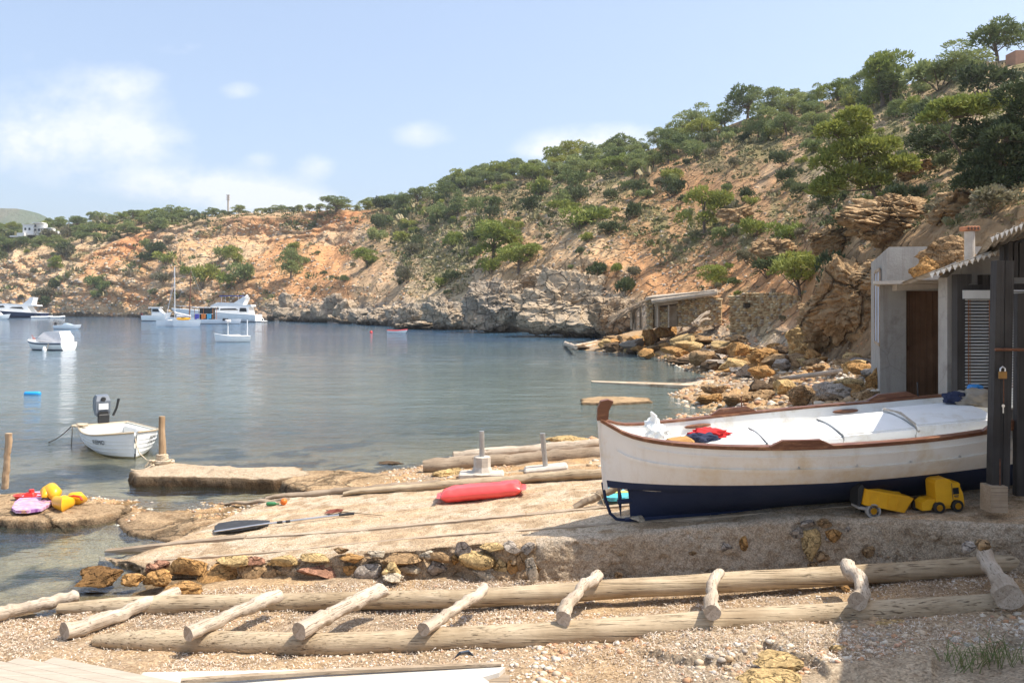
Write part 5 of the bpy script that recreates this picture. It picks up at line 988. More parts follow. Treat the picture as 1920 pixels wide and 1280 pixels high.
# far grey shed
Y = 17.2; t = thing('fisherman_shed', 'tall plain grey rendered shed with rounded parapet and blue side shutter', 'shed', W(1690, 700, Y+1)); b = MB()
quadbox(b, [(1662,760),(1662,468),(1667,463),(1760,462),(1860,462),(1860,760)], Y, 22.3, .82); b.build('wall', M_REND, t, world=True)
xl = W(1662, 0, Y).x; sl = xl*.82/Y; Rs = Matrix.Rotation(-math.atan(sl), 3, 'Z'); zc_ = W(0, 580, Y).z+.05
def SP(y, o=.0): return xl+sl*(y-Y)-o
b = MB(); b.box((SP(19.4, .02), 19.4, zc_), (.03, 1.7, 1.7), Rs); b.build('shutter', M_BLUE, t, world=True); b = MB()
for yy_ in (18.55, 19.4, 20.25): b.box((SP(yy_, .04), yy_, zc_), (.03, .07, 1.76), Rs)
for zz_ in (-.88, .88): b.box((SP(19.4, .043), 19.4, zc_+zz_), (.03, 1.76, .07), Rs)
b.build('shutter_frame', M_PLANK, t, world=True)
# low shed with brown door
Y = 13.4; t = thing('fisherman_shed', 'low grey rendered shed with thin slab roof and brown plank door', 'shed', W(1720, 740, Y)); b = MB()
quadbox(b, [(1650,830),(1650,534),(1699,534),(1699,830)], Y, 16.6, 1.06); quadbox(b, [(1771,830),(1771,500),(1792,490),(1792,830)], Y-.05, 16.6, 1.06); quadbox(b, [(1699,545),(1699,534),(1771,534),(1771,545)], Y, Y+.25)
quadbox(b, [(1699,830),(1699,760),(1771,760),(1771,830)], Y-.02, Y+.6); b.build('wall', M_REND, t, world=True)
b = MB(); quadbox(b, [(1700,830),(1700,545),(1771,545),(1771,830)], Y+.14, Y+.2); 
for x in (1712,1725,1737,1749,1760): quadbox(b, [(x-.6,760),(x-.6,546),(x+.6,546),(x+.6,760)], Y+.128, Y+.14)
dr_ = b.build('door', M_DOOR, t, world=True); b = MB(); b.tube([W(1703,648,Y+.1), W(1703,656,Y+.1)], .02, 8); b.tube([W(1701,652,Y+.06), W(1706,652,Y+.06)], .012, 6); b.build('latch', M_RUST, dr_, world=True)
b = MB(); quadbox(b, [(1636,533),(1637,527),(1775,524),(1775,531)], Y-.45, 16.7, 1.15); quadbox(b, [(1682,545),(1682,533.5),(1773,533),(1773,540)], Y-.18, Y-.003); b.build('roof', M_FOOT, t, world=True)
# rocks leaning over its roof, with the chimney
for (x, y, w, h, Yr, c_n, lab) in [(1770,478,110,82,16.2,'brown','jagged brown rock outcrop rising between the two sheds'),(1735,500,60,50,15.6,'orange','orange rock lump resting on the low shed roof'),(1640,712,44,46,20,'orange','orange boulder beside the corner of the low shed'),(1590,742,60,32,22,'yellow','pointed yellow boulder on the pebbles behind the boat')]:
    rock_at(x, y, w, h, Yr, c_n, label=lab, sub=5, rough=.22, strata=.04)
Y = 12.6; t = thing('chimney', 'grey round chimney pipe capped with a perforated orange brick', 'chimney', W(1818, 480, Y)); s = Y/F
b = MB(); b.tube([(0, 0, -.15), (0, 0, 46*s)], 9*s, 18); b.build('pipe', M_FOOT, t, smooth=50); b = MB(); b.box((0, 0, 51*s), (27*s, 24*s, 8*s), bev=.01); cap_ = b.build('brick_cap', mat('orange_brick', (.55, .24, .12), (.45, .18, .09), scale=20, rough=.9), t)
b = MB()
for i in range(4):
    for j in (0, 1): b.box((-9*s+i*6*s, -12.1*s, 49.2*s+j*3.4*s), (3.2*s, .01, 2.2*s))
b.build('holes', M_BLK, cap_)
# boathouse around the bow: rendered lintel, black timber front, blind, corrugated roofs
BH = thing('boathouse', 'black timber boathouse with white slatted blind and corrugated roof over the bow of the boat', 'boathouse', W(1880, 700, 11.5))
b = MB(); quadbox(b, [(1776,520),(1796,503),(1840,486),(1880,478),(1990,474),(1990,536),(1776,540)], 11.9, 12.15); quadbox(b, [(1776,790),(1776,540),(1796,540),(1796,790)], 11.9, 12.15); b.build('lintel', M_REND, BH, world=True)
b = MB(); quadbox(b, [(1795,790),(1795,514),(1822,514),(1822,530),(1810,536),(1810,790)], 11.6, 11.75); quadbox(b, [(1810,544),(1810,534),(1990,530),(1990,543)], 11.62, 11.72)
for x in (1842, 1856): quadbox(b, [(x,534),(x,515),(x+12,515),(x+12,534)], 11.63, 11.75)
quadbox(b, [(1864,800),(1864,540),(1880,540),(1880,800)], 11.64, 11.8); quadbox(b, [(1890,788),(1890,768),(2010,762),(2010,786)], 10.6, 10.75); quadbox(b, [(1880,1000),(1880,800),(2100,800),(2100,1000)], 11.9, 12.0); b.build('frame', M_BLACKW, BH, world=True)
b = MB(); quadbox(b, [(1808,560),(1808,544),(1864,544),(1864,560)], 11.55, 11.62); zt = W(0, 562, 11.6).z; zb = W(0, 736, 11.6).z; x0 = W(1809, 0, 11.6).x; x1 = W(1863, 0, 11.6).x
for i in range(30): z = zt+(zb-zt)*i/29; b.box(((x0+x1)/2, 11.6, z), (x1-x0, .035, .004), Matrix.Rotation(.55, 3, 'X')); 
bl_ = b.build('blind', M_BLIND, BH, world=True); b = MB()
for x in (1816, 1855): b.tube([W(x, 562, 11.57), W(x, 737, 11.57)], .006, 5); b.tube([W(x+3, 562, 11.575), W(x+3, 737, 11.575)], .004, 5)
b.build('cord', mat('brown_cord', (.28, .11, .04), rough=.9), bl_, world=True)
b = MB(); x0 = W(1893, 0, 10.9).x; x1 = x0+1.6
for i in range(44): z = W(0, 545, 10.9).z+(W(0, 757, 10.9).z-W(0, 545, 10.9).z)*i/43; b.box(((x0+x1)/2, 10.9, z), (x1-x0, .03, .004), Matrix.Rotation(.7, 3, 'X'))
b.build('blind', M_BLIND, BH, world=True)
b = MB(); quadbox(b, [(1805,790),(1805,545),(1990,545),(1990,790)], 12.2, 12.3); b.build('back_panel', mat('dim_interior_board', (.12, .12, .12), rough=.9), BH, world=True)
def corr(b, A_, B_, back, amp=.028, wl=.115, n=None):
    """corrugated sheet: front edge A->B, carried along the vector back"""
    A_, B_, back = Vector(A_), Vector(B_), Vector(back); L_ = (B_-A_).length; n = int(L_/wl*8); up = (B_-A_).cross(back).normalized(); up = up if up.z > 0 else -up; r1, r2, r3, r4 = [], [], [], []
    for i in range(n+1):
        p = A_.lerp(B_, i/n)+up*(amp*math.cos(2*PI*i/8)); r1.append(tuple(p)); r2.append(tuple(p+back)); r3.append(tuple(p-up*.012)); r4.append(tuple(p+back-up*.012))
    b.grid([r3, r1, r2, r4, r3])
b = MB(); corr(b, W(1742, 514, 11.3), W(1882, 466, 11.3), (.5, 1.9, -.10)); b.build('roof_sheet', M_CORR, BH, world=True, recalc=False)
b = MB(); corr(b, W(1856, 446, 10.2), W(2120, 334, 10.2), (1.6, 3.2, -.2)); b.build('roof_sheet', M_CORR, BH, world=True, recalc=False)
b = MB()
for (p_, q_, Yc, nn_) in [((1742,514),(1882,466),11.3,13),((1856,446),(1945,408),10.2,10)]:
    A_ = W(*p_, Yc-.004); B_ = W(*q_, Yc-.004)
    for i in range(nn_):
        a = A_.lerp(B_, (i+.12)/nn_); c = A_.lerp(B_, (i+.88)/nn_); m_ = (a+c)/2+Vector((0, 0, -.07)); b.add([tuple(a), tuple(c), tuple(m_), (a.x, a.y-.01, a.z), (c.x, c.y-.01, c.z), (m_.x, m_.y-.01, m_.z)], [(0,1,2),(5,4,3),(0,3,4,1),(1,4,5,2),(2,5,3,0)])
b.build('roof_trim', M_CORRE, BH, world=True)
b = MB(); quadbox(b, [(1882,520),(1882,462),(1905,452),(1990,430),(1990,520)], 11.0, 11.1)
for x in (1892,1902,1912): quadbox(b, [(x,520),(x,456),(x+7,452),(x+7,520)], 10.94, 11.0)
b.build('gable_boards', M_BLACKW, BH, world=True)
b = MB(); b.box((9.5, 11.3, 3.4), (.2, 4.2, 4.2)); b.box((8.8, 8.6, 2.3), (.14, .14, 4)); b.box((7.4, 6.2, 2.2), (.14, .14, 4.2)); b.build('side_wall', M_BLACKW, BH, world=True)
# unseen roof carried on toward the viewer, its edge shaped to shade the beach
b = MB()
rows = [[(4.7,4.0,4.9),(5.0,5.9,4.9),(5.45,7.2,4.9),(5.9,8.0,4.9),(7.1,10.1,4.9)],[(9.6,4.0,5.3),(9.6,5.9,5.3),(9.6,7.2,5.3),(9.6,8.0,5.3),(9.6,10.1,5.3)]]
b.grid([[(x-.0, y, z) for x, y, z in rows[0]], rows[1]]); b.grid([[(x, y, z-.06) for x, y, z in rows[0]], [(x, y, z-.06) for x, y, z in rows[1]]]); b.build('unseen_shade_roof', M_CORR, BH, world=True)
# black double post with wooden foot, bar, padlock
P0 = G(1881, 966, 1.2); PYd = P0.y; t = thing('gate_post', 'pair of tall black timber boards forming the gate post in front of the boat', 'post', P0)
b = MB(); quadbox(b, [(1860,910),(1869,488),(1884,488),(1879,916)], PYd-.02, PYd+.1); quadbox(b, [(1880,916),(1885.5,488),(1902,489),(1893,916)], PYd, PYd+.1); b.build('board', M_BLACKW, t, world=True)
b = MB(); quadbox(b, [(1858,961),(1858,912),(1890,912),(1890,961)], PYd-.1, PYd+.12); b.build('foot_block', M_PLANK, t, world=True)
b = MB(); quadbox(b, [(1906,930),(1908,550),(1990,545),(1990,600),(1925,600),(1922,930)], PYd+.25, PYd+.33); b.build('brace_board', M_BLACKW, t, world=True)
b = MB(); b.tube([W(1866, 655, PYd-.06), W(1960, 656, PYd-.06)], .018, 8); b.build('bar', M_RUST, t, world=True, smooth=50); b = MB(); b.tube([W(1875, 860, PYd-.05), W(1875, 912, PYd-.05)], .006, 6); b.build('rod', M_RUST, t, world=True, smooth=50)
t2 = thing('padlock', 'brass padlock hanging on the black gate post with a key below it', 'padlock', W(1880, 700, PYd-.08)); s = PYd/F
b = MB(); b.box((0, 0, -3*s), (15*s, .03, 14*s), bev=.006); b.build('body', mat('old_brass', (.30, .17, .06), rough=.4, metal=.8), t2); b = MB(); b.tube([(-4.5*s, 0, 4*s), (-4.5*s, 0, 9*s), (0, 0, 13*s), (4.5*s, 0, 9*s), (4.5*s, 0, 4*s)], 1.4*s, 8); b.build('shackle', M_ALU, t2, smooth=60)
b = MB(); b.tube([(2*s, 0, -10*s), (2*s, 0, -55*s)], .8*s, 5); b.build('string', M_RUST, t2); b = MB(); b.lathe([(3*s, -.003), (3*s, .003)], (1*s, 0, -60*s), 12, Matrix.Rotation(PI/2, 3, 'X')); b.box((1*s, 0, -68*s), (2*s, .005, 11*s)); b.build('key', M_ALU, t2)
# brick box on the skyline, villa, masts on the far hill
b = MB(); p0 = hill_near(1912, 118); s = p0.y/F; b.box((0, 0, 6*s), (34*s, 30*s, 26*s), bev=.05*s); o = b.build('brick_pier', mat('pinkish_brick', (.50, .28, .18), (.42, .24, .16), rough=.9)); o.location = p0; tag(o, 'pinkish brick block at the right edge beneath the corner pine', 'masonry')
M_WHITE = mat('whitewash', (.84, .82, .78), (.76, .74, .70), rough=.9); M_GLASSD = mat('dark_window_glass', (.04, .05, .06), rough=.15)
p0 = hill_near(82, 444); p0.y -= 4; s = p0.y/F*.85; t = thing('villa', 'white villa with terraces half hidden among pines on the far left headland', 'house', p0); b = MB()
for (x, y, w, h, dy) in [(-18,14,24,22,0),(2,16,20,26,4),(20,10,24,14,2),(-30,3,16,8,-4),(34,8,12,10,6)]: b.box((x*s, dy*s*2, y*s), (w*s, 14*s, h*s))
b.build('wall', M_WHITE, t); b = MB()
for (x, y, w) in [(-18,26,26),(2,30,22),(20,18,26)]: b.box((x*s, 0, y*s), (w*s, 17*s, 1.6*s))
b.build('roof', M_WHITE, t)
for (x, y) in [(-24,16),(-15,16),(-2,14),(6,14),(-2,23),(14,9),(24,9)]: b = MB(); b.box((x*s, -7.4*s if x < 10 else -4.4*s, y*s), (3.5*s, 1*s, 5*s)); b.build('window', M_GLASSD, t)
b = MB(); b.box((-42*s, -8*s, 0), (30*s, 3*s, 3.4*s)); b.build('terrace_wall', M_WHITE, t)
p0 = gpt(428, 5.0); s = p0.y/F; t = thing('pylon', 'pale square mast with platforms rising above the trees on the far headland', 'mast', p0); b = MB(); b.box((0, 0, 18*s), (2.6*s, 2.6*s, 40*s)); b.build('column', M_FOOT, t); b = MB()
for z in (30, 34, 38): b.box((0, 0, z*s), (6*s, 4*s, 1.4*s))
b.build('platform', M_FOOT, t)
p0 = gpt(740, 5.0); s = p0.y/F; t = thing('antenna', 'thin lattice antenna on the skyline left of the middle ridge', 'antenna', p0); b = MB()
for dx in (-1, 1): b.tube([(dx*s, 0, 0), (dx*.3*s, 0, 30*s)], .25*s, 4)
b.build('mast', M_GALV, t); b = MB()
for z in (8, 14, 20, 26): b.tube([(-3*s, 0, z*s), (3*s, 0, z*s)], .25*s, 4)
b.build('crossbar', M_GALV, t)
# ---- stone hut with brushwood shelter and ruined wall at the water
M_RUB = mat('dry_stone_wall', (.50, .35, .19), (.34, .23, .12), scale=3, rough=.95, bump=1, bscale=6, bdist=.08)
def rubble_face(parent, pts, Y0, Y1, n, seed, name='wall', size=.2, flat=False):
    """wall body plus one mesh of coursed stones on its front; outline given in photo pixels on the line from Y0 (left) to Y1 (right)"""
    b = MB(); xs = [p[0] for p in pts]; xa, xb = min(xs), max(xs)
    def YW(x): return Y0+(Y1-Y0)*(x-xa)/(xb-xa)
    f = [W(x, y, YW(x)) for x, y in pts]; k = len(f); b.add([tuple(p) for p in f]+[(p.x+.3, p.y+.9, p.z) for p in f], [tuple(range(k)), tuple(range(2*k-1, k-1, -1))]+[(i, k+i, k+(i+1) % k, (i+1) % k) for i in range(k)])
    w_ = b.build(name, M_RUB, parent, world=True)
    def inside(x, y):
        c_ = False; j = len(pts)-1
        for i in range(len(pts)):
            if (pts[i][1] > y) != (pts[j][1] > y) and x < (pts[j][0]-pts[i][0])*(y-pts[i][1])/(pts[j][1]-pts[i][1])+pts[i][0]: c_ = not c_
            j = i
        return c_
    rg_ = np.random.RandomState(seed); iv, fc = ico(2); VV, FF, CC = [], [], []; ya, yb = min(p[1] for p in pts), max(p[1] for p in pts); sp = size/((Y0+Y1)/2)*F; y = ya+sp*.25; cnt = 0; pal = np.array([[.56, .40, .22], [.46, .31, .16], [.40, .33, .25], [.60, .48, .30], [.36, .23, .12]])
    while y < yb:
        x = xa+rg_.uniform(0, sp)
        while x < xb:
            wv_ = rg_.uniform(.7, 1.7)*sp
            if inside(x, y):
                Yc = YW(x); s_ = Yc/F; p = np.array(W(x, y, Yc)[:]); v = iv*(1+rg_.uniform(-.18, .18, (len(iv), 1))); v = np.sign(v)*np.abs(v)**.75*np.array([wv_*.52, sp*.45, sp*.33])*s_; VV.append(v+p); FF.append(fc+cnt*len(iv)); CC.append(np.repeat(pal[rg_.choice(5)][None]*rg_.uniform(.85, 1.15), len(iv), 0)); cnt += 1
            x += wv_
        y += sp*.62
    Vs = np.concatenate(VV)-np.array(parent.location[:]); o = np_mesh('stonework', Vs, np.concatenate(FF), M_STN, w_, col=np.clip(np.concatenate(CC), 0, 1)); return w_
M_STN = mat('rubble_stone', (1, 1, 1), (.8, .78, .74), scale=4, rough=.95, bump=.6, bscale=12, vcol=True, spec=.1)
Yh = 60; t = thing('stone_hut', 'low stone boat hut with wooden doors and pole roof at the water', 'hut', W(1280, 615, Yh)); s = Yh/F
rubble_face(t, [(1282,612),(1282,560),(1340,556),(1352,560),(1352,606),(1320,612)], Yh-1, Yh-3, 1, 5, size=.24)
rubble_face(t, [(1212,616),(1212,562),(1224,562),(1224,616)], Yh+.2, Yh, 1, 6, 'pillar', .2); rubble_face(t, [(1238,614),(1238,576),(1252,576),(1252,614)], Yh, Yh-.2, 1, 7, 'pillar', .2); rubble_face(t, [(1271,612),(1271,558),(1283,558),(1283,612)], Yh-.6, Yh-.8, 1, 8, 'pillar', .2)
b = MB(); quadbox(b, [(1225,614),(1225,566),(1272,562),(1272,612)], Yh+.6, Yh+3); b.build('back_wall', M_OLD, t, world=True)
for (x0, x1) in ((1254, 1270), (1228, 1237)): b = MB(); quadbox(b, [(x0,612),(x0,574),(x1,573),(x1,612)], Yh-.1, Yh+.05); b.build('door', M_PLANK, t, world=True)
b = MB(); 
for x in (1233, 1254): b.tube([W(x, 614, Yh-.4), W(x, 572, Yh-.4)], .08, 7)
b.tube([W(1226, 572, Yh-.3), W(1272, 566, Yh-.6)], .12, 7); b.build('timber', M_DRIFT, t, world=True)
b = MB(); 
for i, (y0, y1) in enumerate(((566,549),(562,546),(558,547))): b.tube([W(1222+i*8, y0, Yh-1.2+i*1.2), W(1345, y1, Yh-3+i*1.2)], .17, 7, wob=.2, seed=i)
f = [W(1210,563,Yh-.9), W(1340,549,Yh-3), W(1352,548,Yh+2), W(1225,558,Yh+3)]; b.add([tuple(p) for p in f]+[tuple(p+Vector((0, 0, .2))) for p in f], [(0,1,2,3),(7,6,5,4),(0,4,5,1),(1,5,6,2),(2,6,7,3),(3,7,4,0)]); b.build('roof', M_DRIFT, t, world=True)
t = thing('brushwood_shelter', 'open brushwood shelter on poles leaning against the left side of the stone hut', 'shelter', W(1190, 618, Yh+2))
for x in (1184, 1191, 1201): b = MB(); b.tube([W(x, 617, Yh+2), W(x, 575, Yh+2)], .09, 7); b.build('pole', M_DRIFT if x == 1184 else M_OLD, t, world=True)
rg = np.random.RandomState(8); b = MB()
for i in range(240):
    x = rg.uniform(1160, 1214); y = 590-(x-1160)*.52+rg.uniform(-3, 2); p = W(x, y, Yh+2+rg.uniform(-1.5, 1.5)); l = rg.uniform(.3, 1.1); b.tube([p, p+Vector((-l*.9, rg.uniform(-.4, .4), -l*rg.uniform(.2, .9)))], [.05, .02], 3)
b.build('thatch', M_OLD, t, world=True)
Yw = 50; t = thing('ruined_wall', 'tall ruined dry stone wall with a small square opening beside the hut', 'wall', W(1430, 655, Yw))
rubble_face(t, [(1368,642),(1370,556),(1400,549),(1450,549),(1478,552),(1500,556),(1510,575),(1500,600),(1480,625),(1455,655),(1420,655)], Yw+3, Yw-2, 1, 9, size=.27)
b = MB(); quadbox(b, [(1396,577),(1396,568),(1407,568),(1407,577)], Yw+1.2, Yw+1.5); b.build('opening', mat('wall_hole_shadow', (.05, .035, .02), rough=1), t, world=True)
b = MB(); quadbox(b, [(1447,553),(1447,541),(1455,541),(1455,553)], Yw+.3, Yw+.6); b.build('stub_post', M_OLD, t, world=True)
t = thing('driftwood_pile', 'heap of pale bleached branches against the stone hut side wall', 'driftwood', W(1318, 606, Yh-4)); b = MB(); rg_ = random.Random(4)
for i in range(12): a = W(1296+rg_.uniform(0, 14), 610-rg_.uniform(0, 8), Yh-4.5); c = W(1318+rg_.uniform(0, 16), 588+rg_.uniform(-6, 14), Yh-4); b.tube([a, a.lerp(c, .5)+Vector((0, 0, .15)), c], [.09, .07, .05], 6)
b.build('branch', M_DRIFT, t, world=True)
# log slip in front of the hut, the timber ramp and the long low jetty
for (p, q, r, lab) in [((1070,650),(1175,628),.12,'long pale pole of the tumbledown slip below the brushwood shelter'),((1095,650),(1180,635),.12,'second pole of the tumbledown slip, nearer the water'),((1060,644),(1080,651),.2,'bleached stump at the seaward end of the tumbledown slip')]:
    axis_obj('driftwood_pole', G(*p, .25), G(*q, .6), [(0, r), (1, r*.8)], M_DRIFT, lab, 'driftwood', seed=int(p[0]))
t = thing('timber_ramp', 'long low timber and concrete boat ramp running from the water up to the far shed', 'ramp', G(1400, 715, .3)); b = MB()
pts_n = [(1110,716,.03),(1200,720,.08),(1290,723,.15),(1380,716,.35),(1500,708,.8),(1625,694,1.55)]; pts_f = [(1110,714,.03),(1200,714,.08),(1290,714,.15),(1390,704,.4),(1500,693,.85),(1625,677,1.6)]
rw = [];
for (x, y, z), (x2, y2, z2) in zip(pts_n, pts_f): a = G(x, y, z); c = G(x2, y2, z2) if x > 1290 else a+Vector((0, .5 if x < 1200 else 1.0, 0)); rw.append([(a.x, a.y, z-.12), (a.x, a.y, z+.02), (c.x, c.y, z2+.02), (c.x, c.y, z2-.12)])
b.grid(rw); b.build('bed', mat('ramp_concrete', (.60, .50, .37), (.42, .32, .22), scale=1.2, rough=.95, bump=.8, bscale=8, c3=(.3, .2, .12), s3=2), t, world=True); 
for (a, c, r) in [((1330,727,.3),(1540,706,.95),.10),((1375,722,.35),(1620,690,1.65),.09)]: b = MB(); b.tube([G(*a), G(*c)], r, 8, wob=.15); b.build('log', M_DRIFT, t, world=True)
# ---- boulders along the right shore, each one a thing
def boulder(x, y, w, h, c_n, lab, Y=None, st=.05, sub=4, group=None, dp_=.9, rough=.2):
    if Y is None:
        yb = y+h/2; Y = None
        best = 1e9
        for Yt in np.geomspace(13, 118, 160):
            g = float(GZI(x, Yt)); pr = H0+(EYE-max(g, 0))/Yt*F
            if abs(pr-yb) < best: best = abs(pr-yb); Y = Yt
    return rock_at(x, y, w, h*1.15, Y, c_n, 'boulder', label=lab, cat='boulder', group=group, sub=sub, strata=st, depth=dp_, rough=rough)
_gzc = {}
def GZI(x, Y):
    k = (round(x/10), round(Y, 2))
    if k not in _gzc: _gzc[k] = gz((x-960)/F*Y, Y)
    return _gzc[k]
for a in [(1508,635,88,74,'yellow','huge pale yellow boulder standing highest on the right shore',None,.05,5),(1430,675,78,42,'orange','wide orange boulder below the ruined wall at the waterline',None,.06,5),(1250,622,54,36,'orange','blocky orange boulder in front of the stone hut doors',None,.03,5),(1222,632,40,32,'orange','tilted orange boulder left of the blocky one before the hut',None,.03,5),
          (1520,668,44,26,'orange','rounded boulder under the huge pale yellow one',None,.03,4),(1600,673,44,22,'yellow','pale block sitting alone on the pebble bank',None,0,4),(1500,740,50,42,'brown','upright jagged brown rock just behind the boat gunwale',None,.08,5),(1345,732,58,24,'brown','knobbly brown rock at the water edge beside the ramp',None,.08,5),(1330,748,70,22,'orange','low orange brown ledge behind the boat',None,.08,5),(1385,748,66,26,'brown','brown ledge rock beside the low orange one',None,.08,5),
          (1427,742,50,30,'brown','dark topped rock between two ledges behind the boat',None,.08,4),(1460,718,50,22,'dark','shaded rock under the timber ramp logs',None,.05,4),(1372,655,70,26,'brown','long brown rock slab below the hut rubble',None,.08,5),(1330,668,74,14,'grey','flat grey rock slab at the waterline',None,.08,4),(1290,640,70,22,'brown','broad brown rock between the hut and the water',None,.08,4),(1380,636,60,22,'brown','stepped brown rock at the foot of the ruined wall',None,.08,4),
          (1190,640,50,20,'orange','orange rock at the shore beside the tumbledown slip',None,.05,4),(1150,636,60,14,'brown','low brown rock left of the tumbledown slip',None,.05,4),(1090,651,36,9,'dark','dark rock at the tip of the point',None,.05,4),(1285,676,76,12,'dark','dark weedy slab awash at the shore',None,.04,4),(1345,682,60,10,'grey','grey slab awash with dry weed on it',None,.04,4),(1240,756,22,7,'dark','small dark rock alone in the water beyond the stern',35,.02,3)]:
    boulder(*a)
rg = random.Random(77)
for i in range(150):
    x = rg.uniform(1130, 1640); top = np.interp(x, [1130, 1250, 1400, 1640], [640, 620, 640, 680]); bot = np.interp(x, [1130, 1200, 1300, 1400, 1460, 1640], [652, 662, 686, 706, 765, 745])
    y = rg.uniform(top, bot)
    if x > 1290 and 700 < y < 724: continue
    w = rg.choice([12, 18, 26, 40, 58])*(1 if y < 700 else 1.3); c_n = rg.choice(['orange', 'brown', 'brown', 'yellow', 'grey', 'dark'])
    boulder(x, y, w, w*rg.uniform(.28, .6), c_n, {'orange': 'orange', 'brown': 'brown', 'yellow': 'pale yellow', 'grey': 'grey', 'dark': 'dark wet'}[c_n]+' stone among the loose rocks '+('in front of the stone hut' if x < 1300 else 'below the ruined wall' if y < 700 else 'behind the big boat'), None, .05, 3, {'orange': 'orange', 'brown': 'brown', 'yellow': 'pale yellow', 'grey': 'grey', 'dark': 'dark wet'}[c_n]+' stones '+('in front of the stone hut' if x < 1300 else 'below the ruined wall' if y < 700 else 'behind the big boat'))
# sea-cliff masses and shore rocks at the foot of the slope
def crag(px0, py0, w, h, Y, seed, col_, lab, strata=.07, tilt=0, sub=6, sf=9, dp_=.7, rough=.22):
    p = W(px0, py0, Y); s = Y/F; Vv, Fc = rock_verts((1, 1, 1), seed, sub, 22, rough*.8, strata*.35, sf, cut=(.5, .9)); Vv = Vv/np.abs(Vv).max(0)
    N_ = Vv/np.linalg.norm(Vv, axis=1)[:, None]; bl_ = fbm(Vv*2.6+seed, 3, seed+7)*3.5; bq = np.floor(bl_)+sstep(.75, 1, bl_-np.floor(bl_)); Vv += N_*(bq*.04)[:, None]; Vv += N_*(fbm(Vv*np.array([3, 3, 6])+seed, 5, seed, .6, ridge=True)*.075+fbm(Vv*14+seed, 3, seed, .6, ridge=True)*.022)[:, None]
    if tilt: ct, st = math.cos(tilt), math.sin(tilt); Vv = Vv @ np.array([[ct, 0, st], [0, 1, 0], [-st, 0, ct]])
    Vv = Vv*np.array([w/2*s, w/2*s*dp_, h/2*s]); c = np.broadcast_to(np.array(col_), Vv.shape).copy(); zw = Vv[:, 2]+p.z; c = mixc(c, np.array([.58, .46, .33]) if col_[2] != .195 else np.array([.60, .43, .25]), fbm(Vv/(20*s), 3, seed)*.9+.25); c = mixc(c, np.array([.09, .075, .06]), sstep(1.1*Y/110, .1, zw+fbm(Vv/(6*s), 2, 5)*.4))
    o = np_mesh('sea_crag', Vv, Fc, M_CRAG, col=c); o.data.polygons.foreach_set('use_smooth', [True]*len(o.data.polygons)); o.data.set_sharp_from_angle(angle=math.radians(28)); o.location = p; return tag(o, lab, 'sea rock')
M_CRAG = mat('crag_limestone', (1, .98, .95), (.72, .68, .62), scale=.8, rough=.95, bump=1, bscale=1.6, vcol=True, spec=.1, bdist=.35, c3=(.55, .5, .45), s3=2.4, crack=.8, cw=.035, cd=.68)
crag(924, 574, 134, 124, 115, 3, (.42,.36,.29), 'dark grey layered sea crag left of the cleft', .10, .15)
crag(1062, 576, 205, 132, 99, 8, (.60,.49,.36), 'broad pale sea crag right of the cleft', .06, -.12)  # paler than the crag across the cleft: sunlight put into the rock colour
crag(835, 586, 84, 68, 127, 12, (.50,.43,.34), 'pale angular crag standing at the water left of the dark crag', .05, .3)
crag(785, 594, 70, 50, 135, 14, (.45,.39,.31), 'smaller grey crag beyond the pale angular one', .06, .2)
crag(1150, 596, 100, 76, 84, 16, (.40,.32,.23), 'shadowed brown crag behind the brushwood shelter', .09, 0)
crag(800, 609, 120, 18, 134, 18, (.48,.42,.34), 'low flat reef at the water in front of the crags', .03, 0, 5)
crag(650, 604, 26, 12, 172, 19, (.33,.27,.2), 'small isolated brown rock standing in the water', .03, 0, 4)
crag(1110, 520, 150, 70, 108, 22, (.60,.45,.29), 'pale stepped outcrop above the broad sea crag', .08, .2)
crag(1020, 528, 90, 44, 118, 23, (.58,.44,.30), 'low stepped outcrop directly over the cleft', .08, .3, 5)
for (x, y, w, h, Yc, sd, tl, lab) in [(1600,560,170,170,33,41,.25,'brown rock face behind the tall grey shed'),(1690,420,230,110,34,42,-.35,'brown tilted rock overhang under the big leaning pine'),(1835,400,230,130,29,43,-.25,'layered brown rock bluff above the sheds at right'),(1570,450,110,80,44,44,.5,'brown rock rib left of the overhang'),(1450,470,90,50,60,45,.4,'small brown outcrop below the yellow green bushes'),(1545,610,110,110,36,46,.1,'shaded brown rock wall behind the huge pale boulder'),(1740,330,120,50,42,47,-.2,'thin tilted ledge right of the big pine trunk'),(1900,330,160,60,30,48,0,'rock ledge beneath the dark juniper'),(1680,520,150,120,29,49,.1,'bulging brown rock directly above the shed roof'),(1380,400,70,34,80,50,.4,'small ochre outcrop beside the yellow pine bush')]:
    crag(x, y, w, h, Yc, sd, (.50,.345,.195), lab, .30, tl, 6 if w > 100 else 5, 8, .6, .25)
rg = random.Random(31)
for i in range(46):
    x = 505+i*6.4+rg.uniform(-4, 4); yb = np.interp(x, [500, 640, 760, 800], [601, 606, 613, 616]); h = rg.choice([12, 16, 22, 30, 44])*np.interp(x, [500, 700, 800], [.8, 1, 1.1]); y = yb-h*.36-rg.choice([0, 0, 6, 14, 26])
    Yc = 5524/(yb-575)*.99+ (yb-y)*.15; crag(x, y, h*rg.uniform(.7, 1.5)+6, h, Yc, 100+i, rg.choice([(.42,.36,.29), (.50,.42,.33), (.33,.27,.21)]), 'jagged grey rock in the tumbled shore band behind the anchorage', .05, rg.uniform(-.7, -.1), 3)['group'] = 'jagged rocks along the far shore'
for i in range(24):
    x = 265+i*10+rg.uniform(-4, 4); yb = 596; crag(x, yb-rg.uniform(2, 12), rg.uniform(10, 24), rg.uniform(7, 16), 255-(i*1.0), 160+i, rg.choice([(.42,.36,.29), (.50,.38,.26)]), 'small brown shore rock below the pale cliff behind the boats', .05, rg.uniform(-.4, .2), 3)['group'] = 'small shore rocks below the pale cliff'
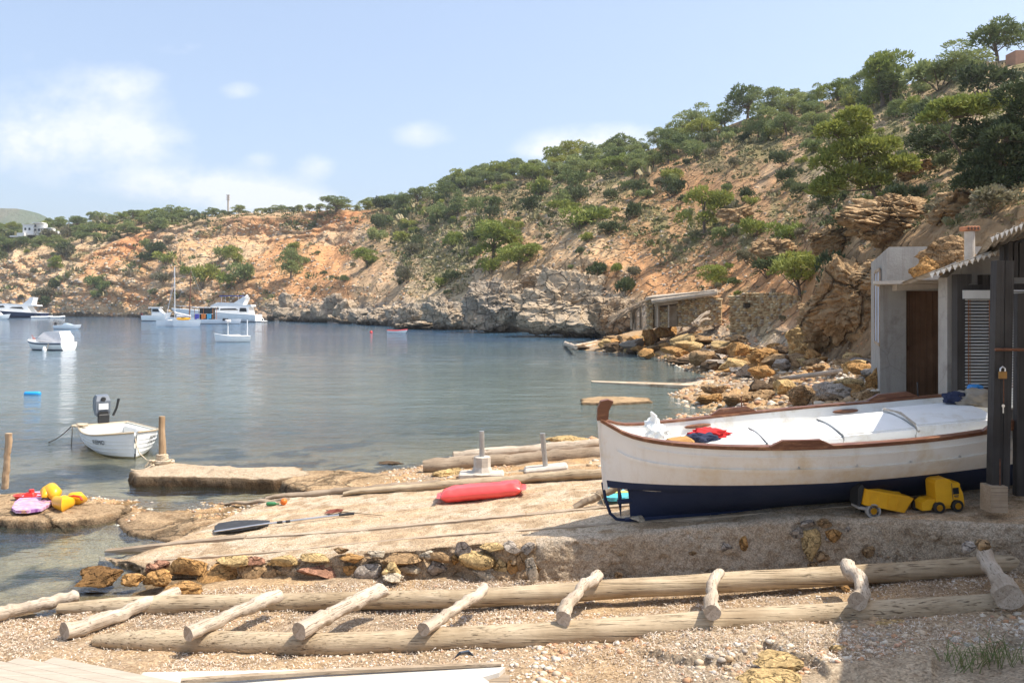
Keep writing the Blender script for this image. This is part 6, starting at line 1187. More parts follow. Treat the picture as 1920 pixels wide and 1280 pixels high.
# ------------------------------------------------------------------ boats
def gel(name, c, c2=None, rough=.3, c3=None, s3=1.0): return mat(name, c, c2 or tuple(x*.93 for x in c), scale=2, rough=rough, spec=.5, coat=.1, c3=c3, s3=s3)
M_GW = gel('white_gelcoat', (.82, .82, .80)); M_CREAM = mat('aged_white_boat_paint', (.83, .80, .74), (.78, .74, .67), scale=1.5, rough=.42, c3=(.72, .62, .47), s3=.9, spec=.4, bump=.10, bscale=5, stretch=(1, 1, 1), streak=((.50, .34, .18), (5, 5, .9), .3)); M_NAVY = mat('navy_antifouling', (.012, .022, .06), (.02, .03, .07), scale=4, rough=.6, spec=.3, bump=.2, bscale=20)
M_INW = mat('white_deck_paint', (.82, .81, .78), (.76, .75, .71), scale=3, rough=.55, c3=(.66, .62, .54), s3=2.2); M_VARN = mat('varnished_mahogany', (.20, .08, .04), (.12, .045, .022), scale=4, rough=.38, stretch=(1, 6, 6), spec=.5, c3=(.33, .16, .08), s3=3)
M_DKG = gel('dark_window', (.02, .025, .03), rough=.1); M_NVH = gel('navy_hull_paint', (.02, .03, .07)); M_CANV = mat('white_canvas', (.80, .76, .74), (.72, .67, .65), scale=4, rough=.9, bump=.3, bscale=5); M_BLUEC = mat('blue_canvas', (.04, .07, .28), rough=.9)
class Hull:
    def __init__(s, L_, bs, sheer, keel, n=.72, m=.95, x0=None, tumble=0.0, rake=0.0):
        s.L, s.bs, s.sh, s.kl, s.n, s.m, s.x0f, s.rake = L_, bs, sheer, keel, n, m, x0, rake
    def val(s, tab, q):
        xs = [p[0] for p in tab]; ys = [p[1] for p in tab]; i = max(0, min(len(xs)-2, np.searchsorted(xs, q)-1)); 
        # smooth (Catmull-Rom) interpolation
        x0, x1 = xs[i], xs[i+1]; y0, y1 = ys[i], ys[i+1]; h = x1-x0; m0 = (y1-ys[i-1])/(x1-xs[i-1]) if i > 0 else (y1-y0)/h; m1 = (ys[i+2]-y0)/(xs[i+2]-x0) if i+2 < len(xs) else (y1-y0)/h; t = min(1, max(0, (q-x0)/h))
        return (2*t**3-3*t*t+1)*y0+(t**3-2*t*t+t)*h*m0+(-2*t**3+3*t*t)*y1+(t**3-t*t)*h*m1
    def pt(s, q, t, side, inset=0.0):
        """q 0..1 stern to bow, t 0..1 keel to sheer"""
        a = t*PI/2; b_ = max(0, s.val(s.bs, q)-inset); zs, zk = s.val(s.sh, q), s.val(s.kl, q); fx = (1-math.cos(a)**1.0)**s.m; y = b_*math.sin(a)**s.n; z = zk+(zs-zk)*fx
        x = q*s.L+s.rake*max(0, (z-zk))*q**5
        if s.x0f: x += s.x0f(z)*(1-q)**6
        return Vector((x, side*y, z))
    def at_z(s, q, z, side, out=0.0):
        lo, hi = 0.0, 1.0
        for _ in range(24):
            mi = (lo+hi)/2
            if s.pt(q, mi, side).z < z: lo = mi
            else: hi = mi
        p = s.pt(q, lo, side); d = Vector((0, side, 0)); return p+d*out
    def shell(s, parent, mats, wl, name='hull', nq=48, nt=20, inner=None, closed_stern=False, m_in=None, floor=None):
        qs = [.5-.5*math.cos(PI*i/(nq-1))*(1) for i in range(nq)]; qs = [a*.55+b*.45 for a, b in zip(qs, np.linspace(0, 1, nq))]; ts = list(np.linspace(0, 1, nt)); b = MB(); nb = max(3, int(nt*.45))
        for side in (-1, 1):
            rows = []
            for q in qs:
                w_l = wl(q*s.L) if callable(wl) else wl; lo, hi = 0.0, 1.0
                for _ in range(18):
                    mi = (lo+hi)/2
                    if s.pt(q, mi, side).z < w_l: lo = mi
                    else: hi = mi
                lo = min(max(lo, .02), .97); rows.append([tuple(s.pt(q, t, side)) for t in list(np.linspace(0, lo, nb))+list(np.linspace(lo, 1, nt-nb+1))[1:]])
            st = len(b.f); b.grid(rows)
            for k in range(st, len(b.f)): b.m[k] = 1 if (k-st) % (nt-1) < nb-1 else 0
        if closed_stern: tr_ = [tuple(s.pt(0, t, -1)) for t in ts]+[tuple(s.pt(0, t, 1)) for t in reversed(ts)]; b.add(tr_, [tuple(range(len(tr_)))]); 
        o = b.build(name, mats, parent, smooth=40, recalc=True)
        if inner is not None:
            b = MB(); 
            for side in (-1, 1): b.grid([[tuple(s.pt(q, t, side, inner)-Vector((0, 0, -.0))) for t in np.linspace(.35, 1, 12)] for q in qs[1:-1]]); 
            rim = []
            for side in (-1, 1): b.grid([[tuple(s.pt(q, 1, side)), tuple(s.pt(q, 1, side, inner))] for q in qs])
            if closed_stern: b.grid([[tuple(s.pt(0, t, -1, inner)+Vector((.04, 0, 0))), tuple(s.pt(0, t, 1, inner)+Vector((.04, 0, 0)))] for t in np.linspace(.35, 1, 8)]); b.grid([[tuple(s.pt(0, 1, -1)), tuple(s.pt(0, 1, 1))], [tuple(s.pt(0, 1, -1, inner)+Vector((.04, 0, 0))), tuple(s.pt(0, 1, 1, inner)+Vector((.04, 0, 0)))]])
            b.build('inner_side', m_in or mats[0], parent, smooth=40, recalc=False)
        if floor is not None:
            b = MB(); rows = []
            for q in qs[2:-2]:
                if s.val(s.kl, q) < floor < s.val(s.sh, q): a = s.at_z(q, floor, -1); c = s.at_z(q, floor, 1); rows.append([(a.x, a.y*.97, floor), (c.x, c.y*.97, floor)])
            if len(rows) > 1: b.grid(rows); b.build('floor', m_in or mats[0], parent)
        return o
    def sheer_line(s, side, out, dz, q0=0, q1=1, n=50, inset=0.0): return [s.pt(q, 1, side, inset)+Vector((0, side*out, dz)) for q in np.linspace(q0, q1, n)]
    def band(s, b, side, z_of_q, h, out, q0=0, q1=1, n=50):
        """raised moulding following the side of the hull"""
        r = []
        for q in np.linspace(q0, q1, n):
            z = z_of_q(q); a = s.at_z(q, z-h/2, side, 0.0); c = s.at_z(q, z+h/2, side, 0.0); o_ = Vector((0, side*out, 0)); r.append([tuple(a-o_*.2), tuple(a+o_), tuple(c+o_), tuple(c-o_*.2)])
        b.grid(r)
    def deckface(s, q0, q1, z_in, n=16, inset=.02):
        return [[tuple(s.pt(q, 1, -1, inset)+Vector((0, 0, z_in))), tuple(s.pt(q, 1, 1, inset)+Vector((0, 0, z_in)))] for q in np.linspace(q0, q1, n)]
# ================= the big traditional boat on the slipway
KB = R(1185, 974, .03)
bt = thing('wooden_fishing_boat', 'large white and navy double ended wooden boat hauled out on the slipway', 'boat', KB)
bt.rotation_euler = (Matrix.Rotation(math.radians(.4), 3, 'Z') @ Matrix.Rotation(-math.atan(.092), 3, 'Y') @ Matrix.Rotation(math.radians(6.0), 3, 'X')).to_euler()
def sx0(z): return -.02-.31*float(sstep(.44, .50, z))-.0*max(0, z-.5)
H = Hull(6.9, [(0, .035), (.04, .30), (.12, .60), (.25, .86), (.42, 1.0), (.6, .96), (.78, .78), (.9, .52), (1, .03)], [(0, 1.45), (.04, 1.27), (.12, 1.17), (.25, 1.11), (.42, 1.08), (.6, 1.08), (.8, 1.16), (1, 1.5)], [(0, 0), (.9, 0), (1, .25)], 1.35, .82, sx0, rake=.12)
H.shell(bt, [M_CREAM, M_NAVY], lambda x: .60-.07*min(1, x/2.5), nq=90, nt=44, inner=.05, m_in=M_INW, floor=.82)
b = MB()
for sd in (-1, 1):
    P_ = H.sheer_line(sd, .0, 0, .0, 1, 70); rows = []
    for p in P_: o_ = sd; rows.append([(p.x, p.y+o_*.022, p.z-.04), (p.x, p.y+o_*.028, p.z+.008), (p.x, p.y-o_*.06, p.z+.012), (p.x, p.y-o_*.06, p.z-.02)])
    b.grid(rows)
b.build('gunwale', M_VARN, bt, smooth=30)
b = MB()
for sd in (-1, 1): H.band(b, sd, lambda q: H.val(H.sh, q)-.33-.0*q, .045, .026, .02, .98, 80)
for sd in (-1, 1): H.band(b, sd, lambda q: H.val(H.sh, q)-.14, .022, .013, .05, .97, 80)
b.build('rubbing_strake', M_CREAM, bt, smooth=40)
b = MB(); zt = H.val(H.sh, 0)
b.prism([(-.37,zt-.02),(-.22,zt-.02),(-.20,zt+.10),(-.13,zt+.22),(-.20,zt+.25),(-.30,zt+.24),(-.35,zt+.14)], 'y', -.04, .04)
b.build('sternpost', [M_VARN], bt); b = MB(); b.prism([(-.36,.47),(-.29,.47),(-.29,zt-.02),(-.36,zt-.02)], 'y', -.036, .036); b.build('sternpost_face', M_CREAM, bt)
b = MB(); b.box((3.0, 0, -.015), (6.2, .09, .09), bev=.01); b.build('keel', M_NAVY, bt)
b = MB(); b.tube([(-.36,0,.56),(-.34,0,.33),(-.29,0,.12),(-.21,0,.03),(-.05,0,.0),(.1,0,.01)], .022, 8); b.build('rudder_frame', M_NAVY, bt, smooth=50)
pr = MB(); pr.tube([(.05, 0, .27), (-.18, 0, .27)], .035, 10)
for a in (0, 1): 
    d = 1 if a else -1; pr.add([(-.13, -.02, .27), (-.12, -.05*d, .27+d*.08), (-.13, -.055*d, .27+d*.17), (-.145, -.01*d, .27+d*.24), (-.16, .045*d, .27+d*.17), (-.16, .05*d, .27+d*.08), (-.17, .01, .27)], [(0,1,2,3,4,5,6)])
pr.build('propeller', M_NAVY, bt)
def chock(q0, q1, side, lab=None):
    """raised mahogany pad on the gunwale"""
    b = MB(); n = 26; rows = []
    for i in range(n):
        q = q0+(q1-q0)*i/(n-1); h = min(1, min(i, n-1-i)/5)*.075; p = H.pt(q, 1, side); rows.append([(p.x, p.y+side*.042, p.z-.03), (p.x, p.y+side*.04, p.z+.014+h), (p.x, p.y-side*.01, p.z+.016+h), (p.x, p.y-side*.012, p.z-.0)])
    b.grid(rows); return b.build('oar_pad', M_VARN, bt, smooth=30)
def qx(X_): return X_/6.9
chock(qx(1.72), qx(2.42), -1); chock(qx(4.25), qx(4.95), -1); chock(qx(1.45), qx(2.1), 1); chock(qx(3.75), qx(4.45), 1)
for (X_, sd) in ((1.05, 1), (3.2, 1)):
    b = MB(); n = 16; rows = []
    for i in range(n): q = qx(X_)+i/(n-1)*.055; w = math.sin(PI*i/(n-1))**.4; p = H.pt(q, .93, sd, .06); rows.append([(p.x, p.y, p.z-.03*w), (p.x, p.y-.05*w*sd, p.z-.02*w), (p.x, p.y-.05*w*sd, p.z+.02*w), (p.x, p.y, p.z+.03*w)])
    b.grid(rows); b.build('hand_pad', M_VARN, bt, smooth=40)
for X_ in (2.05, 2.72, 3.38, 4.0, 4.62, 5.2):
    q = qx(X_); p = H.at_z(q, H.val(H.sh, q)-.285, -1); b = MB(); b.lathe([(.018, 0), (.02, .018), (.012, .022), (.009, .05)], tuple(p+Vector((0, .02, 0))), 10, Matrix.Rotation(PI/2, 3, 'X')); b.build('scupper', M_ALU, bt, smooth=40)
M_RSTAIN = mat('rust_streak', (.45, .25, .10), (.62, .45, .28), scale=9, rough=.7, stretch=(3, 3, .6))
# side decks and the row of hatch boxes
b = MB(); b.grid([[tuple(H.pt(q, 1, -1, .05)+Vector((0, 0, -.16))), tuple(H.pt(q, 1, 1, .05)+Vector((0, 0, -.16)))] for q in np.linspace(.02, .12, 10)]); b.build('stern_deck', M_INW, bt)
xs_ = [.82, 1.79, 2.77, 3.72, 4.78]
for i in range(4):
    w = [.80, .90, .94, .98][i]; top = [1.0, 1.02, 1.05, 1.09][i]; b = MB(); cx = (xs_[i]+xs_[i+1])/2; b.box((cx, .02, (top+.6)/2), (xs_[i+1]-xs_[i]-.012, w-.06, top-.6)); b.build('hatch_box', M_INW, bt)
    b = MB(); n = 12; rows = []
    for k in range(n+1): y = -w/2+w*k/n; z = top+.05*(1-(2*y/w)**2)-.02; rows.append([(xs_[i]+.006, y+.02, z), (xs_[i+1]-.006, y+.02, z)])
    top_ = rows; b.grid(rows); b.grid([[(r[0][0], r[0][1], r[0][2]-.07), (r[1][0], r[1][1], r[1][2]-.07)] for r in rows]); 
    for e in (0, -1): r = rows[e]; b.add([r[0], r[1], (r[1][0], r[1][1], r[1][2]-.07), (r[0][0], r[0][1], r[0][2]-.07)], [(0,1,2,3)])
    for e in (0, 1): 
        for k in range(n): r0, r1 = rows[k][e], rows[k+1][e]; b.add([r0, r1, (r1[0], r1[1], r1[2]-.07), (r0[0], r0[1], r0[2]-.07)], [(0,1,2,3)])
    b.build('hatch_lid', M_INW, bt, smooth=30)
for X_, dz in ((3.74, .05),):
    b = MB(); w = .94; b.tube([(X_, -w/2, .95+dz), (X_-.01, -w/2+.06, 1.03+dz), (X_, 0, 1.09+dz), (X_, w/2, 1.03+dz)], .016, 8); b.build('coaming', M_INW if X_ < 3 else M_WHITEW, bt, smooth=50)
b = MB(); b.tube([H.pt(qx(4.62), 1, -1)+Vector((0, .0, 0)), H.pt(qx(4.62), 1, -1)+Vector((0, .0, .2))], .012, 8); b.build('thole_pin', M_BLK, bt); b = MB(); b.tube([H.pt(qx(4.45), 1, 1), H.pt(qx(4.45), 1, 1)+Vector((0, 0, .22))], .012, 8); b.build('thole_pin', M_BLK, bt)
b = MB(); b.tube([H.pt(qx(1.9), 1, 1), H.pt(qx(1.9), 1, 1)+Vector((0, 0, .25))], .01, 8); b.build('thole_pin', M_RUST, bt)
# things lying in or beside the boat
def bw(x, y, z): return bt.rotation_euler.to_matrix() @ Vector((x, y, z))+Vector(bt.location)
def crumple(name, c, size, seed, m, label, cat, rough=.35, sub=4):
    Vv, Fc = ico(sub); N_ = Vv.copy(); Vv = Vv+N_*(fbm(Vv*1.8+seed, 3, seed)*rough+fbm(Vv*5+seed, 3, seed+3, .6, ridge=True)*rough*.35)[:, None]; Vv[:, 2] = np.maximum(Vv[:, 2], -.5)
    o = np_mesh(name, Vv*np.array(size), Fc, m, smooth=True); o.location = c; return tag(o, label, cat)
m_, N, L, P = new_mat('thin_plastic_bag'); P.inputs['Base Color'].default_value = (.85, .87, .85, 1); P.inputs['Roughness'].default_value = .3; P.inputs['Alpha'].default_value = .8; M_BAG = m_
crumple('plastic_bag', bw(.40, .05, 1.17), (.12, .11, .13), 4, M_BAG, 'white translucent plastic bag standing in the stern of the boat', 'bag', .6)
b = MB(); b.tube([bw(.40, .05, 1.22), bw(.39, .05, 1.32), bw(.41, .03, 1.40), bw(.37, .01, 1.47)], [.12, .05, .035, .012], 9, wob=.7); o = b.build('bag_knot', M_BAG, bpy.data.objects['plastic_bag'], world=True)
b = MB(); b.box((0, 0, 0), (.34, .3, .16), bev=.04); o = b.build('cork_block', mat('tan_foam', (.50, .27, .09), (.38, .19, .06), scale=12, rough=.95, bump=.6, bscale=30)); o.location = bw(.66, -.30, 1.08); o.rotation_euler = (0, -.1, .1); tag(o, 'tan block beside the plastic bag in the stern', 'block')
M_REDC = mat('red_cloth', (.62, .025, .03), (.5, .02, .02), rough=.9); M_NVC = mat('navy_cloth', (.02, .025, .06), (.03, .04, .08), rough=.9); M_BEIGE = mat('beige_cloth', (.36, .31, .24), (.25, .21, .16), rough=.9)
crumple('shirt', bw(1.15, .1, 1.07), (.24, .14, .07), 6, M_REDC, 'red garment crumpled on the first hatch of the boat', 'clothes'); crumple('shirt', bw(1.02, -.02, 1.05), (.21, .12, .07), 9, M_NVC, 'navy garment lying half under the red one', 'clothes')
crumple('jacket', bw(4.95, .25, 1.14), (.26, .22, .14), 11, M_BEIGE, 'beige jacket dropped in the boat beside the black gate post', 'clothes'); crumple('jacket', bw(4.72, .36, 1.15), (.16, .14, .10), 12, M_NVC, 'dark garment bundled against the beige jacket', 'clothes'); crumple('plastic_bag', bw(5.02, .42, 1.27), (.09, .06, .05), 13, mat('blue_plastic', (.05, .28, .65), rough=.35), 'blue plastic bag on top of the clothes by the gate post', 'bag')
axis_obj('wooden_prop', R(1076, 951, .03), W(1165, 911, R(1120, 945).y-.15), [(0, .055), (.1, .06), (.5, .055), (.52, .07), (.62, .07), (.66, .05), (.97, .06), (1, .05)], M_OLD, 'short weathered timber tied with cord leaning up against the propeller opening', 'timber', seed=44)
b = MB(); a_ = W(1112, 930, R(1120, 945).y-.2); b.tube([a_+Vector((-.03, 0, .05)), a_+Vector((.03, -.08, .07)), a_+Vector((.1, -.08, .03)), a_+Vector((.16, -.07, -.12)), a_+Vector((.19, -.05, -.25))], .007, 6); tag(b.build('cord', M_ROPE), 'thin cord looped round the weathered timber at the stern', 'cord')
bb2 = ring_board('bodyboard', [(1128,935),(1140,918),(1170,916),(1186,922),(1185,932),(1172,938),(1145,940)], .8, .05, gel('turquoise_foam', (.10, .55, .68)), 'small turquoise and yellow bodyboard seen through the propeller opening', 'bodyboard')
b = MB(); b.box((0, 0, .055), (.35, .12, .012), .2); b.build('stripe', gel('yellow_foam', (.8, .65, .15)), bb2)
o = rock_at(1198, 972, 36, 12, R(1198, 974).y-.12, 'pale', label='pale stone wedged under the stern end of the keel', sub=3)
# ================= toy lorry in two pieces
M_TY = mat('yellow_toy_plastic', (.80, .42, .015), (.70, .34, .01), scale=5, rough=.38, spec=.5); M_TG = mat('grey_toy_plastic', (.36, .35, .33), rough=.5); M_TB = mat('black_toy_plastic', (.03, .03, .03), rough=.4)
def wheel(parent, c, r, w):
    b = MB(); k = 26; prof = [(r*.55, -w/2), (r*.93, -w/2), (r, -w*.38), (r, w*.38), (r*.93, w/2), (r*.55, w/2)]; b.lathe(prof, c, k, Matrix.Rotation(PI/2, 3, 'X'))
    for i in range(k): a = 2*PI*i/k; b.box((c[0]+math.cos(a)*r, c[1], c[2]+math.sin(a)*r), (r*.10, w*.9, r*.1), Matrix.Rotation(-a, 3, 'Y'))
    o = b.build('wheel', M_TB, parent, smooth=40); b = MB(); b.lathe([(r*.56, -w*.52), (r*.5, -w*.56), (r*.42, -w*.40), (r*.2, -w*.36), (r*.17, -w*.62), (.001, -w*.62)], c, 20, Matrix.Rotation(-PI/2, 3, 'X')); b.v = [(v[0], 2*c[1]-v[1], v[2]) if False else v for v in b.v]; b.build('rim', M_TY, o, smooth=30)
    b = MB(); b.lathe([(r*.56, w*.52), (r*.5, w*.56), (r*.42, w*.40), (r*.2, w*.36), (r*.17, w*.62), (.001, w*.62)], c, 20, Matrix.Rotation(PI/2, 3, 'X')); b.build('rim', M_TY, o, smooth=30)
    return o
p0 = R(1762, 956, .0); s = p0.y/F; t = thing('toy_truck_cab', 'yellow toy lorry tractor unit standing on the slipway in shade', 'toy', p0, math.radians(2)); t.rotation_euler = (0, -.09, math.radians(2))
U = s
b = MB(); b.prism([(-14,13),(-14,54),(-11,60),(-6,62),(10,62),(16,58),(22,53),(31,53),(34,49),(33,45),(37,32),(38,20),(38,8),(33,8),(31,16),(26,21),(20,22),(14,18),(12,12),(-14,12)], 'y', -17, 17); b.v = [(v[0]*U, v[1]*U*(.92 if v[2] > 40 else 1), v[2]*U) for v in b.v]; b.build('cab', M_TY, t)
b = MB(); b.prism([(-40,6),(-40,20),(-30,26),(-14,26),(-14,12),(12,12),(14,6),(-4,6),(-8,12),(-20,12),(-24,6)], 'y', -13, 13); b.v = [(v[0]*U, v[1]*U, v[2]*U) for v in b.v]; b.build('chassis', M_TY, t)
b = MB(); b.box((24*U, -17.2*U, 38*U), (11*U, .6*U, 12*U)); b.box((24*U, 17.2*U, 38*U), (11*U, .6*U, 12*U)); b.add([(x*U, y*U, z*U) for x, y, z in [(34.6,-14,48),(34.6,14,48),(38,14,33),(38,-14,33)]], [(0,1,2,3)]); b.build('window', M_DKG, t)
b = MB(); b.box((17*U, -17.4*U, 36*U), (.7*U, .5*U, 34*U)); b.box((24*U, -17.5*U, 29*U), (9*U, .4*U, 1.6*U)); b.box((24*U, -17.5*U, 26.6*U), (7*U, .4*U, .8*U)); b.build('decal', M_NVC, t)
for x, sd in ((-10, -1), (25, -1), (-10, 1), (25, 1), (-34, 1)): wheel(t, (x*U, sd*15*U, 10*U), 10.5*U, 8*U)
p0 = R(1655, 961, .0); s = U = p0.y/F; t = thing('toy_dump_trailer', 'yellow toy tipper trailer lying nose down on the slipway', 'toy', p0); t.rotation_euler = (0, -.08, math.radians(3))
Rt = Matrix.Rotation(math.radians(15), 3, 'Y')
def tf(v): return Rt @ Vector((v.x*U, v.y*U, v.z*U))+Vector((-4*U, 0, 26*U))
b = MB(); 
for sd in (-1, 1): b.prism([(-38,-12),(40,-14),(52,14),(44,18),(34,17),(-38,17)], 'y', sd*17-1, sd*17+1, tf)
b.prism([(-38,-12),(40,-14),(40,-11),(-38,-9)], 'y', -16, 16, tf); b.prism([(-40,-12),(-37,-12),(-37,17),(-40,17)], 'y', -17, 17, tf); b.prism([(40,-14),(43,-14),(55,15),(51,16)], 'y', -16, 16, tf)
b.build('tipper_body', M_TY, t); b = MB()
for x in (-30, -12, 6, 24): b.prism([(x,-11),(x+2,-11),(x+2,13),(x,13)], 'y', -19, -17.9, tf)
b.prism([(-39,13),(46,13),(46,16.5),(-39,16.5)], 'y', -19.5, -17.9, tf); b.prism([(-39,-12.5),(40,-14),(40,-11.5),(-39,-10)], 'y', -19, -17.9, tf); b.build('rib', M_TY, t)
b = MB(); b.prism([(-48,-16),(-42,-18),(-41,20),(-47,24),(-52,15)], 'y', -15, 15, tf); b.build('headboard', M_TB, t); b = MB(); b.box((-36*U, 0, 14*U), (34*U, 30*U, 6*U), Rt, bev=.01); b.lathe([(12.5*U, -4*U), (13.5*U, -4*U), (13.5*U, 4*U), (12.5*U, 4*U)], (-26*U, -15*U, 10*U), 20, Matrix.Rotation(PI/2, 3, 'X')); b.build('mudguard', M_TG, t, smooth=40)
for sd in (-1, 1): wheel(t, (-26*U, sd*15*U, 10.5*U), 11*U, 8*U)
# ================= moored dinghy with outboard
bow = G(252, 862, -.05); st = Vector((-11.25, 21.95, 0)); d = Vector((bow.x-st.x, bow.y-st.y, 0)); ang = math.atan2(d.y, d.x); Ld = d.length+.05
t = thing('dinghy', 'small white clinker style dinghy with grey outboard moored to the wooden post', 'boat', (st.x, st.y, -.12), ang); DG = t
HD = Hull(Ld, [(0, .62), (.25, .74), (.5, .80), (.72, .76), (.88, .52), (.96, .26), (1, .03)], [(0, .60), (.4, .60), (.75, .66), (1, .76)], [(0, .02), (.7, 0), (.92, .05), (1, .10)], .55, .8, rake=.12)
M_TAN = gel('tan_trim', (.50, .38, .24)); M_DINT = gel('grey_cream_interior', (.60, .58, .48))
HD.shell(t, [M_GW, gel('weedy_bottom', (.30, .27, .17), rough=.7)], .16, inner=.07, closed_stern=True, m_in=M_DINT, floor=.22, nt=26)
b = MB()
for z in (.24, .34, .44, .53):
    for sd in (-1, 1): HD.band(b, sd, lambda q: z*(.9+.12*q)+.02, .014, .014, .02, .99, 40)
b.build('strake', M_GW, t, smooth=40)
b = MB(); 
for sd in (-1, 1): b.tube(HD.sheer_line(sd, .015, 0, 0, 1, 40), .022, 8)
b.tube([HD.pt(0, 1, -1), HD.pt(0, 1, 1)], .022, 8); b.build('rub_rail', M_TAN, t, smooth=60)
b = MB(); b.grid([[tuple(HD.pt(q, 1, -1, .02)+Vector((0, 0, -.02))), tuple(HD.pt(q, 1, 1, .02)+Vector((0, 0, -.02)))] for q in np.linspace(.78, .99, 12)]); b.build('foredeck', M_GW, t)
b = MB(); 
for sd in (-1, 1): b.grid([[tuple(HD.pt(q, 1, sd, .02)+Vector((0, 0, -.03))), tuple(HD.pt(q, 1, sd, .24)+Vector((0, 0, -.05))), tuple(HD.pt(q, 1, sd, .26)+Vector((0, 0, -.30)))] for q in np.linspace(.03, .8, 24)])
b.box((.18, 0, .45), (.34, 1.1, .2), bev=.03); b.box((1.35, 0, .42), (.3, 1.25, .05), bev=.01); b.build('bench', M_GW, t)
M_LET = mat('black_lettering', (.02, .02, .025), rough=.5)
def hull_text(Hh, par, s_, q, z, side, size, out=.02):
    p = Hh.at_z(q, z, side, out); p2 = Hh.at_z(q+.05, z, side, out); a = math.atan2((p2-p).y, (p2-p).x); up = Hh.at_z(q, z+.12, side, out)-Hh.at_z(q, z-.0, side, out); lean = math.atan2(up.y*side, up.z)
    return text_mesh(s_, size, M_LET, par, p, (PI/2+lean, 0, a if side < 0 else a+PI))
TX = [('REMO', .50, .47, .17), ('REMO', .80, .50, .13), ('7-1B-1241', .80, .38, .10)]
for side_ in (-1, 1):
    pass
hull_text(HD, t, 'REMO', .80, .45, -1, .15, .035); hull_text(HD, t, 'REMO', .90, .53, 1, .10, .04); hull_text(HD, t, '7-1B-1241', .90, .42, 1, .085, .04)
mt = thing('outboard_motor', 'grey outboard motor with tilted tiller on the back of the dinghy', 'motor', tuple(Vector((st.x, st.y, 0))-Vector((math.cos(ang), math.sin(ang), 0))*.06), ang)
b = MB(); b.prism([(-.30,.62),(-.06,.60),(.0,.70),(.02,.98),(-.04,1.10),(-.20,1.13),(-.32,1.04),(-.36,.80)], 'y', -.15, .15); b.v = [(v[0], v[1]*(.82 if v[2] > 1.05 or v[2] < .65 else 1), v[2]) for v in b.v]; b.build('cowl', mat('grey_motor_paint', (.17, .19, .22), (.13, .15, .18), rough=.35), mt); mt.scale = (1.15, 1.2, 1.12)
b = MB(); b.box((.02, 0, .85), (.03, .2, .14)); b.build('label_plate', M_GW, mt); b = MB(); b.lathe([(.055, 0), (.05, .03), (.02, .035)], (.01, 0, 1.03), 16, Matrix.Rotation(PI/2, 3, 'Y')); b.box((.0, 0, .68), (.06, .2, .1)); b.build('starter_knob', M_TB, mt)
b = MB(); b.tube([(.05, .2, .62), (.1, .26, .80), (.12, .30, 1.03)], [.03, .025, .03], 8); b.build('tiller', M_TB, mt); b = MB(); b.box((-.15, 0, .2), (.14, .1, .85), bev=.02); b.box((.02, 0, .55), (.1, .24, .22), bev=.02); b.build('leg', M_TB, mt)
# mooring lines
def rope(pts, r, lab, m=M_ROPE, name='rope'):
    b = MB(); b.tube(pts, r, 6); return tag(b.build(name, m, smooth=60), lab, 'rope')
def sag(a, c, s_, n=10): return [a.lerp(c, i/n)+Vector((0, 0, -s_*math.sin(PI*i/n))) for i in range(n+1)]
Abk = W(136, 797, 21.6); rope(sag(Abk, G(84, 831, -.05), .08), .014, 'taut dark mooring line running left from the dinghy corner into the water', mat('dark_rope', (.16, .14, .11), rough=.9)); rope([Abk, W(134, 838, 21.4)], .014, 'mooring line hanging straight down from the dinghy corner', mat('dark_rope', (.16, .14, .11), rough=.9))
rope([W(254, 822, 19.0), W(256, 835, 18.9), W(262, 850, 18.6), W(275, 862, 18.2), W(290, 866, 17.7)], .012, 'light line from the dinghy bow to the knot on the mooring post'); rope(sag(W(288, 870, 17.6), W(245, 880, 17.0), .06), .012, 'slack light line trailing from the post knot over the pier tip')
o = crumple('cloth_wrap', W(150, 797, 21.4), (.17, .17, .05), 5, M_ROPE, 'pale rope bundle on the left corner of the dinghy', 'rope', sub=3)
# ================= anchored boats
def person_free(): pass
# white open boat with awning poles
p0 = G(439, 641, 0); s = p0.y/F; t = thing('open_boat', 'small white open boat with two poles and a short awning in mid bay', 'boat', (p0.x+1.35, p0.y+.9, -.15), PI+.45)
Hs = Hull(3.4, [(0, .6), (.3, .78), (.6, .78), (.85, .45), (1, .03)], [(0, .75), (.5, .78), (.8, .9), (1, 1.05)], [(0, 0), (.8, 0), (1, .2)], .6, .85, rake=.2); Hs.shell(t, [M_GW, M_GW], .1, inner=.06, closed_stern=True, floor=.4, nq=24, nt=12); b = MB()
for sd in (-1, 1): b.tube(Hs.sheer_line(sd, .02, 0, 0, 1, 24), .04, 6)
b.build('rub_rail', M_GW, t)
for X_ in (.25, 2.2): b = MB(); b.tube([(X_, 0, .4), (X_, 0, 2.45)], .055, 8); b.build('pole', M_GW, t)
b = MB(); b.box((2.2, 0, 2.35), (.5, 1.2, .28), bev=.06); b.build('awning', M_CANV, t); b = MB(); b.box((1.6, 0, .85), (1.2, .8, .12), bev=.04); b.build('engine_box', M_INW, t)
# dinghy white and red
p0 = G(743, 624, 0); t = thing('rowing_boat', 'little white rowing boat with a red rim near the dark crag', 'boat', (p0.x-1.3, p0.y, -.12), .12); Hs = Hull(2.7, [(0, .5), (.4, .6), (.8, .42), (1, .05)], [(0, .5), (.5, .46), (1, .6)], [(0, 0), (.8, 0), (1, .2)], .5, .8, rake=.5); Hs.shell(t, [M_GW, M_GW], .05, inner=.05, closed_stern=True, floor=.2, nq=20, nt=10); b = MB()
for sd in (-1, 1): b.tube(Hs.sheer_line(sd, .02, 0, 0, 1, 20), .045, 6)
b.build('rim', M_RED, t)
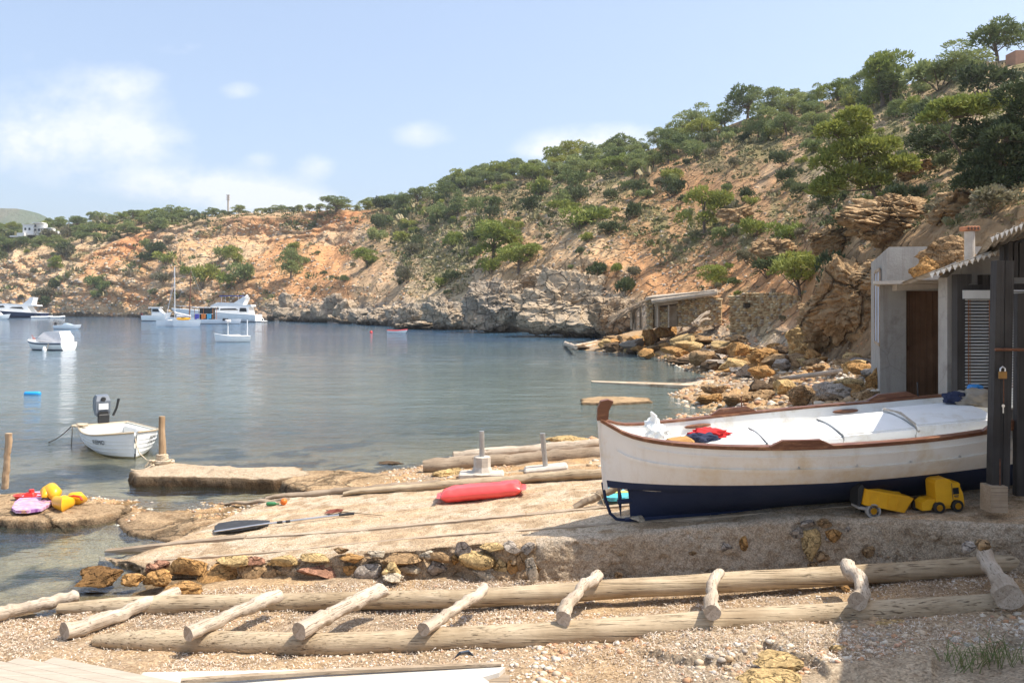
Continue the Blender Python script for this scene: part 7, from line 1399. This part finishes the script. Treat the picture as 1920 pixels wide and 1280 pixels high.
# cabin boat with canvas
p0 = G(88, 656, 0); s = p0.y/F; t = thing('cabin_boat', 'white cabin boat with navy stripe and white canvas cover anchored at left', 'boat', (p0.x-1.85, p0.y+.7, -.2), -.28); Hs = Hull(4.3, [(0, .85), (.4, .98), (.7, .85), (.9, .45), (1, .03)], [(0, .88), (.5, .86), (.8, .94), (1, 1.08)], [(0, 0), (.75, 0), (1, .35)], .55, .8, rake=.35)
t.rotation_euler = (0, 0, PI-.3); t.location = (p0.x+1.95, p0.y-.1, -.2)
Hs.shell(t, [M_GW, M_NVH], .26, closed_stern=True, nq=30, nt=14); b = MB()
for sd in (-1, 1): Hs.band(b, sd, lambda q: Hs.val(Hs.sh, q)-.13, .12, .015, .0, .99, 30)
b.build('stripe', M_NVH, t); b = MB(); b.grid(Hs.deckface(0, .99, -.02)); b.build('deck', M_GW, t)
b = MB(); b.prism([(.15,.84),(.15,1.25),(.5,1.8),(1.7,1.78),(2.2,1.72),(2.65,1.3),(2.95,.92)], 'y', -.68, .68); b.v = [(v[0], v[1]*(.8 if v[2] > 1.5 else 1), v[2]) for v in b.v]; b.build('canvas_cover', M_CANV, t)
b = MB(); b.add([(2.98,-.62,.93),(2.98,.62,.93),(2.45,.5,1.5),(2.45,-.5,1.5),(2.25,-.6,1.5),(2.3,-.66,.95)], [(0,1,2,3),(0,3,4,5)]); b.build('windscreen', M_DKG, t); b = MB()
for sd in (-1, 1): b.tube([(3.9, sd*.25, .98), (3.7, sd*.38, 1.3), (2.4, sd*.78, 1.3), (.9, sd*.88, 1.28), (.9, sd*.88, .88)], .018, 6); b.tube([(2.4, sd*.78, 1.3), (2.4, sd*.8, .9)], .018, 6)
b.build('handrail', M_ALU, t); b = MB(); b.tube([(3.9, 0, 1.0), (4.1, 0, 1.45)], .03, 6); b.add([(3.95,0,1.08),(4.1,0,1.5),(3.55,.05,1.1)], [(0,1,2)]); b.build('pennant', mat('pink_cloth', (.75, .35, .3), rough=.9), t); b = MB(); b.tube([(1.2,.95,.8),(1.35,1.15,-.1)], .04, 6); b.build('oar', M_WHITEW, t)
def buoy(px, py, r, m, lab, hgt=1.0, name='buoy'):
    p = G(px, py, .0); b = MB(); b.lathe([(r*.3, -r), (r*.9, -r*.5), (r, 0), (r*.9, r*.5*hgt), (r*.45, r*.95*hgt), (r*.2, r*1.1*hgt)], n=14); o = b.build(name, m, smooth=60); o.location = p+Vector((0, 0, r*.3)); tag(o, lab, 'buoy')
buoy(83, 658, .17, M_GW, 'white cylindrical buoy in front of the cabin boat', 1.8); buoy(139, 617, .42, M_ORB, 'orange round buoy beside the little speedboat'); buoy(696, 624, .22, M_RED, 'pair of small red floats left of the red rimmed rowing boat'); buoy(131, 622, .1, M_GW, 'tiny white float behind the cabin boat')
# speedboat
p0 = G(128, 617, 0); t = thing('speedboat', 'small low white speedboat moored behind the orange buoy', 'boat', (p0.x-2.1, p0.y, -.15), 0.0); Hs = Hull(4.1, [(0, .8), (.5, .9), (.8, .6), (1, .03)], [(0, .8), (.6, .85), (1, .95)], [(0, 0), (.8, 0), (1, .4)], .55, .8, rake=.3); Hs.shell(t, [M_GW, M_GW], .1, closed_stern=True, nq=20, nt=10); b = MB(); b.grid(Hs.deckface(0, .99, -.02)); b.build('deck', M_GW, t); b = MB(); b.prism([(1.3,.8),(1.7,1.15),(2.0,1.1),(2.9,.85)], 'y', -.5, .5); b.build('windscreen', gel('pale_screen', (.5, .6, .68)), t); b = MB(); b.box((.0, 0, 1.0), (.35, .3, .6), bev=.08); b.build('outboard', M_TB, t)
# tenders
for (px, py, ln, lab) in [(80, 594.5, 6.5, 'white inflatable tender lying against the dark hulled yacht'), (109, 594.8, 4.0, 'smaller white tender right of the dark hulled yacht')]:
    p0 = G(px, py, 0); p0.y = min(p0.y, 262); p0 = W(px, 575+5524/p0.y, p0.y); t = thing('tender', lab, 'boat', (p0.x, p0.y, 0)); b = MB()
    for sd in (-1, 1): b.tube([(-ln/2, sd*.8, .25), (ln*.25, sd*.8, .3), (ln*.45, sd*.3, .5), (ln*.5, 0, .55)], .33, 8)
    b.build('tube', M_GW, t, smooth=60); b = MB(); b.box((-.2, 0, .2), (ln*.8, 1.4, .15)); b.build('floor', M_TB, t); b = MB(); b.box((-ln*.35, 0, .75), (.5, .5, .7), bev=.1); b.build('motor', M_TB, t)
# motor yachts
def yacht(name, lab, stern, rotz, L_, B_, hullm, prof, fly, windows, bimini, extra=None):
    t = thing(name, lab, 'yacht', stern, rotz); Hy = Hull(L_, [(0, B_*.46), (.3, B_*.5), (.6, B_*.48), (.82, B_*.32), (1, .05)], [(0, 1.7), (.3, 2.1), (.6, 2.6), (1, 3.3)], [(0, -.3), (.8, -.3), (1, .4)], .5, .8, rake=.7)
    Hy.shell(t, [hullm, M_GW if hullm is not M_GW else M_NVH], .12, closed_stern=True, nq=36, nt=14); b = MB(); b.grid(Hy.deckface(0, .99, -.05)); b.build('deck', M_GW, t); b = MB()
    for sd in (-1, 1): b.tube(Hy.sheer_line(sd, .03, 0, 0, 1, 24), .07, 6)
    b.build('rub_rail', M_GW, t); b = MB(); b.box((-.6, 0, .25), (1.6, B_*.8, .2), bev=.05); b.build('bathing_platform', M_GW, t); b = MB(); b.prism(prof, 'y', -B_*.36, B_*.36); b.v = [(v[0], v[1]*(.86 if v[2] > 3.4 else 1), v[2]) for v in b.v]; b.build('superstructure', M_GW, t); b = MB(); b.prism(fly, 'y', -B_*.30, B_*.30); b.build('flybridge', M_GW, t)
    for w_ in windows:
        for sd in (-1, 1): b = MB(); b.prism(w_, 'y', sd*B_*.355, sd*B_*.37); b.build('window', M_DKG, t)
    if bimini: b = MB(); b.box((bimini[0], 0, bimini[1]), (bimini[2], B_*.5, .18), bev=.08); b.build('bimini', M_BLUEC if bimini[3] else M_NVH, t); b = MB(); [b.tube([(bimini[0]+dx, sd*B_*.22, bimini[1]-1.5), (bimini[0]+dx, sd*B_*.22, bimini[1])], .05, 6) for dx in (-bimini[2]*.4, bimini[2]*.4) for sd in (-1, 1)]; b.build('bimini_frame', M_ALU, t)
    b = MB()
    for sd in (-1, 1): b.tube([Hy.pt(q, 1, sd)+Vector((0, -sd*.15, .75)) for q in np.linspace(.45, .98, 12)], .03, 5); [b.tube([Hy.pt(q, 1, sd)+Vector((0, -sd*.15, 0)), Hy.pt(q, 1, sd)+Vector((0, -sd*.15, .75))], .025, 5) for q in np.linspace(.45, .98, 8)]
    b.build('guard_rail', M_ALU, t); return t, Hy
Yy = 192; xs_y = (495-960)/F*Yy
t, Hy = yacht('motor_yacht', 'largest white motor yacht with a blue folded sunshade, stern to the right', (xs_y-1.3, Yy, 0), PI-.06, 19.5, 5.0, M_GW, [(1.6,1.9),(1.9,3.7),(5,3.75),(10.5,3.8),(12.2,3.1),(14.2,2.75),(14.2,2.4)], [(1.2,3.7),(1.3,4.2),(3.2,4.15),(4.6,4.6),(9.5,4.75),(11.2,4.0),(11.3,3.7)],
   [[(9.0,3.0),(11.8,3.1),(10.6,3.65),(9.2,3.7)],[(4.2,2.9),(8.7,2.9),(8.6,3.25),(5.0,3.3)],[(2.2,2.5),(4.0,2.5),(3.9,3.4),(2.4,3.4)],[(6.5,1.3),(10,1.4),(8.5,1.8)]], (6.6, 6.3, 5.2, True))
b = MB(); b.prism([(3.4,4.1),(2.6,5.9),(3.2,6.1),(5.6,4.6)], 'y', -1.4, 1.4); b.build('radar_arch', M_GW, t); b = MB(); b.lathe([(.3, 0), (.4, .2), (.2, .5)], (2.9, 0, 6.05), 12); b.build('radome', M_GW, t)
b = MB(); b.tube([(-1.3, 0, .5), (-.2, .0, 1.9)], .1, 6); b.build('gangway', M_GW, t)
Yy = 268; xs_y = (84-960)/F*Yy
t, Hy = yacht('motor_yacht', 'dark blue hulled motor yacht with white upper decks at the left edge', (xs_y, Yy, -.1), PI+.03, 24, 5.6, M_NVH, [(3.5,1.8),(5,4.0),(9,4.3),(16,4.3),(20,3.0),(20,2.4)], [(1.6,4.0),(1.8,4.4),(5.0,4.5),(14,4.9),(16.5,4.3),(16.5,4.0)], [[(5.8,3.0),(10.5,3.4),(9.5,3.75),(6.5,3.75)],[(12,3.6),(17,3.3),(15,4.1),(12.5,4.2)]], (8.5, 6.6, 5.0, False))
b = MB(); b.prism([(3.6,4.3),(3.0,6.9),(4.2,7.0),(4.6,6.2),(7.0,4.4)], 'y', -1.5, 1.5); b.build('radar_arch', M_GW, t)
p0 = W(-6, 575+5524/235, 235); t = thing('motorboat', 'bow of a small white motorboat cut by the left picture edge', 'boat', (p0.x-2, p0.y, -.1), .1); Hs = Hull(5.2, [(0, .9), (.5, 1), (.8, .6), (1, .03)], [(0, 1.2), (.6, 1.4), (1, 1.7)], [(0, 0), (.8, 0), (1, .4)], .55, .8, rake=.4); Hs.shell(t, [M_GW, M_GW], .1, closed_stern=True, nq=18, nt=9); b = MB(); b.grid(Hs.deckface(0, .99, -.02)); b.build('deck', M_GW, t); b = MB(); b.prism([(1,1.2),(1.2,2.2),(2.6,2.2),(3.4,1.4)], 'y', -.7, .7); b.build('cabin', M_INW, t)
# fishing cruiser at left of the group
p0 = W(310, 600, 205); t = thing('cabin_cruiser', 'white cabin cruiser with open wheelhouse left of the sailing masts', 'boat', (p0.x, p0.y, -.1), PI); Hs = Hull(6.6, [(0, 1.1), (.5, 1.25), (.8, .8), (1, .05)], [(0, 1.5), (.5, 1.55), (1, 2.3)], [(0, -.2), (.8, -.2), (1, .3)], .55, .8, rake=.4); t.location = (p0.x-6.4, p0.y, 0); t.rotation_euler = (0, 0, 0)
t.location = (W(268, 600, 205).x, 205, 0); Hs.shell(t, [M_GW, M_NVH], .12, closed_stern=True, nq=20, nt=10); b = MB(); b.grid(Hs.deckface(0, .99, -.05)); b.build('deck', M_GW, t); b = MB(); b.prism([(2.6,1.5),(2.6,3.4),(4.3,3.4),(5.0,2.4),(5.8,1.9),(5.8,1.6)], 'y', -.85, .85); b.build('wheelhouse', M_GW, t); b = MB(); b.box((3.3, 0, 3.5), (3.0, 2.0, .2), bev=.05); b.build('roof', M_GW, t); b = MB(); b.prism([(2.8,2.4),(4.6,2.4),(4.2,3.2),(2.8,3.2)], 'y', -.88, .88); b.build('window', M_DKG, t); b = MB(); b.box((-.3, 0, 1.4), (.5, .6, 1.2), bev=.1); b.build('outboard', mat('dark_red_motor', (.12, .02, .02), rough=.4), t)
# trimaran with mast and yellow kayak
p0 = W(322, 612, 150); t = thing('trimaran', 'white folding trimaran with a tall thin mast, nearest of the anchored group', 'sailing boat', (p0.x, p0.y, 0)); s = 150/F
for (x0, dy, L_, B_, hh) in [(-3.6, 1.8, 3.9, .35, 1.15), (-1.0, 0, 4.0, .6, 1.5), (1.2, -1.8, 4.8, .35, 1.25)]:
    Hs = Hull(L_, [(0, B_), (.5, B_), (1, .05)], [(0, hh*.9), (1, hh)], [(0, -.15), (.8, -.15), (1, .1)], .5, .8, rake=.2); e = thing('float_hull', None, None, (0, 0, 0)); bpy.data.objects.remove(e); b = MB()
    ts_ = np.linspace(0, 1, 10); rows2 = [[Hs.pt(q, tt2, sd)+Vector((x0, dy, 0)) for tt2 in ts_] for sd in (-1,) for q in np.linspace(0, 1, 14)]; b.grid(rows2); b.grid([[Hs.pt(q, tt2, 1)+Vector((x0, dy, 0)) for tt2 in ts_] for q in np.linspace(0, 1, 14)]); b.grid([[Vector(Hs.pt(q, 1, -1))+Vector((x0, dy, 0)), Vector(Hs.pt(q, 1, 1))+Vector((x0, dy, 0))] for q in np.linspace(0, 1, 10)]); b.grid([[Hs.pt(0, tt2, -1)+Vector((x0, dy, 0)), Hs.pt(0, tt2, 1)+Vector((x0, dy, 0))] for tt2 in ts_]); b.build('hull', M_GW, t, smooth=40)
b = MB(); b.tube([(.6, 0, 1.4), (.55, 0, 11.2)], .07, 8); b.build('mast', M_GW, t); b = MB(); b.tube([(-1.2, 0, 1.2), (.55, 0, 8.6)], .045, 5); b.tube([(-.9, 0, 1.3), (.5, 0, 11.1)], .02, 4); b.build('furled_jib', M_CANV, t); b = MB(); b.tube([(.6, 0, 2.6), (3.6, 0, 1.9)], .16, 8); b.build('boom', M_CANV, t); b = MB()
for y_ in (-.5, .6): b.box((0.2, y_*2, 1.2), (.3, 3.2, .12))
b.build('crossbeam', M_GW, t)
k0 = thing('kayak', 'yellow kayak lying on the right hull of the trimaran', 'kayak', (p0.x+2.9, p0.y-1.7, 1.45)); b = MB(); b.tube([(-1.4, 0, .05), (-1, 0, 0), (0, 0, -.03), (1, 0, 0), (1.4, 0, .05)], [.03, .2, .27, .2, .03], 12); b.build('hull', M_YEL, k0, smooth=60); b = MB(); b.lathe([(.22, 0), (.24, .05), (.18, .06)], (0, 0, .22), 14); b.v = [(v[0]*1.8, v[1], v[2]) for v in b.v]; b.build('cockpit', M_TB, k0)
# wooden-masted ketch behind
p0 = W(355, 600, 185); t = thing('sailing_boat', 'low white sailing boat with a brown wooden mast behind the trimaran', 'sailing boat', (p0.x-4.5, p0.y, 0)); Hs = Hull(9.5, [(0, .8), (.5, 1.4), (1, .05)], [(0, 1.3), (.5, 1.1), (1, 1.6)], [(0, -.2), (.8, -.2), (1, .3)], .6, .85, rake=.3); Hs.shell(t, [M_GW, M_NVH], .1, closed_stern=True, nq=20, nt=10); b = MB(); b.grid(Hs.deckface(0, .99, -.03)); b.build('deck', M_VARN, t); b = MB(); b.tube([(4.5, 0, 1), (4.9, 0, 12.4)], [.16, .09], 8); b.build('mast', M_VARN, t); b = MB(); b.tube([(4.85, 0, 10.8), (4.95, 0, 12.8)], .05, 6); b.tube([(9.3, 0, 1.6), (4.9, 0, 12.2)], .018, 4); b.tube([(0, 0, 1.4), (4.9, 0, 12.2)], .018, 4); b.build('rigging', M_GALV, t); b = MB(); b.box((3.2, 0, 1.5), (3, 1.4, .5), bev=.1); b.build('coachroof', M_GW, t)
# houseboat with towels
p0 = W(400, 607, 172); t = thing('houseboat', 'low white houseboat with flat roof and open sides in the middle of the group', 'boat', (p0.x-3.6, p0.y, 0)); Hs = Hull(9.4, [(0, 1.2), (.6, 1.3), (.85, 1.0), (1, .2)], [(0, 1.0), (.6, 1.0), (1, 1.1)], [(0, -.2), (.9, -.2), (1, .1)], .4, .8, rake=.4); Hs.shell(t, [M_GW, M_NVH], .05, closed_stern=True, nq=18, nt=8); b = MB(); b.grid(Hs.deckface(0, .99, -.03)); b.build('deck', M_GW, t); b = MB(); b.box((1.9, 0, 3.55), (4.4, 2.4, .14), bev=.04); b.build('roof', M_GW, t); b = MB(); [b.tube([(x, y, .9), (x, y, 3.5)], .05, 6) for x in (-.0, 1.9, 3.9) for y in (-1.1, 1.1)]; b.build('pillar', mat('orange_wood_trim', (.5, .18, .05), rough=.6), t); b = MB(); b.box((2.2, .3, 2.2), (3.0, 1.0, 2.4)); b.build('cabin', M_DKG, t); b = MB(); b.tube([(-1, -1.25, 2.2), (4, -1.25, 2.15)], .04, 6); b.build('rail', M_GW, t)
M_AQ = mat('aqua_cloth', (.15, .5, .7), rough=.9); M_ORC = mat('orange_cloth', (.85, .25, .06), rough=.9); M_PUR = mat('violet_cloth', (.12, .12, .5), rough=.9)
for (x, m_2, lab) in [(.6, M_PUR, 'violet towel hung on the houseboat rail'), (2.0, M_ORC, 'orange towel hung on the houseboat rail'), (3.2, M_AQ, 'pale blue towel hung on the houseboat rail')]:
    b = MB(); b.grid([[(xx, -.02*math.sin(xx*9), -z*1.1+(0 if z == 0 else .1*math.sin(xx*5))) for xx in np.linspace(-.45, .45, 8)] for z in (0, .35, .7, 1.0)]); b.grid([[(xx, .05, -z*.9) for xx in np.linspace(-.45, .45, 8)] for z in (0, .5, 1.0)]); o = b.build('towel', m_2); o.location = Vector(t.location)+Vector((x, -1.33, 2.2)); tag(o, lab, 'towel')
b = MB(); p_ = Vector((W(418, 0, 170).x, 170, 1.0)); tag(b.tube([(0, 0, 0), (.9, 0, -.1), (1.1, 0, .2)], [.3, .3, .1], 8).build('duffel_bag', M_TB), 'black bag on the foredeck of the houseboat', 'bag').location = p_
# little life: swimmers' floats and rope of buoys near shore
buoy(449, 601.5, .25, M_RED, 'tiny red float behind the awning boat')
# ------------------------------------------------------------------ air
m_ = bpy.data.materials.new('haze_air'); m_.use_nodes = True; N = m_.node_tree.nodes; L = m_.node_tree.links; N.remove(N['Principled BSDF'])
pv = N.new('ShaderNodeVolumePrincipled'); pv.inputs['Color'].default_value = (.90, .95, 1, 1); pv.inputs['Density'].default_value = .00022; pv.inputs['Anisotropy'].default_value = .3; L.new(pv.outputs[0], N['Material Output'].inputs['Volume'])
b = MB(); b.box((0, 900, 95), (3600, 1900, 204)); tag(b.build('haze', m_), kind='stuff')
